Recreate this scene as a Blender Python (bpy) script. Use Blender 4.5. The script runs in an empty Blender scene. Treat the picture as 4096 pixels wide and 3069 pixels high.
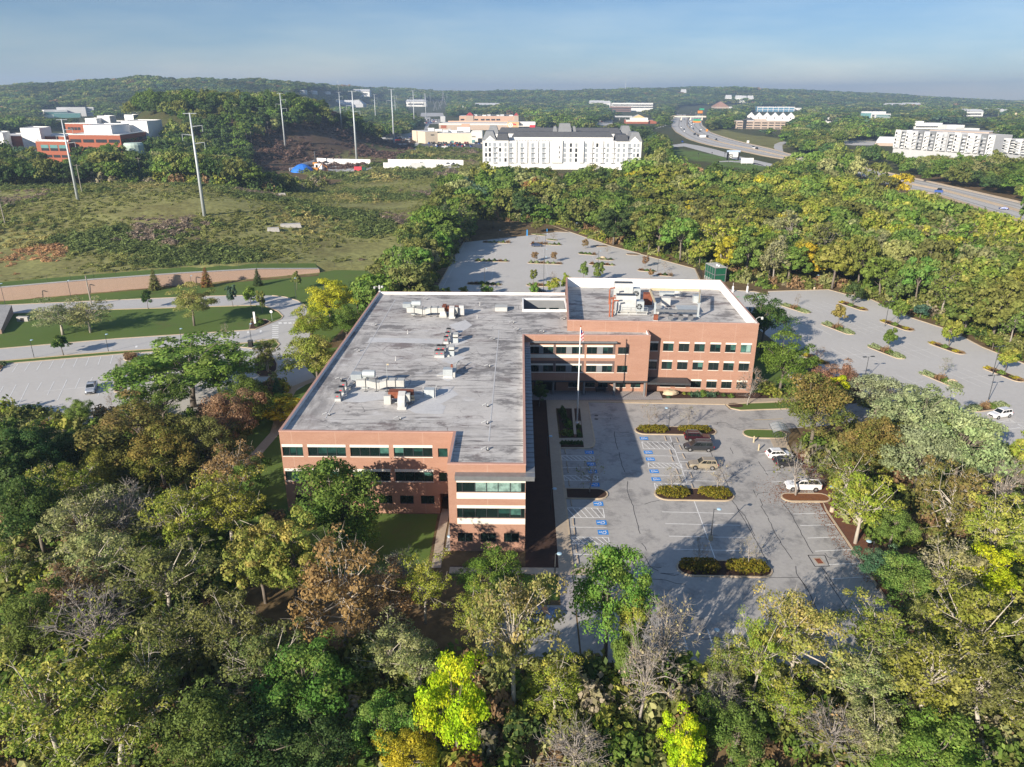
import bpy, math, random
import numpy as np
from mathutils import Vector, Matrix
random.seed(7); RNG = np.random.default_rng(11)
scene = bpy.context.scene
COL = scene.collection
R_ = math.radians

# ------------------------------------------------------------------ camera
CAM_H, CAM_F, PITCH, YAW, ROLL = 58.54, 2968.4, 0.37245, 0.01012, 0.0026   # metres, pixels of a 4096 frame, radians
IW, IH = 4096, 3069
_f = np.array([-math.sin(YAW)*math.cos(PITCH), math.cos(YAW)*math.cos(PITCH), -math.sin(PITCH)])
_r = np.array([math.cos(YAW), math.sin(YAW), 0.0]); _u = np.cross(_r, _f)
_R = math.cos(ROLL)*_r + math.sin(ROLL)*_u; _U = -math.sin(ROLL)*_r + math.cos(ROLL)*_u
cam = bpy.data.cameras.new('camera'); cam.sensor_width = 36; cam.lens = 36*CAM_F/IW
cam.clip_start = 1; cam.clip_end = 30000
camo = bpy.data.objects.new('camera', cam); COL.objects.link(camo)
mw = Matrix.Identity(4)
for i in range(3):
    mw[i][0] = _R[i]; mw[i][1] = _U[i]; mw[i][2] = -_f[i]
mw[2][3] = CAM_H
camo.matrix_world = mw; scene.camera = camo

def ray(px, py):
    return _f + _R*(px-IW/2)/CAM_F - _U*(py-IH/2)/CAM_F
CROP = {r+str(c+1): (c*1024, y) for r, y in (('A', 250), ('B', 1000), ('C', 1600), ('D', 2302)) for c in range(4)}
def pix(k, x, y):                                  # survey crop -> photo pixel
    if k == 'V': return x*1.8525, y*1.8525         # whole photo at 2211 wide
    if k == 'E': return 2560+x/3.16, 380+y/3.16
    if k == 'F': return 3300+x/2.779, 440+y/2.779
    if k == 'S': return 1640+x/3.687, 380+y/3.687
    if k == 'W': return 1900+x/3.16, 400+y/3.16
    if k == 'P': return x, y
    o = CROP[k]; return o[0]+x/2.1602, o[1]+y/2.1602
def at(k, x, y, z=0.0):                            # surveyed point on the level z
    d = ray(*pix(k, x, y)); t = (z-CAM_H)/d[2]
    return Vector((d[0]*t, d[1]*t, z))
def atY(k, x, y, Y):
    d = ray(*pix(k, x, y)); t = Y/d[1]
    return Vector((d[0]*t, Y, CAM_H+d[2]*t))

# ------------------------------------------------------------------ terrain
def sm(a, b, t):
    t = np.clip((np.asarray(t, float)-a)/(b-a), 0, 1); return t*t*(3-2*t)
_lp = [-400, 0, 650, 1000, 1209, 1464, 1700, 1950, 2300, 2600, 2750, 2900, 6000]
_la = [.004, .0076, .0186, .018, .014, .011, .0066, .0056, .0044, .0034, .002, 0, 0]
_rp = [-500, 1700, 2070, 2372, 2511, 2742, 2964, 3072, 3300, 3535, 3720, 3905, 4096, 4600]
_rz = [10, 22, 34, 46, 57, 70, 71, 64, 54, 38, 20, 4, -10, -10]
_mp = [2700, 2760, 2810, 2880, 2980, 3072, 3300, 3500]
_mz = [0, 4, 18, 38, 36, 26, 10, 0]
def wallS(x, y): return (x+156)*.904+(y-215)*.426
def wallD(x, y): return -(x+156)*.426+(y-215)*.904
def height(x, y):
    x = np.asarray(x, float); y = np.asarray(y, float)
    yy = np.maximum(y, 30); px = 2048+3187*x/yy
    d, s = wallD(x, y), wallS(x, y)
    f1 = 1-sm(55, 125, s); f2 = 1-sm(55, 170, s)
    z = 4*sm(1, 7, d)*f1 + 5.5*sm(14, 120, d)*f2*(1-.35*sm(190, 340, d))
    z = z + 42*(1-sm(.42, 1.0, np.sqrt(((x+295)/165)**2+((y-850)/205)**2)))
    yc = np.interp(px, [1150, 1500], [2300, 3900]); zt = np.interp(px, [1150, 1500], [38, 18])+np.interp(px, _lp, _la)*yc
    z = z + zt*np.interp(px, [2650, 2950], [1, .3])*np.exp(-((y-yc)/np.where(y < yc, 460, 900))**2)
    z = z + np.interp(px, _mp, _mz)*np.exp(-((y-3900)/420)**2)
    z = z + np.interp(px, _rp, _rz)*np.exp(-((y-5000)/np.where(y < 5000, 1050, 2500))**2)
    z = z + 5.5*np.exp(-(((x+185)/110)**2+((y-365)/60)**2))*sm(20, 70, d)
    # creek bank in front of the car park
    z = z - 2.5*(1-sm(42, 60, y))
    return z
def hgt(x, y): return float(height(x, y))
def hit(k, x, y, up=0.0):                          # surveyed point on the terrain
    d = ray(*pix(k, x, y)); t = np.geomspace(40, 9000, 3000)
    g = CAM_H+d[2]*t-height(d[0]*t, d[1]*t)-up; i = int(np.argmax(g < 0)) if (g < 0).any() else 2999
    t = t[i-1]+(t[i]-t[i-1])*g[i-1]/max(g[i-1]-g[i], 1e-9) if g[i] < 0 else t[i]
    return Vector((d[0]*t, d[1]*t, hgt(d[0]*t, d[1]*t)))

# ------------------------------------------------------------------ objects
def tag(o, label=None, cat=None, group=None, kind=None):
    if label: o['label'] = label
    if cat: o['category'] = cat
    if group: o['group'] = group
    if kind: o['kind'] = kind
    return o
def thing(name, label, cat, loc=(0, 0, 0), rz=0.0, group=None, scale=None):
    o = bpy.data.objects.new(name, None); COL.objects.link(o); o.empty_display_size = .5
    o.location = loc; o.rotation_euler = (0, 0, rz)
    if scale: o.scale = scale
    return tag(o, label, cat, group)
class MB:
    def __init__(s): s.v = []; s.f = []; s.m = []
    def add(s, vs, fs, mi=0):
        b = len(s.v); s.v += [tuple(p) for p in vs]
        s.f += [tuple(i+b for i in f) for f in fs]; s.m += [mi]*len(fs); return s
    def quad(s, a, b, c, d, mi=0): return s.add([a, b, c, d], [(0, 1, 2, 3)], mi)
    def box(s, c, d, rz=0, mi=0, top=None):        # c = centre of the base, d = sizes, top = (fx, fy) taper
        tx, ty = top or (1, 1); cs, sn = math.cos(rz), math.sin(rz); vs = []
        for z, fx, fy in ((0, 1, 1), (d[2], tx, ty)):
            for sx, sy in ((-1, -1), (1, -1), (1, 1), (-1, 1)):
                x, y = sx*d[0]/2*fx, sy*d[1]/2*fy
                vs.append((c[0]+x*cs-y*sn, c[1]+x*sn+y*cs, c[2]+z))
        return s.add(vs, [(0, 3, 2, 1), (4, 5, 6, 7), (0, 1, 5, 4), (1, 2, 6, 5), (2, 3, 7, 6), (3, 0, 4, 7)], mi)
    def prism(s, poly, z0, z1, mi=0, mt=None):
        n = len(poly); area = sum(poly[i][0]*poly[(i+1) % n][1]-poly[(i+1) % n][0]*poly[i][1] for i in range(n))
        if area < 0: poly = poly[::-1]
        vs = [(p[0], p[1], z0) for p in poly]+[(p[0], p[1], z1) for p in poly]
        s.add(vs, [(i, (i+1) % n, n+(i+1) % n, n+i) for i in range(n)]+[tuple(range(n-1, -1, -1))], mi)
        return s.add(vs[n:], [tuple(range(n))], mi if mt is None else mt)
    def tube(s, pts, rs, n=6, mi=0, cap=True):
        pts = [Vector(p) for p in pts]
        if not hasattr(rs, '__len__'): rs = [rs]*len(pts)
        vs = []
        for i, p in enumerate(pts):
            t = (pts[min(i+1, len(pts)-1)]-pts[max(i-1, 0)]).normalized()
            a = t.orthogonal().normalized() if abs(t.z) < .95 else Vector((1, 0, 0)); a = (a-t*a.dot(t)).normalized(); b = t.cross(a)
            for j in range(n):
                an = 2*math.pi*j/n; vs.append(p+(a*math.cos(an)+b*math.sin(an))*rs[i])
        fs = [(i*n+j, i*n+(j+1) % n, (i+1)*n+(j+1) % n, (i+1)*n+j) for i in range(len(pts)-1) for j in range(n)]
        if cap: fs += [tuple(range(n-1, -1, -1)), tuple((len(pts)-1)*n+j for j in range(n))]
        return s.add(vs, fs, mi)
    def lathe(s, prof, c=(0, 0, 0), n=12, mi=0, axis='z'):
        vs = []
        for r, z in prof:
            for j in range(n):
                a = 2*math.pi*j/n; p = (r*math.cos(a), r*math.sin(a), z)
                if axis == 'x': p = (p[2], p[0], p[1])
                if axis == 'y': p = (p[0], p[2], p[1])
                vs.append((c[0]+p[0], c[1]+p[1], c[2]+p[2]))
        fs = [(i*n+j, i*n+(j+1) % n, (i+1)*n+(j+1) % n, (i+1)*n+j) for i in range(len(prof)-1) for j in range(n)]
        fs += [tuple(range(n-1, -1, -1)), tuple((len(prof)-1)*n+j for j in range(n))]
        return s.add(vs, fs, mi)
    def sheet(s, poly, z, mi=0):
        n = len(poly); area = sum(poly[i][0]*poly[(i+1) % n][1]-poly[(i+1) % n][0]*poly[i][1] for i in range(n))
        if area < 0: poly = poly[::-1]
        return s.add([(p[0], p[1], z) for p in poly], [tuple(range(n))], mi)
    def strip(s, pts, w, z, mi=0):                 # flat ribbon along a polyline
        pts = [Vector((p[0], p[1])) for p in pts]; vs = []
        for i, p in enumerate(pts):
            t = (pts[min(i+1, len(pts)-1)]-pts[max(i-1, 0)]).normalized(); nn = Vector((-t.y, t.x))*w/2
            vs += [(p.x+nn.x, p.y+nn.y, z), (p.x-nn.x, p.y-nn.y, z)]
        return s.add(vs, [(2*i+1, 2*i+3, 2*i+2, 2*i) for i in range(len(pts)-1)], mi)
    def mesh(s, name, mats, smooth=False):
        me = bpy.data.meshes.new(name); me.from_pydata([tuple(v) for v in s.v], [], s.f)
        for m in (mats if isinstance(mats, (list, tuple)) else [mats]): me.materials.append(m)
        me.polygons.foreach_set('material_index', s.m)
        if smooth: me.polygons.foreach_set('use_smooth', [True]*len(s.f))
        me.update(); return me
    def build(s, name, mats, parent=None, world=False, smooth=False, loc=(0, 0, 0), color=None):
        o = bpy.data.objects.new(name, s.mesh(name, mats, smooth)); COL.objects.link(o)
        o.location = loc
        if parent:
            o.parent = parent
            if world: o.location = Vector(loc)-parent.location
        if color: o.color = (*color, 1)
        return o
def part(name, me, parent, color=None, loc=(0, 0, 0), rz=0):
    o = bpy.data.objects.new(name, me); COL.objects.link(o); o.parent = parent; o.location = loc; o.rotation_euler = (0, 0, rz)
    if color: o.color = (*color, 1)
    return o
def struct(name, mb, mats, smooth=False):
    return tag(mb.build(name, mats, smooth=smooth), kind='structure')
# ------------------------------------------------------------------ materials
def nodes(name):
    m = bpy.data.materials.new(name); m.use_nodes = True; nt = m.node_tree
    for n in list(nt.nodes): nt.nodes.remove(n)
    out = nt.nodes.new('ShaderNodeOutputMaterial'); b = nt.nodes.new('ShaderNodeBsdfPrincipled')
    nt.links.new(b.outputs[0], out.inputs[0]); return m, nt, b, out
def nn(nt, t, ins=None, **kw):
    n = nt.nodes.new(t)
    for k, v in kw.items(): setattr(n, k, v)
    for k, v in (ins or {}).items():
        if hasattr(v, 'is_output') or isinstance(v, bpy.types.NodeSocket): nt.links.new(v, n.inputs[k])
        else: n.inputs[k].default_value = v
    return n
def mixc(nt, fac, a, b, mode='MIX'):
    n = nt.nodes.new('ShaderNodeMix'); n.data_type = 'RGBA'; n.blend_type = mode
    for i, v in ((0, fac), (6, a), (7, b)):
        if isinstance(v, bpy.types.NodeSocket): nt.links.new(v, n.inputs[i])
        else: n.inputs[i].default_value = v if i == 0 else (*v, 1) if len(v) == 3 else v
    return n.outputs[2]
def mth(nt, op, a, b=None, c=None):
    n = nt.nodes.new('ShaderNodeMath'); n.operation = op
    for i, v in enumerate((a, b, c)):
        if v is None: continue
        if isinstance(v, bpy.types.NodeSocket): nt.links.new(v, n.inputs[i])
        else: n.inputs[i].default_value = v
    return n.outputs[0]
def pos(nt, obj=False):
    if obj: return nn(nt, 'ShaderNodeTexCoord').outputs['Object']
    return nn(nt, 'ShaderNodeNewGeometry').outputs['Position']
def noise(nt, vec, scale, detail=4, rough=.55):
    return nn(nt, 'ShaderNodeTexNoise', {'Vector': vec, 'Scale': scale, 'Detail': detail, 'Roughness': rough}).outputs[0]
def ramp(nt, fac, a, b):
    return nn(nt, 'ShaderNodeMapRange', {0: fac, 1: a, 2: b, 3: 0.0, 4: 1.0}).outputs[0]
def smap(nt, vec, s):
    return nn(nt, 'ShaderNodeVectorMath', {0: vec, 1: s}, operation='MULTIPLY').outputs[0]
MC = {}
def mat(name, col, rough=.8, var=.18, scale=.7, metal=0, spec=.3, coat=0, obj=False, tinted=False, fine=12, bump=0):
    if name in MC: return MC[name]
    m, nt, b, _ = nodes(name); p = pos(nt, obj)
    base = nn(nt, 'ShaderNodeObjectInfo').outputs['Color'] if tinted else (*col, 1)
    n1 = noise(nt, p, scale); n2 = noise(nt, p, scale*fine, 2)
    k = mth(nt, 'ADD', mth(nt, 'MULTIPLY', n1, .65), mth(nt, 'MULTIPLY', n2, .35))
    k = ramp(nt, k, .3, .7)
    v = nn(nt, 'ShaderNodeMapRange', {0: k, 1: 0.0, 2: 1.0, 3: 1-var, 4: 1+var}).outputs[0]
    c = nn(nt, 'ShaderNodeVectorMath', {0: base, 'Scale': v} if not isinstance(base, tuple) else {0: base[:3], 'Scale': v}, operation='SCALE').outputs[0]
    nt.links.new(c, b.inputs['Base Color'])
    b.inputs['Roughness'].default_value = rough; b.inputs['Metallic'].default_value = metal
    b.inputs['Specular IOR Level'].default_value = spec; b.inputs['Coat Weight'].default_value = coat
    if bump:
        bn = nn(nt, 'ShaderNodeBump', {'Height': n2, 'Strength': bump, 'Distance': .05}); nt.links.new(bn.outputs[0], b.inputs['Normal'])
    MC[name] = m; return m
def surface(name, stops, rough=.9, s1=.08, s2=1.3, stain=None, stain_col=(.1, .1, .1), stretch=(1, 1, 1)):
    """ground-like surface: three colours mixed by two noises, optional irregular stains"""
    m, nt, b, _ = nodes(name); p = pos(nt)
    a = ramp(nt, noise(nt, p, s1, 5, .6), .35, .65); f = ramp(nt, noise(nt, p, s2, 4, .65), .3, .7)
    c = mixc(nt, a, stops[0], stops[1]); c = mixc(nt, mth(nt, 'MULTIPLY', f, .6), c, stops[2])
    if stain:
        sp = smap(nt, p, stretch); st = ramp(nt, noise(nt, sp, stain[0], 6, .7), stain[1], stain[2])
        c = mixc(nt, mth(nt, 'MULTIPLY', st, stain[3]), c, stain_col)
    nt.links.new(c, b.inputs['Base Color']); b.inputs['Roughness'].default_value = rough; b.inputs['Specular IOR Level'].default_value = .2
    return m
m_asph = surface('worn_asphalt', [(.37, .355, .335), (.285, .275, .262), (.42, .405, .38)], .9, .07, 1.6, (.26, .5, .66, .62), (.13, .128, .13))
m_asph2 = surface('pale_asphalt', [(.46, .445, .42), (.405, .392, .37), (.5, .485, .46)], .9, .04, .9, (.05, .58, .75, .3), (.2, .2, .2))
m_road = surface('pale_road', [(.44, .43, .415), (.39, .385, .375), (.48, .47, .45)], .9, .03, .8)
m_conc = surface('sidewalk_concrete', [(.4, .33, .25), (.34, .285, .22), (.45, .38, .3)], .9, .15, 2)
m_kerb = mat('kerb_concrete', (.46, .37, .26), .9, .15, .8)
m_white = mat('white_road_paint', (.72, .72, .7), .8, .14, 1.5)
m_yellow = mat('faded_yellow_paint', (.5, .36, .14), .8, .15, 1.5)
m_blue = mat('blue_road_paint', (.03, .22, .6), .8, .12, 2)
m_crack = mat('tar_crack_filler', (.045, .045, .048), .8, .1, 2)
m_lawn = surface('mown_lawn', [(.07, .13, .022), (.09, .15, .028), (.11, .135, .04)], .95, .06, 1.2, (.09, .58, .7, .5), (.11, .095, .04))
m_mulch = surface('bark_mulch', [(.045, .026, .019), (.06, .034, .025), (.075, .045, .03)], .95, .5, 3)
m_mulchL = surface('leaf_strewn_mulch', [(.17, .07, .03), (.13, .055, .03), (.25, .1, .035)], .95, .8, 3)
m_gravel = surface('pale_gravel', [(.42, .4, .37), (.3, .29, .27), (.55, .53, .5)], .95, .6, 4)
def brick_mat(name, a, b_, mort):
    m, nt, b, _ = nodes(name); p = pos(nt)
    sx = nn(nt, 'ShaderNodeSeparateXYZ', {0: p}); u = mth(nt, 'ADD', sx.outputs[0], sx.outputs[1])
    v = nn(nt, 'ShaderNodeCombineXYZ', {0: u, 1: sx.outputs[2], 2: 0.0}).outputs[0]
    bt = nn(nt, 'ShaderNodeTexBrick', {'Vector': v, 'Color1': (*a, 1), 'Color2': (*b_, 1), 'Mortar': (*mort, 1), 'Scale': 1.0, 'Mortar Size': .012, 'Brick Width': .3, 'Row Height': .1})
    n1 = ramp(nt, noise(nt, smap(nt, p, (.25, .25, 1.0)), 1.2, 5, .6), .3, .7)
    c = mixc(nt, mth(nt, 'MULTIPLY', n1, .5), bt.outputs[0], tuple(x*.78 for x in a))
    joint = mth(nt, 'LESS_THAN', mth(nt, 'FRACT', mth(nt, 'DIVIDE', mth(nt, 'ADD', u, 31.0+400*6.3), 6.3)), .016)
    c = mixc(nt, mth(nt, 'MULTIPLY', joint, .5), c, mort)
    nt.links.new(c, b.inputs['Base Color']); b.inputs['Roughness'].default_value = .9; b.inputs['Specular IOR Level'].default_value = .2
    return m
m_brick = brick_mat('orange_brick', (.375, .2, .138), (.325, .168, .115), (.46, .32, .25))
m_brickd = brick_mat('grey_brown_brick', (.14, .1, .09), (.12, .085, .075), (.2, .16, .15))
m_brickr = brick_mat('red_brick', (.36, .11, .06), (.31, .09, .05), (.33, .15, .1))
m_wallblock = brick_mat('pink_block', (.52, .37, .29), (.44, .3, .22), (.3, .22, .17))
m_lintel = mat('cream_precast', (.72, .68, .6), .85, .08, 1)
m_frame = mat('dark_window_frame', (.05, .055, .06), .5, .1, 2)
m_grey = mat('grey_metal', (.25, .26, .27), .45, .15, 1.5, .5)
m_greyp = mat('grey_panel', (.2, .21, .22), .6, .1, 1)
m_dgrey = mat('dark_grey_metal', (.07, .075, .08), .5, .15, 1.5, .3)
m_galv = mat('galvanised_steel', (.48, .52, .53), .5, .12, 1.2, .35)
m_duct = mat('weathered_duct', (.5, .5, .47), .6, .14, .9, .2)
m_wht = mat('white_paint', (.78, .78, .77), .7, .08, .8)
m_rust = mat('rusted_steel', (.2, .065, .035), .8, .4, 1.6)
m_orange = mat('orange_pipe_paint', (.33, .1, .05), .7, .25, 2)
m_black = mat('black_rubber', (.015, .015, .016), .7, .2, 4)
m_wood = mat('grey_wood', (.3, .27, .23), .9, .25, 3)
m_stone = mat('tan_boulder', (.5, .4, .27), .9, .3, 1.2, bump=.4)
m_tan = mat('tan_metal', (.5, .42, .28), .7, .15, 2)
m_red = mat('red_panel', (.62, .05, .07), .6, .1, 1)
m_green = mat('green_panel', (.01, .085, .045), .6, .2, .8)
m_lampblue = mat('lamp_lens', (.35, .5, .6), .3, .1, 3)
def pane_mat():
    m, nt, b, _ = nodes('tinted_glass')
    oc = nn(nt, 'ShaderNodeObjectInfo'); p = pos(nt)
    n1 = ramp(nt, noise(nt, p, .9, 3, .6), .42, .6)
    c = mixc(nt, mth(nt, 'MULTIPLY', n1, .5), oc.outputs['Color'], (.008, .016, .015))
    nt.links.new(c, b.inputs['Base Color']); b.inputs['Roughness'].default_value = .06; b.inputs['Specular IOR Level'].default_value = .6
    return m
m_pane = pane_mat()
# ------------------------------------------------------------------ ground
def inpoly(x, y, poly):
    x = np.asarray(x); y = np.asarray(y); r = np.zeros(x.shape, bool); n = len(poly)
    for i in range(n):
        x1, y1 = poly[i][0], poly[i][1]; x2, y2 = poly[(i+1) % n][0], poly[(i+1) % n][1]
        c = ((y1 > y) != (y2 > y)) & (x < (x2-x1)*(y-y1)/((y2-y1) or 1e-9)+x1); r ^= c
    return r
def seq(*segs):
    out = [segs[0][0]]
    for a, b, s in segs:
        n = max(1, round((b-a)/s)); out += [a+(b-a)*(i+1)/n for i in range(n)]
    return np.array(out)
gx = seq((-5200, -1600, 130), (-1600, -500, 30), (-500, -260, 10), (-260, 160, 4.5), (160, 500, 10), (500, 1600, 30), (1600, 5200, 130))
gy = seq((-60, 20, 8), (20, 480, 4.5), (480, 1100, 10), (1100, 2400, 30), (2400, 8000, 120), (8000, 14000, 600))
X, Y = np.meshgrid(gx, gy); Z = height(X, Y)
MEADOW = [(-420, 150), (-330, 300), (-300, 400), (-205, 430), (-140, 440), (-125, 560), (-60, 600), (-30, 560), (-46, 420), (-40, 300), (-40, 262), (-69, 254), (-110, 237), (-156, 217), (-230, 180), (-300, 120)]
FIELD2 = [(-190, 640), (-160, 830), (-130, 905), (-60, 880), (-20, 860), (-15, 640), (-60, 560), (-150, 560)]
CUT = [(-300, 620), (-150, 610), (-120, 700), (-125, 900), (-150, 1100), (-215, 980), (-215, 800), (-300, 720)]
HWYGRASS = [at('E', *p) for p in ((770, 440), (900, 460), (1040, 430), (1300, 490), (1500, 520), (1700, 540), (1870, 580), (1830, 680), (1650, 690), (1300, 610), (1000, 520), (860, 480))]
PARK = [at('E', *p) for p in ((340, 680), (560, 690), (760, 720), (1120, 790), (1560, 880), (1640, 920), (1500, 960), (1050, 900), (900, 860), (420, 780))]
col = np.zeros(X.shape+(3,)); col[:] = (.16, .11, .062)
col[Y > 600] = (.06, .075, .03)
def paint(poly, c): col[inpoly(X, Y, poly)] = c
for pl, c in ((CUT, (.11, .075, .06)), (FIELD2, (.2, .2, .075)), (MEADOW, (.27, .27, .1)), (HWYGRASS, (.21, .21, .07)), (PARK, (.11, .19, .045))): paint(pl, c)
g = MB(); ny, nx = X.shape
me = bpy.data.meshes.new('ground')
vs = np.stack([X, Y, Z], -1).reshape(-1, 3)
ii = np.arange(ny*nx).reshape(ny, nx)
fs = np.stack([ii[:-1, :-1], ii[:-1, 1:], ii[1:, 1:], ii[1:, :-1]], -1).reshape(-1, 4)
def fastmesh(me, vs, fs):
    k = fs.shape[1]
    me.vertices.add(len(vs)); me.vertices.foreach_set('co', np.ascontiguousarray(vs, np.float32).ravel())
    me.loops.add(fs.size); me.loops.foreach_set('vertex_index', np.ascontiguousarray(fs, np.int32).ravel())
    me.polygons.add(len(fs)); me.polygons.foreach_set('loop_start', np.arange(0, fs.size, k, dtype=np.int32))
    me.update(calc_edges=True)
fastmesh(me, vs, fs)
ca = me.attributes.new('ground_colour', 'FLOAT_COLOR', 'POINT')
ca.data.foreach_set('color', np.concatenate([col.reshape(-1, 3), np.ones((ny*nx, 1))], 1).astype(np.float32).ravel())
me.polygons.foreach_set('use_smooth', [True]*len(fs))
m, nt, b, _ = nodes('earth_and_meadow'); p = pos(nt)
at_ = nn(nt, 'ShaderNodeAttribute', attribute_name='ground_colour').outputs['Color']
n1 = ramp(nt, noise(nt, p, .045, 6, .62), .35, .65); n2 = ramp(nt, noise(nt, p, .5, 5, .7), .3, .7)
c = mixc(nt, mth(nt, 'MULTIPLY', n1, .6), at_, (.09, .07, .03)); v = nn(nt, 'ShaderNodeMapRange', {0: n2, 1: 0.0, 2: 1.0, 3: .6, 4: 1.4}).outputs[0]
c = nn(nt, 'ShaderNodeVectorMath', {0: c, 'Scale': v}, operation='SCALE').outputs[0]
nt.links.new(c, b.inputs['Base Color']); b.inputs['Roughness'].default_value = 1; b.inputs['Specular IOR Level'].default_value = .1
me.materials.append(m)
go = bpy.data.objects.new('ground', me); COL.objects.link(go); tag(go, kind='structure')

# ------------------------------------------------------------------ site surfaces
LAWN, ASPH, MARK, SYM, WALK = .02, .05, .065, .08, .15
def capsule(p, q, w, n=8, flat0=False):
    p = Vector((p[0], p[1])); q = Vector((q[0], q[1])); t = (q-p).normalized(); a0 = math.atan2(t.y, t.x); r = w/2
    p2, q2 = p+t*r, q-t*r; out = []
    if flat0:
        nrm = Vector((-t.y, t.x))*r; out += [p+nrm, p-nrm]
    else: out += [p2+Vector((math.cos(a0+math.pi/2+math.pi*i/n), math.sin(a0+math.pi/2+math.pi*i/n)))*r for i in range(n+1)]
    out += [q2+Vector((math.cos(a0-math.pi/2+math.pi*i/n), math.sin(a0-math.pi/2+math.pi*i/n)))*r for i in range(n+1)]
    return [tuple(v) for v in out]
def inset(poly, d):
    c = Vector((sum(p[0] for p in poly)/len(poly), sum(p[1] for p in poly)/len(poly))); n = len(poly); out = []
    area = sum(poly[i][0]*poly[(i+1) % n][1]-poly[(i+1) % n][0]*poly[i][1] for i in range(n)); sg = 1 if area > 0 else -1
    for i in range(n):
        a, b_, c_ = (Vector(poly[(i+k) % n][:2]) for k in (-1, 0, 1))
        t1 = (b_-a).normalized(); t2 = (c_-b_).normalized(); n1 = Vector((-t1.y, t1.x))*sg; n2 = Vector((-t2.y, t2.x))*sg
        bis = (n1+n2); bis = bis/max(bis.length_squared, .3)*2*.5*1.0 if bis.length > 1e-6 else n1
        bis = (n1+n2)/max(1+n1.dot(n2), .35); out.append((b_.x+bis.x*d, b_.y+bis.y*d))
    return out
def kerb_ring(mb, poly, w=.2, z0=0, z1=.16, mi=0):
    ins = inset(poly, w); n = len(poly); area = sum(poly[i][0]*poly[(i+1) % n][1]-poly[(i+1) % n][0]*poly[i][1] for i in range(n))
    if area < 0: poly = poly[::-1]; ins = ins[::-1]
    vs = [(p[0], p[1], z0) for p in poly]+[(p[0], p[1], z1) for p in poly]+[(p[0], p[1], z1) for p in ins]+[(p[0], p[1], z0) for p in ins]
    fs = []
    for i in range(n):
        j = (i+1) % n; fs += [(i, j, n+j, n+i), (n+i, n+j, 2*n+j, 2*n+i), (2*n+i, 2*n+j, 3*n+j, 3*n+i)]
    mb.add(vs, fs, mi)
A = lambda k, *pts: [tuple(at(k, *p)[:2]) for p in pts]

# front car park
lot = MB(); lot.sheet([(7.2, 65.2), (7.2, 118.1), (13.2, 118.4), (13.9, 139.5), (41.6, 138.8), (42, 136.3), (70, 140), (70, 131), (49, 127), (47.5, 117.5), (47.2, 104), (46.6, 98), (45.7, 76), (45.7, 72), (40.5, 70.3), (39.8, 65.2)], ASPH)
front = struct('front_car_park', lot, m_asph)
def lines(mb, k, segs, w=.12, z=MARK):
    for a, b_ in segs: mb.strip([at(k, *a), at(k, *b_)], w, z)
ml = MB()
lines(ml, 'C3', [((437, 587), (725, 585)), ((487, 1103), (818, 1105)), ((510, 1337), (862, 1341)), ((1152, 484), (1424, 489)), ((1205, 652), (1487, 658)), ((1395, 380), (1480, 386)), ((1420, 457), (1692, 463)), ((1450, 533), (1520, 536)), ((1480, 615), (1760, 621)), ((1510, 700), (1800, 706)),
  ((1296, 970), (1922, 985)), ((1325, 1072), (1970, 1087)), ((1355, 1180), (2020, 1194)), ((1388, 1293), (2068, 1308)), ((1575, 880), (1765, 1400)), ((1365, 320), (1530, 775))])
lines(ml, 'C4', [((215, 989), (508, 981)), ((278, 1090), (580, 1081)), ((340, 1197), (650, 1187)), ((407, 1311), (727, 1295)), ((525, 1427), (805, 1411)), ((548, 1549), (885, 1530)), ((-30, 627), (110, 622)), ((30, 712), (150, 708))])
lines(ml, 'D4', [((620, 160), (965, 145)), ((700, 297), (1040, 277))])
lines(ml, 'D3', [((1690, 470), (1745, 645)), ((1905, 470), (1975, 650)), ((1480, 520), (1545, 745))], .14)
lines(ml, 'C3', [((2130, 469), (2212, 466))])
def hatch(k, tl, tr, br, bl):
    tl, tr, br, bl = (Vector(at(k, *p)[:2]) for p in (tl, tr, br, bl))
    for a, b_ in ((tl, tr), (tr, br), (br, bl), (bl, tl)): ml.strip([a, b_], .12, MARK)
    L = (tr-tl).length; n = round(L/.85)
    for i in range(n):
        f0, f1 = i/n, min(1, (i+1.25)/n); ml.strip([tl.lerp(tr, f0), bl.lerp(br, f1)], .12, MARK+.004)
for q_ in (((425, 484), (705, 488), (711, 527), (432, 523)), ((446, 655), (736, 659), (742, 700), (452, 697)), ((473, 935), (786, 939), (800, 1022), (480, 1019)), ((497, 1188), (833, 1191), (843, 1250), (503, 1246)),
           ((1120, 363), (1383, 368), (1403, 429), (1135, 424)), ((1174, 546), (1458, 552), (1472, 593), (1183, 588)), ((1228, 721), (1516, 727), (1532, 780), (1243, 782))): hatch('C3', *q_)
tag(ml.build('stall_marking', m_white, front), kind=None)
yl = MB(); yl.strip([at('C3', 2090, 175), at('C3', 2212, 172), at('C4', 130, 165)], .15, MARK); yl.build('lane_marking', m_yellow, front)
ck = MB()
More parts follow.
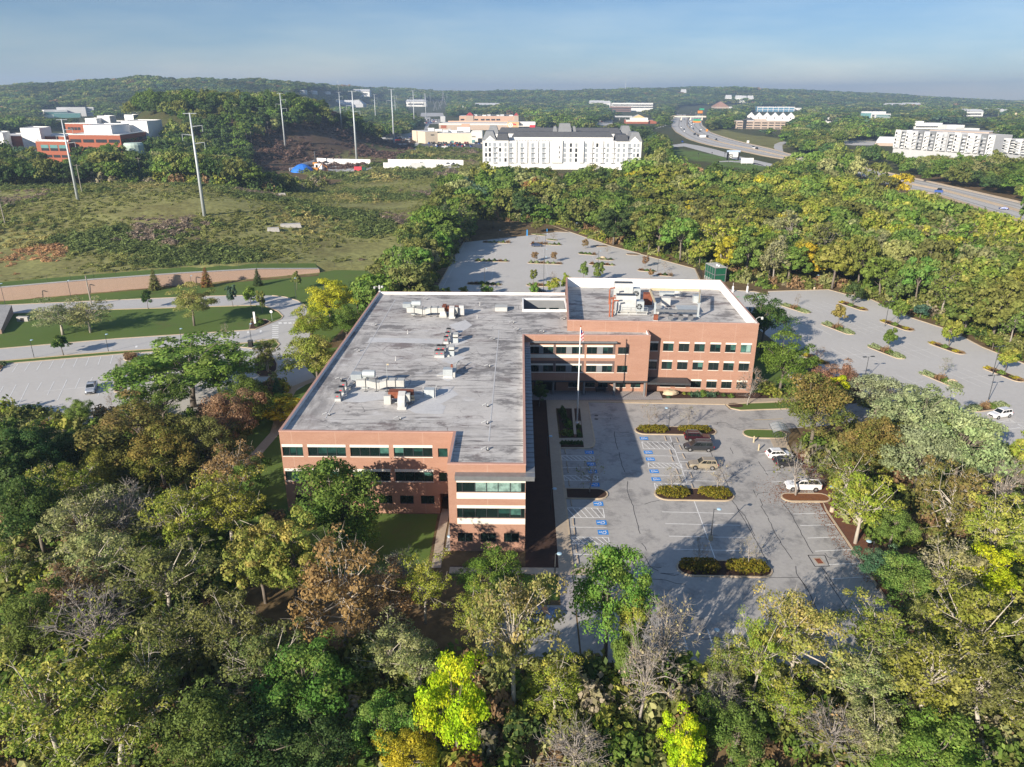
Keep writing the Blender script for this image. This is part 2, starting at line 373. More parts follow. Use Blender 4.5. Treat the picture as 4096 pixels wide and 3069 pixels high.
for k, pl in (('C3', [(885, 275), (890, 330), (905, 400), (915, 430)]), ('C3', [(925, 455), (940, 520), (960, 590), (975, 625)]), ('C3', [(1000, 705), (995, 760), (1015, 850), (1050, 920), (1060, 990), (1080, 1060), (1092, 1120), (1108, 1160)]), ('C3', [(1005, 780), (1040, 780)]),
  ('C3', [(1120, 1240), (1150, 1275), (1162, 1305)]), ('C3', [(1145, 1350), (1195, 1445), (1265, 1482)]), ('C3', [(1040, 1447), (1200, 1445), (1290, 1452)]), ('C3', [(1190, 1470), (1195, 1540)]), ('C3', [(1900, 870), (1940, 920), (2000, 1030), (2080, 1170), (2150, 1290), (2212, 1415)]), ('C3', [(1945, 935), (2010, 1000), (2050, 1080), (2100, 1180)]),
  ('C3', [(1700, 430), (1780, 570), (1830, 660), (1865, 745)]), ('C3', [(2130, 535), (2170, 590), (2212, 655)]), ('C3', [(2085, 780), (2108, 840), (2125, 812), (2212, 800)]), ('C3', [(2140, 855), (2165, 912), (2150, 925), (2212, 1015)]), ('C3', [(890, 280), (1000, 285), (1060, 302)]), ('C3', [(1100, 1545), (1200, 1550), (1330, 1560), (1420, 1590), (1500, 1597)]), ('C3', [(1280, 1500), (1400, 1520), (1440, 1512)]), ('C3', [(1885, 415), (1910, 470)]), ('C3', [(850, 155), (855, 170)]), ('C3', [(1770, 215), (1780, 195), (1850, 200), (1875, 215)]), ('C3', [(1880, 235), (1960, 262), (2060, 258), (2212, 250)]),
  ('C4', [(130, 900), (200, 990), (260, 1100), (330, 1230), (390, 1332)]), ('C4', [(0, 1020), (80, 1190), (140, 1280), (210, 1382)]), ('C4', [(465, 1450), (560, 1590), (620, 1657)]), ('C4', [(490, 1325), (520, 1365), (600, 1375)]), ('C4', [(240, 1440), (245, 1500), (330, 1640)]), ('D4', [(490, 0), (600, 170), (690, 310), (740, 405)]), ('D4', [(10, 20), (270, 20), (350, 140), (430, 322)]), ('D3', [(1620, 552), (1800, 548), (2090, 560)]), ('C3', [(1145, 905), (1200, 885), (1275, 870)]), ('C3', [(1290, 1500), (1400, 1507)])):
    P_ = [at(k, *p) for p in pl]; Q = [P_[0]]
    for a, b_ in zip(P_, P_[1:]):
        nrm = Vector((-(b_-a).y, (b_-a).x, 0)).normalized(); L = (b_-a).length; n = max(1, int(L/.8))
        for i in range(1, n+1): Q.append(a.lerp(b_, i/n)+nrm*(random.uniform(-.09, .09) if i < n else 0))
    ck.strip(Q, .1, ASPH+.006)
dr = A('C4', (345, 1345), (490, 1345), (530, 1440), (405, 1442))
for i in range(4): ck.strip([dr[i], dr[(i+1) % 4]], .14, ASPH+.006)
ck.build('crack_seal', m_crack, front)
# painted wheelchair symbols
def symbol_mesh():
    mb = MB(); mb.sheet([(-.75, -.62), (.75, -.62), (.75, .62), (-.75, .62)], 0)
    z = .008
    def st(pts, w=.1): mb.strip(pts, w, z, 1)
    mb.sheet([(.0+.12*math.cos(a*math.pi/4)-.5, .12*math.sin(a*math.pi/4)+.02) for a in range(8)], z, 1)   # head towards -x
    st([(-.4, .02), (.05, -.02)], .12); st([(-.22, .0), (-.22, .26)], .09); st([(.05, -.02), (.07, .24), (.4, .3), (.44, .42)], .11)
    st([(.02+.34*math.cos(R_(a))+.08, .34*math.sin(R_(a))-.05) for a in range(-140, 62, 20)], .1)
    return mb.mesh('accessible_symbol', [m_blue, m_white])
sym = symbol_mesh()
for k, flip, pts in (('C3', 0, ((668, 455), (685, 557), (697, 622), (715, 735), (746, 900), (773, 1062), (787, 1147), (815, 1293), (830, 1392))), ('C3', 1, ((1140, 335), (1177, 455), (1195, 515), (1228, 620), (1245, 688)))):
    for p in pts:
        w = at(k, *p); part('accessible_symbol', sym, front, loc=(w.x, w.y, MARK), rz=math.pi*flip)

# pavements along the building
pv = MB()
pv.prism([(5.4, 82.6), (7.2, 82.6), (7.35, 118.2), (7.35, 140.3), (5.6, 140.3)], 0, WALK)
pv.prism([(7.35, 136.2), (12.2, 136.2), (13.9, 139.7), (13.9, 140.3), (7.35, 140.3)], 0, WALK)
pv.prism([(11.75, 120.2), (12.4, 118.6), (13.2, 119), (13.6, 121), (13.9, 139.7), (12.2, 136.2), (11.75, 122.6)], 0, WALK)
pv.prism([(7.35, 118.2), (11.6, 118.4), (12.4, 118.6), (11.75, 120.2), (11.7, 120.9), (7.35, 120.9)], 0, WALK+.003)
pv.prism([(7.35, 122.3), (7.35, 120.9), (11.7, 120.9), (11.75, 122.6)], 0, WALK)
pv.prism([(13.9, 140.3), (13.9, 139.7), (41.6, 138.9), (46, 139.6), (60, 141.5), (60, 143.2), (51, 142), (29.6, 141.6), (29.6, 140.6)], 0, WALK)
pv.prism([(-9, 81.2), (7.2, 81.2), (12.4, 81.3), (12.4, 82.6), (-9, 82.6)], 0, WALK+.002)
struct('sidewalk', pv, m_conc)
wk = MB(); wk.strip([(-41, 156), (-44.5, 152), (-48, 146.5), (-47.5, 138), (-45, 124), (-45.6, 115), (-48, 104), (-52, 97)], 1.9, .06); wk.strip([(-10.9, 97.5), (-11, 90), (-10.8, 82.5)], 1.25, .06); wk.strip([at('D1', *p, -.3) for p in ((900, 930), (1060, 820), (1150, 770), (1300, 680), (1500, 560), (1640, 470), (1800, 380))], 2.6, .08); struct('footpath', wk, m_conc)
wk = MB(); wk.strip([(-9.7, 96), (-9.65, 86.4)], .7, .055); struct('gravel_strip', wk, m_gravel)
pp = MB(); pp.sheet([(2, 140.35), (29.6, 141), (29.6, 145.4), (2, 146)], .09); pp.sheet([(5.3, 74), (7.1, 74), (7.1, 81.2), (5.3, 81.2)], .09)
def paver():
    m, nt, b, _ = nodes('concrete_pavers'); p = pos(nt)
    bt = nn(nt, 'ShaderNodeTexBrick', {'Vector': p, 'Color1': (.36, .33, .32, 1), 'Color2': (.31, .29, .285, 1), 'Mortar': (.16, .15, .15, 1), 'Scale': 1.0, 'Mortar Size': .025, 'Brick Width': .9, 'Row Height': .45})
    nt.links.new(bt.outputs[0], b.inputs['Base Color']); b.inputs['Roughness'].default_value = .9; return m
m_paver = paver(); struct('paved_plaza', pp, m_paver)
mu = MB(); mu.sheet([(1.0, 86.2), (1.0, 83), (-9, 83), (-9, 82.6), (5.4, 82.6), (5.55, 140.3), (1, 140.3)], .06)
mr = MB(); mr.sheet([(46.7, 104), (46.1, 98), (45.8, 76), (45.8, 72), (47, 68), (49.5, 75), (49.5, 105), (52, 117), (48.5, 117)], .06)
struct('mulch_path', mu, m_mulch); struct('mulch_verge', mr, surface('reddish_mulch', [(.13, .06, .042), (.1, .045, .034), (.2, .085, .04)], .95, .5, 3))
lw = MB()
lw.sheet([(-34, 96), (-12, 96), (-12, 81), (-30, 81), (-60, 84), (-60, 170), (-34.5, 176)], LAWN)
lw.sheet([(46, 141.8), (60, 143.4), (66, 160), (66, 180), (50, 185)], LAWN)
lw.sheet([(7.3, 74), (13.6, 74), (13.6, 81.2), (7.3, 81.2)], LAWN); lw.sheet([(1, 76), (5.2, 76), (5.2, 81.1), (1, 81.1)], LAWN)
lw.sheet([(-160, 196), (-143, 202.5)]+A('B1', (145, 550), (870, 520), (1500, 495), (2212, 480))+A('B2', (60, 480), (200, 545), (240, 590), (180, 650), (60, 690))+A('B1', (2212, 690), (1000, 770), (0, 855), (-300, 880)), LAWN)
lw.sheet(A('B1', (-200, 500), (0, 482), (870, 440), (1820, 400), (2212, 396))+A('B2', (120, 398), (250, 410), (435, 490), (430, 700), (640, 800), (1000, 420), (1300, 360), (1160, 300), (960, 180), (560, 170), (540, 225))+A('B1', (2212, 265), (800, 380), (0, 445), (-200, 465)), LAWN)
lw.sheet(A('B1', (-200, 985), (0, 962), (950, 882), (2212, 800))+A('B2', (150, 775), (205, 820), (180, 850), (0, 858))+A('B1', (2000, 832), (1070, 902), (60, 985), (-200, 1010)), LAWN+.004)
struct('lawn', lw, m_lawn)

# left road, left car park
rd = MB()
rd.sheet(A('B1', (-250, 505), (0, 480), (870, 440), (1820, 400), (2212, 393))+A('B2', (140, 396), (250, 408), (360, 440), (435, 490), (470, 560), (470, 700), (420, 1000), (520, 1110), (300, 1250), (120, 1300), (-60, 1480))+A('B1', (2212, 1330), (1900, 1000), (1900, 880), (2212, 860))+A('B2', (0, 855), (190, 850), (205, 815), (160, 772))+A('B1', (2212, 800), (950, 882), (0, 962), (-250, 985), (-250, 875), (0, 855), (1000, 770), (2212, 690))+A('B2', (90, 650), (215, 600), (235, 575), (190, 530), (60, 480))+A('B1', (2212, 480), (870, 520), (145, 550), (-250, 575)), ASPH)
struct('access_road', rd, m_road)
ll = MB(); ll.sheet(A('B1', (-250, 1010), (60, 985), (1070, 900), (2000, 832), (2212, 860), (2212, 1400), (1600, 1750), (-500, 1700)), ASPH-.006)
left = struct('left_car_park', ll, m_asph2)
lm = MB()
for i in range(9): lines(lm, 'B1', [((157+i*102.3, 985-i*9), (105+i*106, 1060-i*9.3))], .13)
for i in range(6): lines(lm, 'B1', [((1308+i*100, 882-i*8), (1288+i*104, 955-i*9))], .13)
for a, b_ in (((470, 1135), (408, 1258)), ((580, 1122), (497, 1300)), ((690, 1112), (648, 1205)), ((800, 1102), (770, 1165)), ((910, 1092), (848, 1262)), ((360, 1146), (320, 1215)), ((250, 1155), (130, 1400)), ((30, 1180), (-30, 1290)), ((385, 1222), (985, 1165)), ((140, 1165), (70, 1300))): lines(lm, 'B1', [(a, b_)], .13)
lines(lm, 'B1', [((2010, 870), (2050, 832)), ((2035, 870), (2120, 815)), ((2080, 872), (2190, 812)), ((2130, 872), (2212, 830)), ((2010, 872), (2205, 868))], .14)
lm.build('stall_marking', m_white, left)
rm = MB()
for i in range(7):
    a = at('B2', 140, 655+i*17); b_ = at('B2', 195, 655+i*17); rm.strip([a, b_], .6, MARK)
for x in (205, 250, 290, 330, 370): rm.strip([at('B2', x, 628), at('B2', x+8, 640)], .9, MARK)
rm.strip([at('B2', 215, 612), at('B2', 345, 603)], .35, MARK)
for x, y in ((1180, 838), (1362, 825), (1525, 812), (1662, 800), (1777, 792), (1868, 785), (2057, 722), (2145, 714)): rm.strip([at('B1', x, y-8), at('B1', x-2, y+8)], .5, MARK)
for x, y in ((960, 857), (733, 875)): rm.strip([at('B1', x-12, y), at('B1', x+12, y-2)], .3, MARK)
rm.strip([at('B1', 1895, 772), at('B1', 1940, 782), at('B1', 1898, 795)], .3, MARK); rm.strip([at('B1', 1975, 728), at('B1', 2025, 722)], .3, MARK)
rm.strip([at('B2', 42, 695), at('B2', 40, 715)], .5, MARK)
struct('road_marking', rm, m_white)

# kerbs
kb = MB()
def kerb(pts, w=.28, z1=.16):
    pts = [Vector((p[0], p[1])) for p in pts]
    n = len(pts); L = []; R = []
    for i in range(n):
        t = (pts[min(i+1, n-1)]-pts[max(i-1, 0)]).normalized(); q_ = Vector((-t.y, t.x))*w/2; L.append(pts[i]+q_); R.append(pts[i]-q_)
    vs = [(*p, z) for p in L for z in (0,)]+[(*p, z1) for p in L]+[(*p, z1) for p in R]+[(*p, 0) for p in R]
    fs = [(k*n+i, k*n+i+1, (k+1)*n+i+1, (k+1)*n+i) for k in range(3) for i in range(n-1)]; fs += [(0, n, 2*n, 3*n), (n-1, 4*n-1, 3*n-1, 2*n-1)]
    kb.add(vs, [f[::-1] for f in fs], 0)
kerb([(7.28, 82.6), (7.28, 118.1), (12.3, 118.4), (13.3, 119), (13.75, 121), (14, 139.5), (41.7, 138.75)])
kerb([(13.6, 65.1), (39.8, 65.1), (40.4, 70.2), (45.8, 72), (45.8, 76), (46.5, 98), (46.9, 100.3), (42, 100.3)])
kerb([(47.3, 104), (47.7, 117.5), (49.2, 127)])
for k, pl in (('B1', [(-250, 505), (0, 480), (870, 440), (1820, 400), (2212, 393)]), ('B2', [(140, 396), (250, 408), (360, 440), (435, 490)]), ('B1', [(-250, 575), (145, 550), (870, 520), (2212, 480)]), ('B1', [(-250, 875), (0, 855), (1000, 770), (2212, 690)]), ('B1', [(-200, 985), (0, 962), (950, 882), (2212, 800)]), ('B1', [(-200, 1010), (60, 985), (1070, 900), (2000, 832), (2212, 857)]),
  ('B2', [(0, 687), (90, 650), (215, 600), (235, 575), (190, 530), (60, 480)]), ('B2', [(0, 857), (170, 852), (205, 818), (160, 775), (0, 785)]), ('A2', [(1910, 1378), (1830, 1500), (1730, 1657)]), ('B2', [(1750, 0), (1560, 340)]), ('A3', [(0, 1388), (150, 1390), (350, 1412), (490, 1462), (830, 1580), (1110, 1655)]), ('B3', [(1110, 38), (1580, 165), (1620, 255)]), ('B3', [(1910, 350), (2090, 362), (2212, 385)]), ('B4', [(0, 360), (520, 345), (690, 390), (800, 388), (1240, 590), (1520, 680), (1660, 742), (1850, 842), (2000, 902), (2400, 1060)])):
    kerb(A(k, *pl), .35)
struct('kerb', kb, m_kerb)

# far and right car parks (one paved sheet each)
fl = MB(); fl.sheet(A('A2', (1910, 1378))+A('A3', (0, 1390), (150, 1392), (350, 1412), (490, 1462), (830, 1580), (1110, 1655))+A('B3', (1110, 38), (1580, 165), (1610, 250), (1910, 350))+[(68.4, 225), (64, 190), (-30, 190), (-28.5, 232)]+A('B2', (1560, 340))+A('A2', (1730, 1657)), ASPH)
farlot = struct('far_car_park', fl, m_asph2)
rl = MB(); rl.sheet([(68.4, 225)]+A('B3', (1910, 350), (2090, 362), (2212, 385))+A('B4', (0, 360), (520, 345), (690, 390), (800, 388), (1240, 590), (1520, 680), (1660, 742), (1850, 842), (2000, 902), (2400, 1060), (2800, 1600))+[(100, 110), (84, 122), (72, 148), (66, 165), (64, 190)], ASPH+.002)
rightlot = struct('right_car_park', rl, m_asph2)
def stall_row(mb, a, b_, both=True, L=5.2, pitch=2.75, w=.1):
    a = Vector(a[:2]); b_ = Vector(b_[:2]); t = (b_-a).normalized(); q_ = Vector((-t.y, t.x)); n = int((b_-a).length/pitch)
    mb.strip([a, b_], w, MARK)
    for i in range(n+1):
        p = a+t*pitch*i; mb.strip([p-q_*(L if both else 0), p+q_*L], w, MARK+.003)
m_faint = mat('worn_white_paint', (.64, .64, .62), .85, .15, .6)
rmk = MB()
for a, b_ in (((370, 505), (620, 480)), ((210, 705), (480, 690)), ((735, 683), (985, 663)), ((570, 920), (880, 897)), ((1175, 880), (1400, 860)), ((1260, 1150), (1340, 1140)), ((1670, 1112), (1880, 1090)), ((110, 520), (130, 518))): stall_row(rmk, at('B4', *a), at('B4', *b_))
stall_row(rmk, at('B4', 2212, 1545), at('B4', 2090, 1465)); lines(rmk, 'B4', [((1950, 1498), (2090, 1475)), ((2035, 1565), (2180, 1535)), ((2060, 1465), (2212, 1530))], .14)
rmk.build('stall_marking', m_faint, rightlot)
fmk = MB()
for a, b_ in (((-9.5, 236), (-9.5, 330)), ((9.6, 232), (9.6, 300)), ((28, 236), (28, 285)), ((47, 228), (47, 258)), ((-25.5, 210), (-22, 340))): stall_row(fmk, a, b_, both=a[0] > -20)
fmk.build('stall_marking', m_faint, farlot)
gm = MB()
for x in (1950, 2020, 2140): gm.strip([at('B3', x-25, 410), at('B3', x+15, 407)], .8, MARK+.01)
gm.build('charging_bay_marking', mat('green_road_paint', (.15, .5, .2), .8), rightlot)
# manhole covers
for i, (x, y) in enumerate(((728, 137), (728, 168))):
    w = at('C3', x, y); mb = MB(); mb.lathe([(.38, 0), (.38, .012)], n=12); tag(mb.build('manhole_cover', m_dgrey, loc=(w.x, w.y, ASPH+.004)), 'dark round manhole cover in the shaded car park corner, %s of the two' % ('farther', 'nearer')[i], 'manhole cover', 'manhole covers')
w = at('C4', 440, 1395); dg = thing('storm_drain', 'storm drain grate in square concrete collar in the front car park', 'drain', (w.x, w.y, ASPH+.01), .1)
mb = MB(); kerb_ring(mb, [(-.55, -.75), (.55, -.75), (.55, .75), (-.55, .75)], .16, 0, .02); mb.build('collar', m_conc, dg)
mb = MB(); mb.sheet([(-.38, -.58), (.38, -.58), (.38, .58), (-.38, .58)], .006); mb.build('grate', m_rust, dg)
# ------------------------------------------------------------------ office building
def roof_mat():
    m, nt, b, _ = nodes('stained_roof_membrane'); p = pos(nt)
    base = mixc(nt, ramp(nt, noise(nt, p, .09, 5, .6), .35, .65), (.54, .515, .48), (.4, .382, .36))
    base = mixc(nt, mth(nt, 'MULTIPLY', ramp(nt, noise(nt, p, 1.1, 5, .7), .3, .75), .3), base, (.6, .59, .575))
    sx = nn(nt, 'ShaderNodeSeparateXYZ', {0: p})
    streak = ramp(nt, noise(nt, smap(nt, p, (.17, 2.1, 1)), .8, 8, .74), .5, .6)         # water-borne dirt lies along the falls
    where = ramp(nt, noise(nt, p, .07, 4, .6), .38, .56)
    blot = mth(nt, 'MULTIPLY', ramp(nt, noise(nt, smap(nt, p, (.6, 1, 1)), .2, 8, .76), .5, .58), .85)
    edge = ramp(nt, noise(nt, smap(nt, p, (.6, .15, 1)), .5, 6, .7), .46, .62)
    left = nn(nt, 'ShaderNodeMapRange', {0: sx.outputs[0], 1: -34.0, 2: -26.5, 3: 1.0, 4: 0.0}).outputs[0]
    d = mth(nt, 'MAXIMUM', mth(nt, 'MULTIPLY', streak, where), mth(nt, 'MULTIPLY', edge, left)); d = mth(nt, 'MAXIMUM', d, blot)
    fine = ramp(nt, noise(nt, smap(nt, p, (.5, 2.2, 1)), 2.5, 5, .75), .5, .75)
    d = mth(nt, 'MAXIMUM', d, mth(nt, 'MULTIPLY', fine, .4))
    ck_ = nn(nt, 'ShaderNodeTexVoronoi', {'Vector': smap(nt, p, (.55, .8, 1)), 'Scale': .5}, feature='DISTANCE_TO_EDGE').outputs[0]
    ck_ = mth(nt, 'MULTIPLY', mth(nt, 'LESS_THAN', mth(nt, 'ADD', ck_, mth(nt, 'MULTIPLY', noise(nt, p, 1.7, 4, .7), .09)), .062), ramp(nt, noise(nt, p, .13, 3), .48, .6))
    d = mth(nt, 'MAXIMUM', d, mth(nt, 'MULTIPLY', ck_, .8))
    rust = ramp(nt, noise(nt, p, .11, 3, .5), .5, .62)
    c = mixc(nt, mth(nt, 'MULTIPLY', d, .85), base, mixc(nt, rust, (.085, .078, .08), (.085, .05, .05)))
    pale = ramp(nt, noise(nt, smap(nt, p, (1, 1.6, 1)), .3, 6, .7), .56, .66)
    c = mixc(nt, mth(nt, 'MULTIPLY', pale, .5), c, (.6, .59, .58))
    s1 = mth(nt, 'LESS_THAN', mth(nt, 'FRACT', mth(nt, 'DIVIDE', mth(nt, 'ADD', sx.outputs[0], 100.0), 2.05)), .03)
    s2 = mth(nt, 'LESS_THAN', mth(nt, 'FRACT', mth(nt, 'DIVIDE', sx.outputs[1], 9.3)), .008)
    s = mth(nt, 'MULTIPLY', mth(nt, 'MAXIMUM', s1, s2), ramp(nt, noise(nt, p, .2, 3), .4, .6))
    c = mixc(nt, mth(nt, 'MULTIPLY', s, .28), c, (.16, .155, .155))
    nt.links.new(c, b.inputs['Base Color']); b.inputs['Roughness'].default_value = .75; b.inputs['Specular IOR Level'].default_value = .25
    return m
m_roof = roof_mat()
m_patch = surface('clean_roof_patch', [(.5, .5, .5), (.43, .43, .435), (.58, .58, .57)], .8, .3, 2, (.7, .6, .75, .4), (.2, .19, .19), (.2, 1, 1))
m_cope = mat('pink_coping', (.42, .25, .2), .7, .1, 1)
ZR, ZD, ZT = 13.4, 12.85, 15.16
bld = thing('office_building', 'L-shaped three storey orange brick office building with a stained grey flat roof', 'office building', (-17, 130, 0))
D2 = Vector
class Facade:
    def __init__(s, p0, p1): s.p0 = D2(p0); s.t = (D2(p1)-s.p0).normalized(); s.L = (D2(p1)-s.p0).length; s.n = D2((s.t.y, -s.t.x))
    def P(s, u, z, d=0): q = s.p0+s.t*u+s.n*d; return (q.x, q.y, z)
    def wall(s, z0, z1, ops, name='wall', m=None, depth=.2):
        mb = MB(); us = sorted({0, s.L, *[o[0] for o in ops], *[o[1] for o in ops]}); zs = sorted({z0, z1, *[o[2] for o in ops], *[o[3] for o in ops]})
        us = [u for u in us if 0 <= u <= s.L]; zs = [z for z in zs if z0 <= z <= z1]
        for a, b_ in zip(us, us[1:]):
            for c, d in zip(zs, zs[1:]):
                um, zm = (a+b_)/2, (c+d)/2
                if any(o[0] < um < o[1] and o[2] < zm < o[3] for o in ops): continue
                mb.quad(s.P(a, c), s.P(b_, c), s.P(b_, d), s.P(a, d))
        for a, b_, c, d in [o[:4] for o in ops]:
            for q in (((a, c), (a, d)), ((b_, d), (b_, c)), ((b_, c), (a, c)), ((a, d), (b_, d))):
                (u1, v1), (u2, v2) = q; mb.quad(s.P(u1, v1), s.P(u2, v2), s.P(u2, v2, -depth), s.P(u1, v1, -depth))
        return mb.build(name, m or m_brick, bld, world=True)
    def bar(s, mb, u0, u1, z0, z1, d0, d1, mi=0):
        a, b_, c, d = s.P(u0, z0, d0), s.P(u1, z0, d0), s.P(u1, z0, d1), s.P(u0, z0, d1)
        lo = [a, b_, c, d]; hi = [(p[0], p[1], z1) for p in lo]
        mb.add(lo+hi, [(0, 1, 2, 3), (7, 6, 5, 4), (0, 4, 5, 1), (1, 5, 6, 2), (2, 6, 7, 3), (3, 7, 4, 0)], mi)
    def box(s, name, u0, u1, z0, z1, d0, d1, m, parent=None):
        mb = MB(); s.bar(mb, u0, u1, z0, z1, d0, d1); o = mb.build(name, m, parent or bld)
        o.location = -Vector(bld.location) if not parent or parent == bld else (0, 0, 0); return o
    def window(s, u0, u1, z0, z1, n=2, tints=None, lintel=0, sill=True, splits=None):
        mb = MB(); w = .07; d0, d1 = -.19, -.1
        xs = splits or [u0+(u1-u0)*i/n for i in range(n+1)]
        s.bar(mb, u0, u1, z0, z0+w, d0, d1); s.bar(mb, u0, u1, z1-w, z1, d0, d1)
        for i, x in enumerate(xs):
            a = x if i == 0 else x-w if i == len(xs)-1 else x-w/2; s.bar(mb, a, a+w, z0+w, z1-w, d0, d1+.002)
        wd = mb.build('window', m_frame, bld, world=True)
        for i in range(len(xs)-1):
            t = tints[i % len(tints)] if tints else random.choice([0, 0, 0, 0, 1, 1, 2])
            c = [(.008, .018, .017), (.018, .06, .05), (.07, .18, .15), (.26, .4, .36)][t]
            pb = MB()
            if t in (1, 2) and random.random() < .6:   # a blind drawn part of the way
                zz = z0+(z1-z0)*random.uniform(.25, .6)
                pb.quad(s.P(xs[i]+.03, z0+.03, -.17), s.P(xs[i+1]-.03, z0+.03, -.17), s.P(xs[i+1]-.03, zz, -.17), s.P(xs[i]+.03, zz, -.17))
                o = pb.build('pane', m_pane, wd, color=(.008, .022, .02)); pb = MB()
                pb.quad(s.P(xs[i]+.03, zz, -.17), s.P(xs[i+1]-.03, zz, -.17), s.P(xs[i+1]-.03, z1-.03, -.17), s.P(xs[i]+.03, z1-.03, -.17))
            else: pb.quad(s.P(xs[i]+.03, z0+.03, -.17), s.P(xs[i+1]-.03, z0+.03, -.17), s.P(xs[i+1]-.03, z1-.03, -.17), s.P(xs[i]+.03, z1-.03, -.17))
            pb.build('pane', m_pane, wd, color=c)
        if lintel: s.box('lintel', u0-.03, u1+.03, z1+.003, z1+lintel, -.12, .04, m_lintel, wd)
        if sill: s.box('sill', u0-.05, u1+.05, z0-.1, z0-.003, -.12, .06, m_lintel, wd)
        return wd
XL, XR_, YF, YW, YB, XJ = -34.4, .95, 96.23, 86.54, 176.56, -9.3
LX, LY = 26.34, 142.44
TH = -.047; T0 = D2((9.92, 147.0)); tx, ty = D2((math.cos(TH), math.sin(TH))), D2((-math.sin(TH), math.cos(TH)))
TA, TB = T0, T0+tx*38.75; TC, TDp = TB+ty*38.0, T0+ty*38.0
# main front
F = Facade((XL, YF), (XJ, YF)); U = lambda x: x-XL
r3 = [(-34.2, -31.22, 3), (-30.5, -25.0, 4), (-24.36, -18.75, 4), (-18.05, -12.45, 4)]
ops = [(U(a), U(b_), 9.42, 10.9) for a, b_, _ in r3]+[(U(a), U(b_), 5.38, 6.97) for a, b_, _ in r3]+[(U(-11.65), U(-10.25), 9.4, 10.82), (U(-11.65), U(-10.45), 5.4, 6.88)]
g1 = [-33.1+i*3.13 for i in range(6)]+[-14.47]; g1 = [-33.1, -30.0, -26.95, -23.9, -20.73, -17.57, -14.47]
ops += [(U(x), U(x+2.03), 1.58, 3.0) for x in g1]+[(U(-11.66), U(-9.8), 0.0, 3.38)]
F.wall(0, ZR, ops, depth=.22)
tl3 = [[0, 1, 1], [0, 1, 1, 1], [0, 0, 0, 2], [2, 0, 1, 0]]
for (a, b_, n), t in zip(r3, tl3): F.window(U(a), U(b_), 9.42, 10.9, n, t, .42)
for (a, b_, n), t in zip(r3, [[0, 1, 0], [0, 0, 1, 0], [1, 0, 0, 0], [0, 0, 0, 2]]): F.window(U(a), U(b_), 5.38, 6.97, n, t, .42)
F.window(U(-11.65), U(-10.25), 9.4, 10.82, 1, [1], 0, False); F.window(U(-11.65), U(-10.45), 5.4, 6.88, 1, [0], 0, False)
for x in g1: F.window(U(x), U(x+2.03), 1.58, 3.0, 2, [0], 0, False)
mb = MB(); q0, q1 = F.P(U(-11.66), 0, -5), F.P(U(-9.8), 0, -5)          # passage through to the rear
a, b_ = F.P(U(-11.66), 0, -.22), F.P(U(-9.8), 0, -.22)
for s0, s1 in ((a, q0), (q1, b_), (q0, q1)): mb.quad(s0, s1, (s1[0], s1[1], 3.38), (s0[0], s0[1], 3.38))
mb.quad((a[0], a[1], 3.38), (b_[0], b_[1], 3.38), (q1[0], q1[1], 3.38), (q0[0], q0[1], 3.38)); mb.build('passage', m_brick, bld, world=True)
# projecting wing
F = Facade((XJ, YW), (XR_, YW)); U = lambda x: x-XJ; sp = [U(x) for x in (-8.21, -7.45, -5.77, -4.24, -2.71, -1.1, .38, .9)]
ops = [(U(-8.21), U(.9), 9.17, 10.66), (U(-8.21), U(.9), 5.22, 6.76)]+[(U(x), U(x+2.06), 1.43, 2.88) for x in (-8.21, -5.07, -1.92)]
F.wall(0, ZR, ops)
F.window(sp[0], sp[-1], 9.17, 10.66, splits=sp, tints=[0, 0, 3, 3, 3, 3, 0], sill=False); F.window(sp[0], sp[-1], 5.22, 6.76, splits=sp, tints=[0, 0, 0, 0, 1, 2, 0], sill=False)
for x in (-8.21, -5.07, -1.92): F.window(U(x), U(x+2.06), 1.43, 2.88, 2, [0], 0, False)
for z0, z1 in ((10.67, 11.13), (8.21, 9.15), (6.77, 7.22), (4.31, 5.2)): F.box('panel_band', U(-8.21), U(.95), z0, z1, -.1, .05, m_lintel)
# left, rear and right walls of the long block
F = Facade((XL, YB), (XL, YF)); ops = [(3+i*7.9, 8.4+i*7.9, z, z+1.5) for i in range(10) for z in (9.42, 5.38)]
F.wall(0, ZR, ops)
for o in ops: F.window(*o, 3, None, .42)
F = Facade((XJ, YF), (XJ, YW)); F.wall(0, ZR, [])
F = Facade((XR_, YW), (XR_, LY)); ops = [(1.5+i*7.9, 7.6+i*7.9, z, z+1.5) for i in range(7) for z in (9.17, 5.25)]
F.wall(0, ZR, ops)
for o in ops: F.window(*o, 4)
F = Facade((11.6, YB), (XL, YB)); F.wall(0, ZR, [])
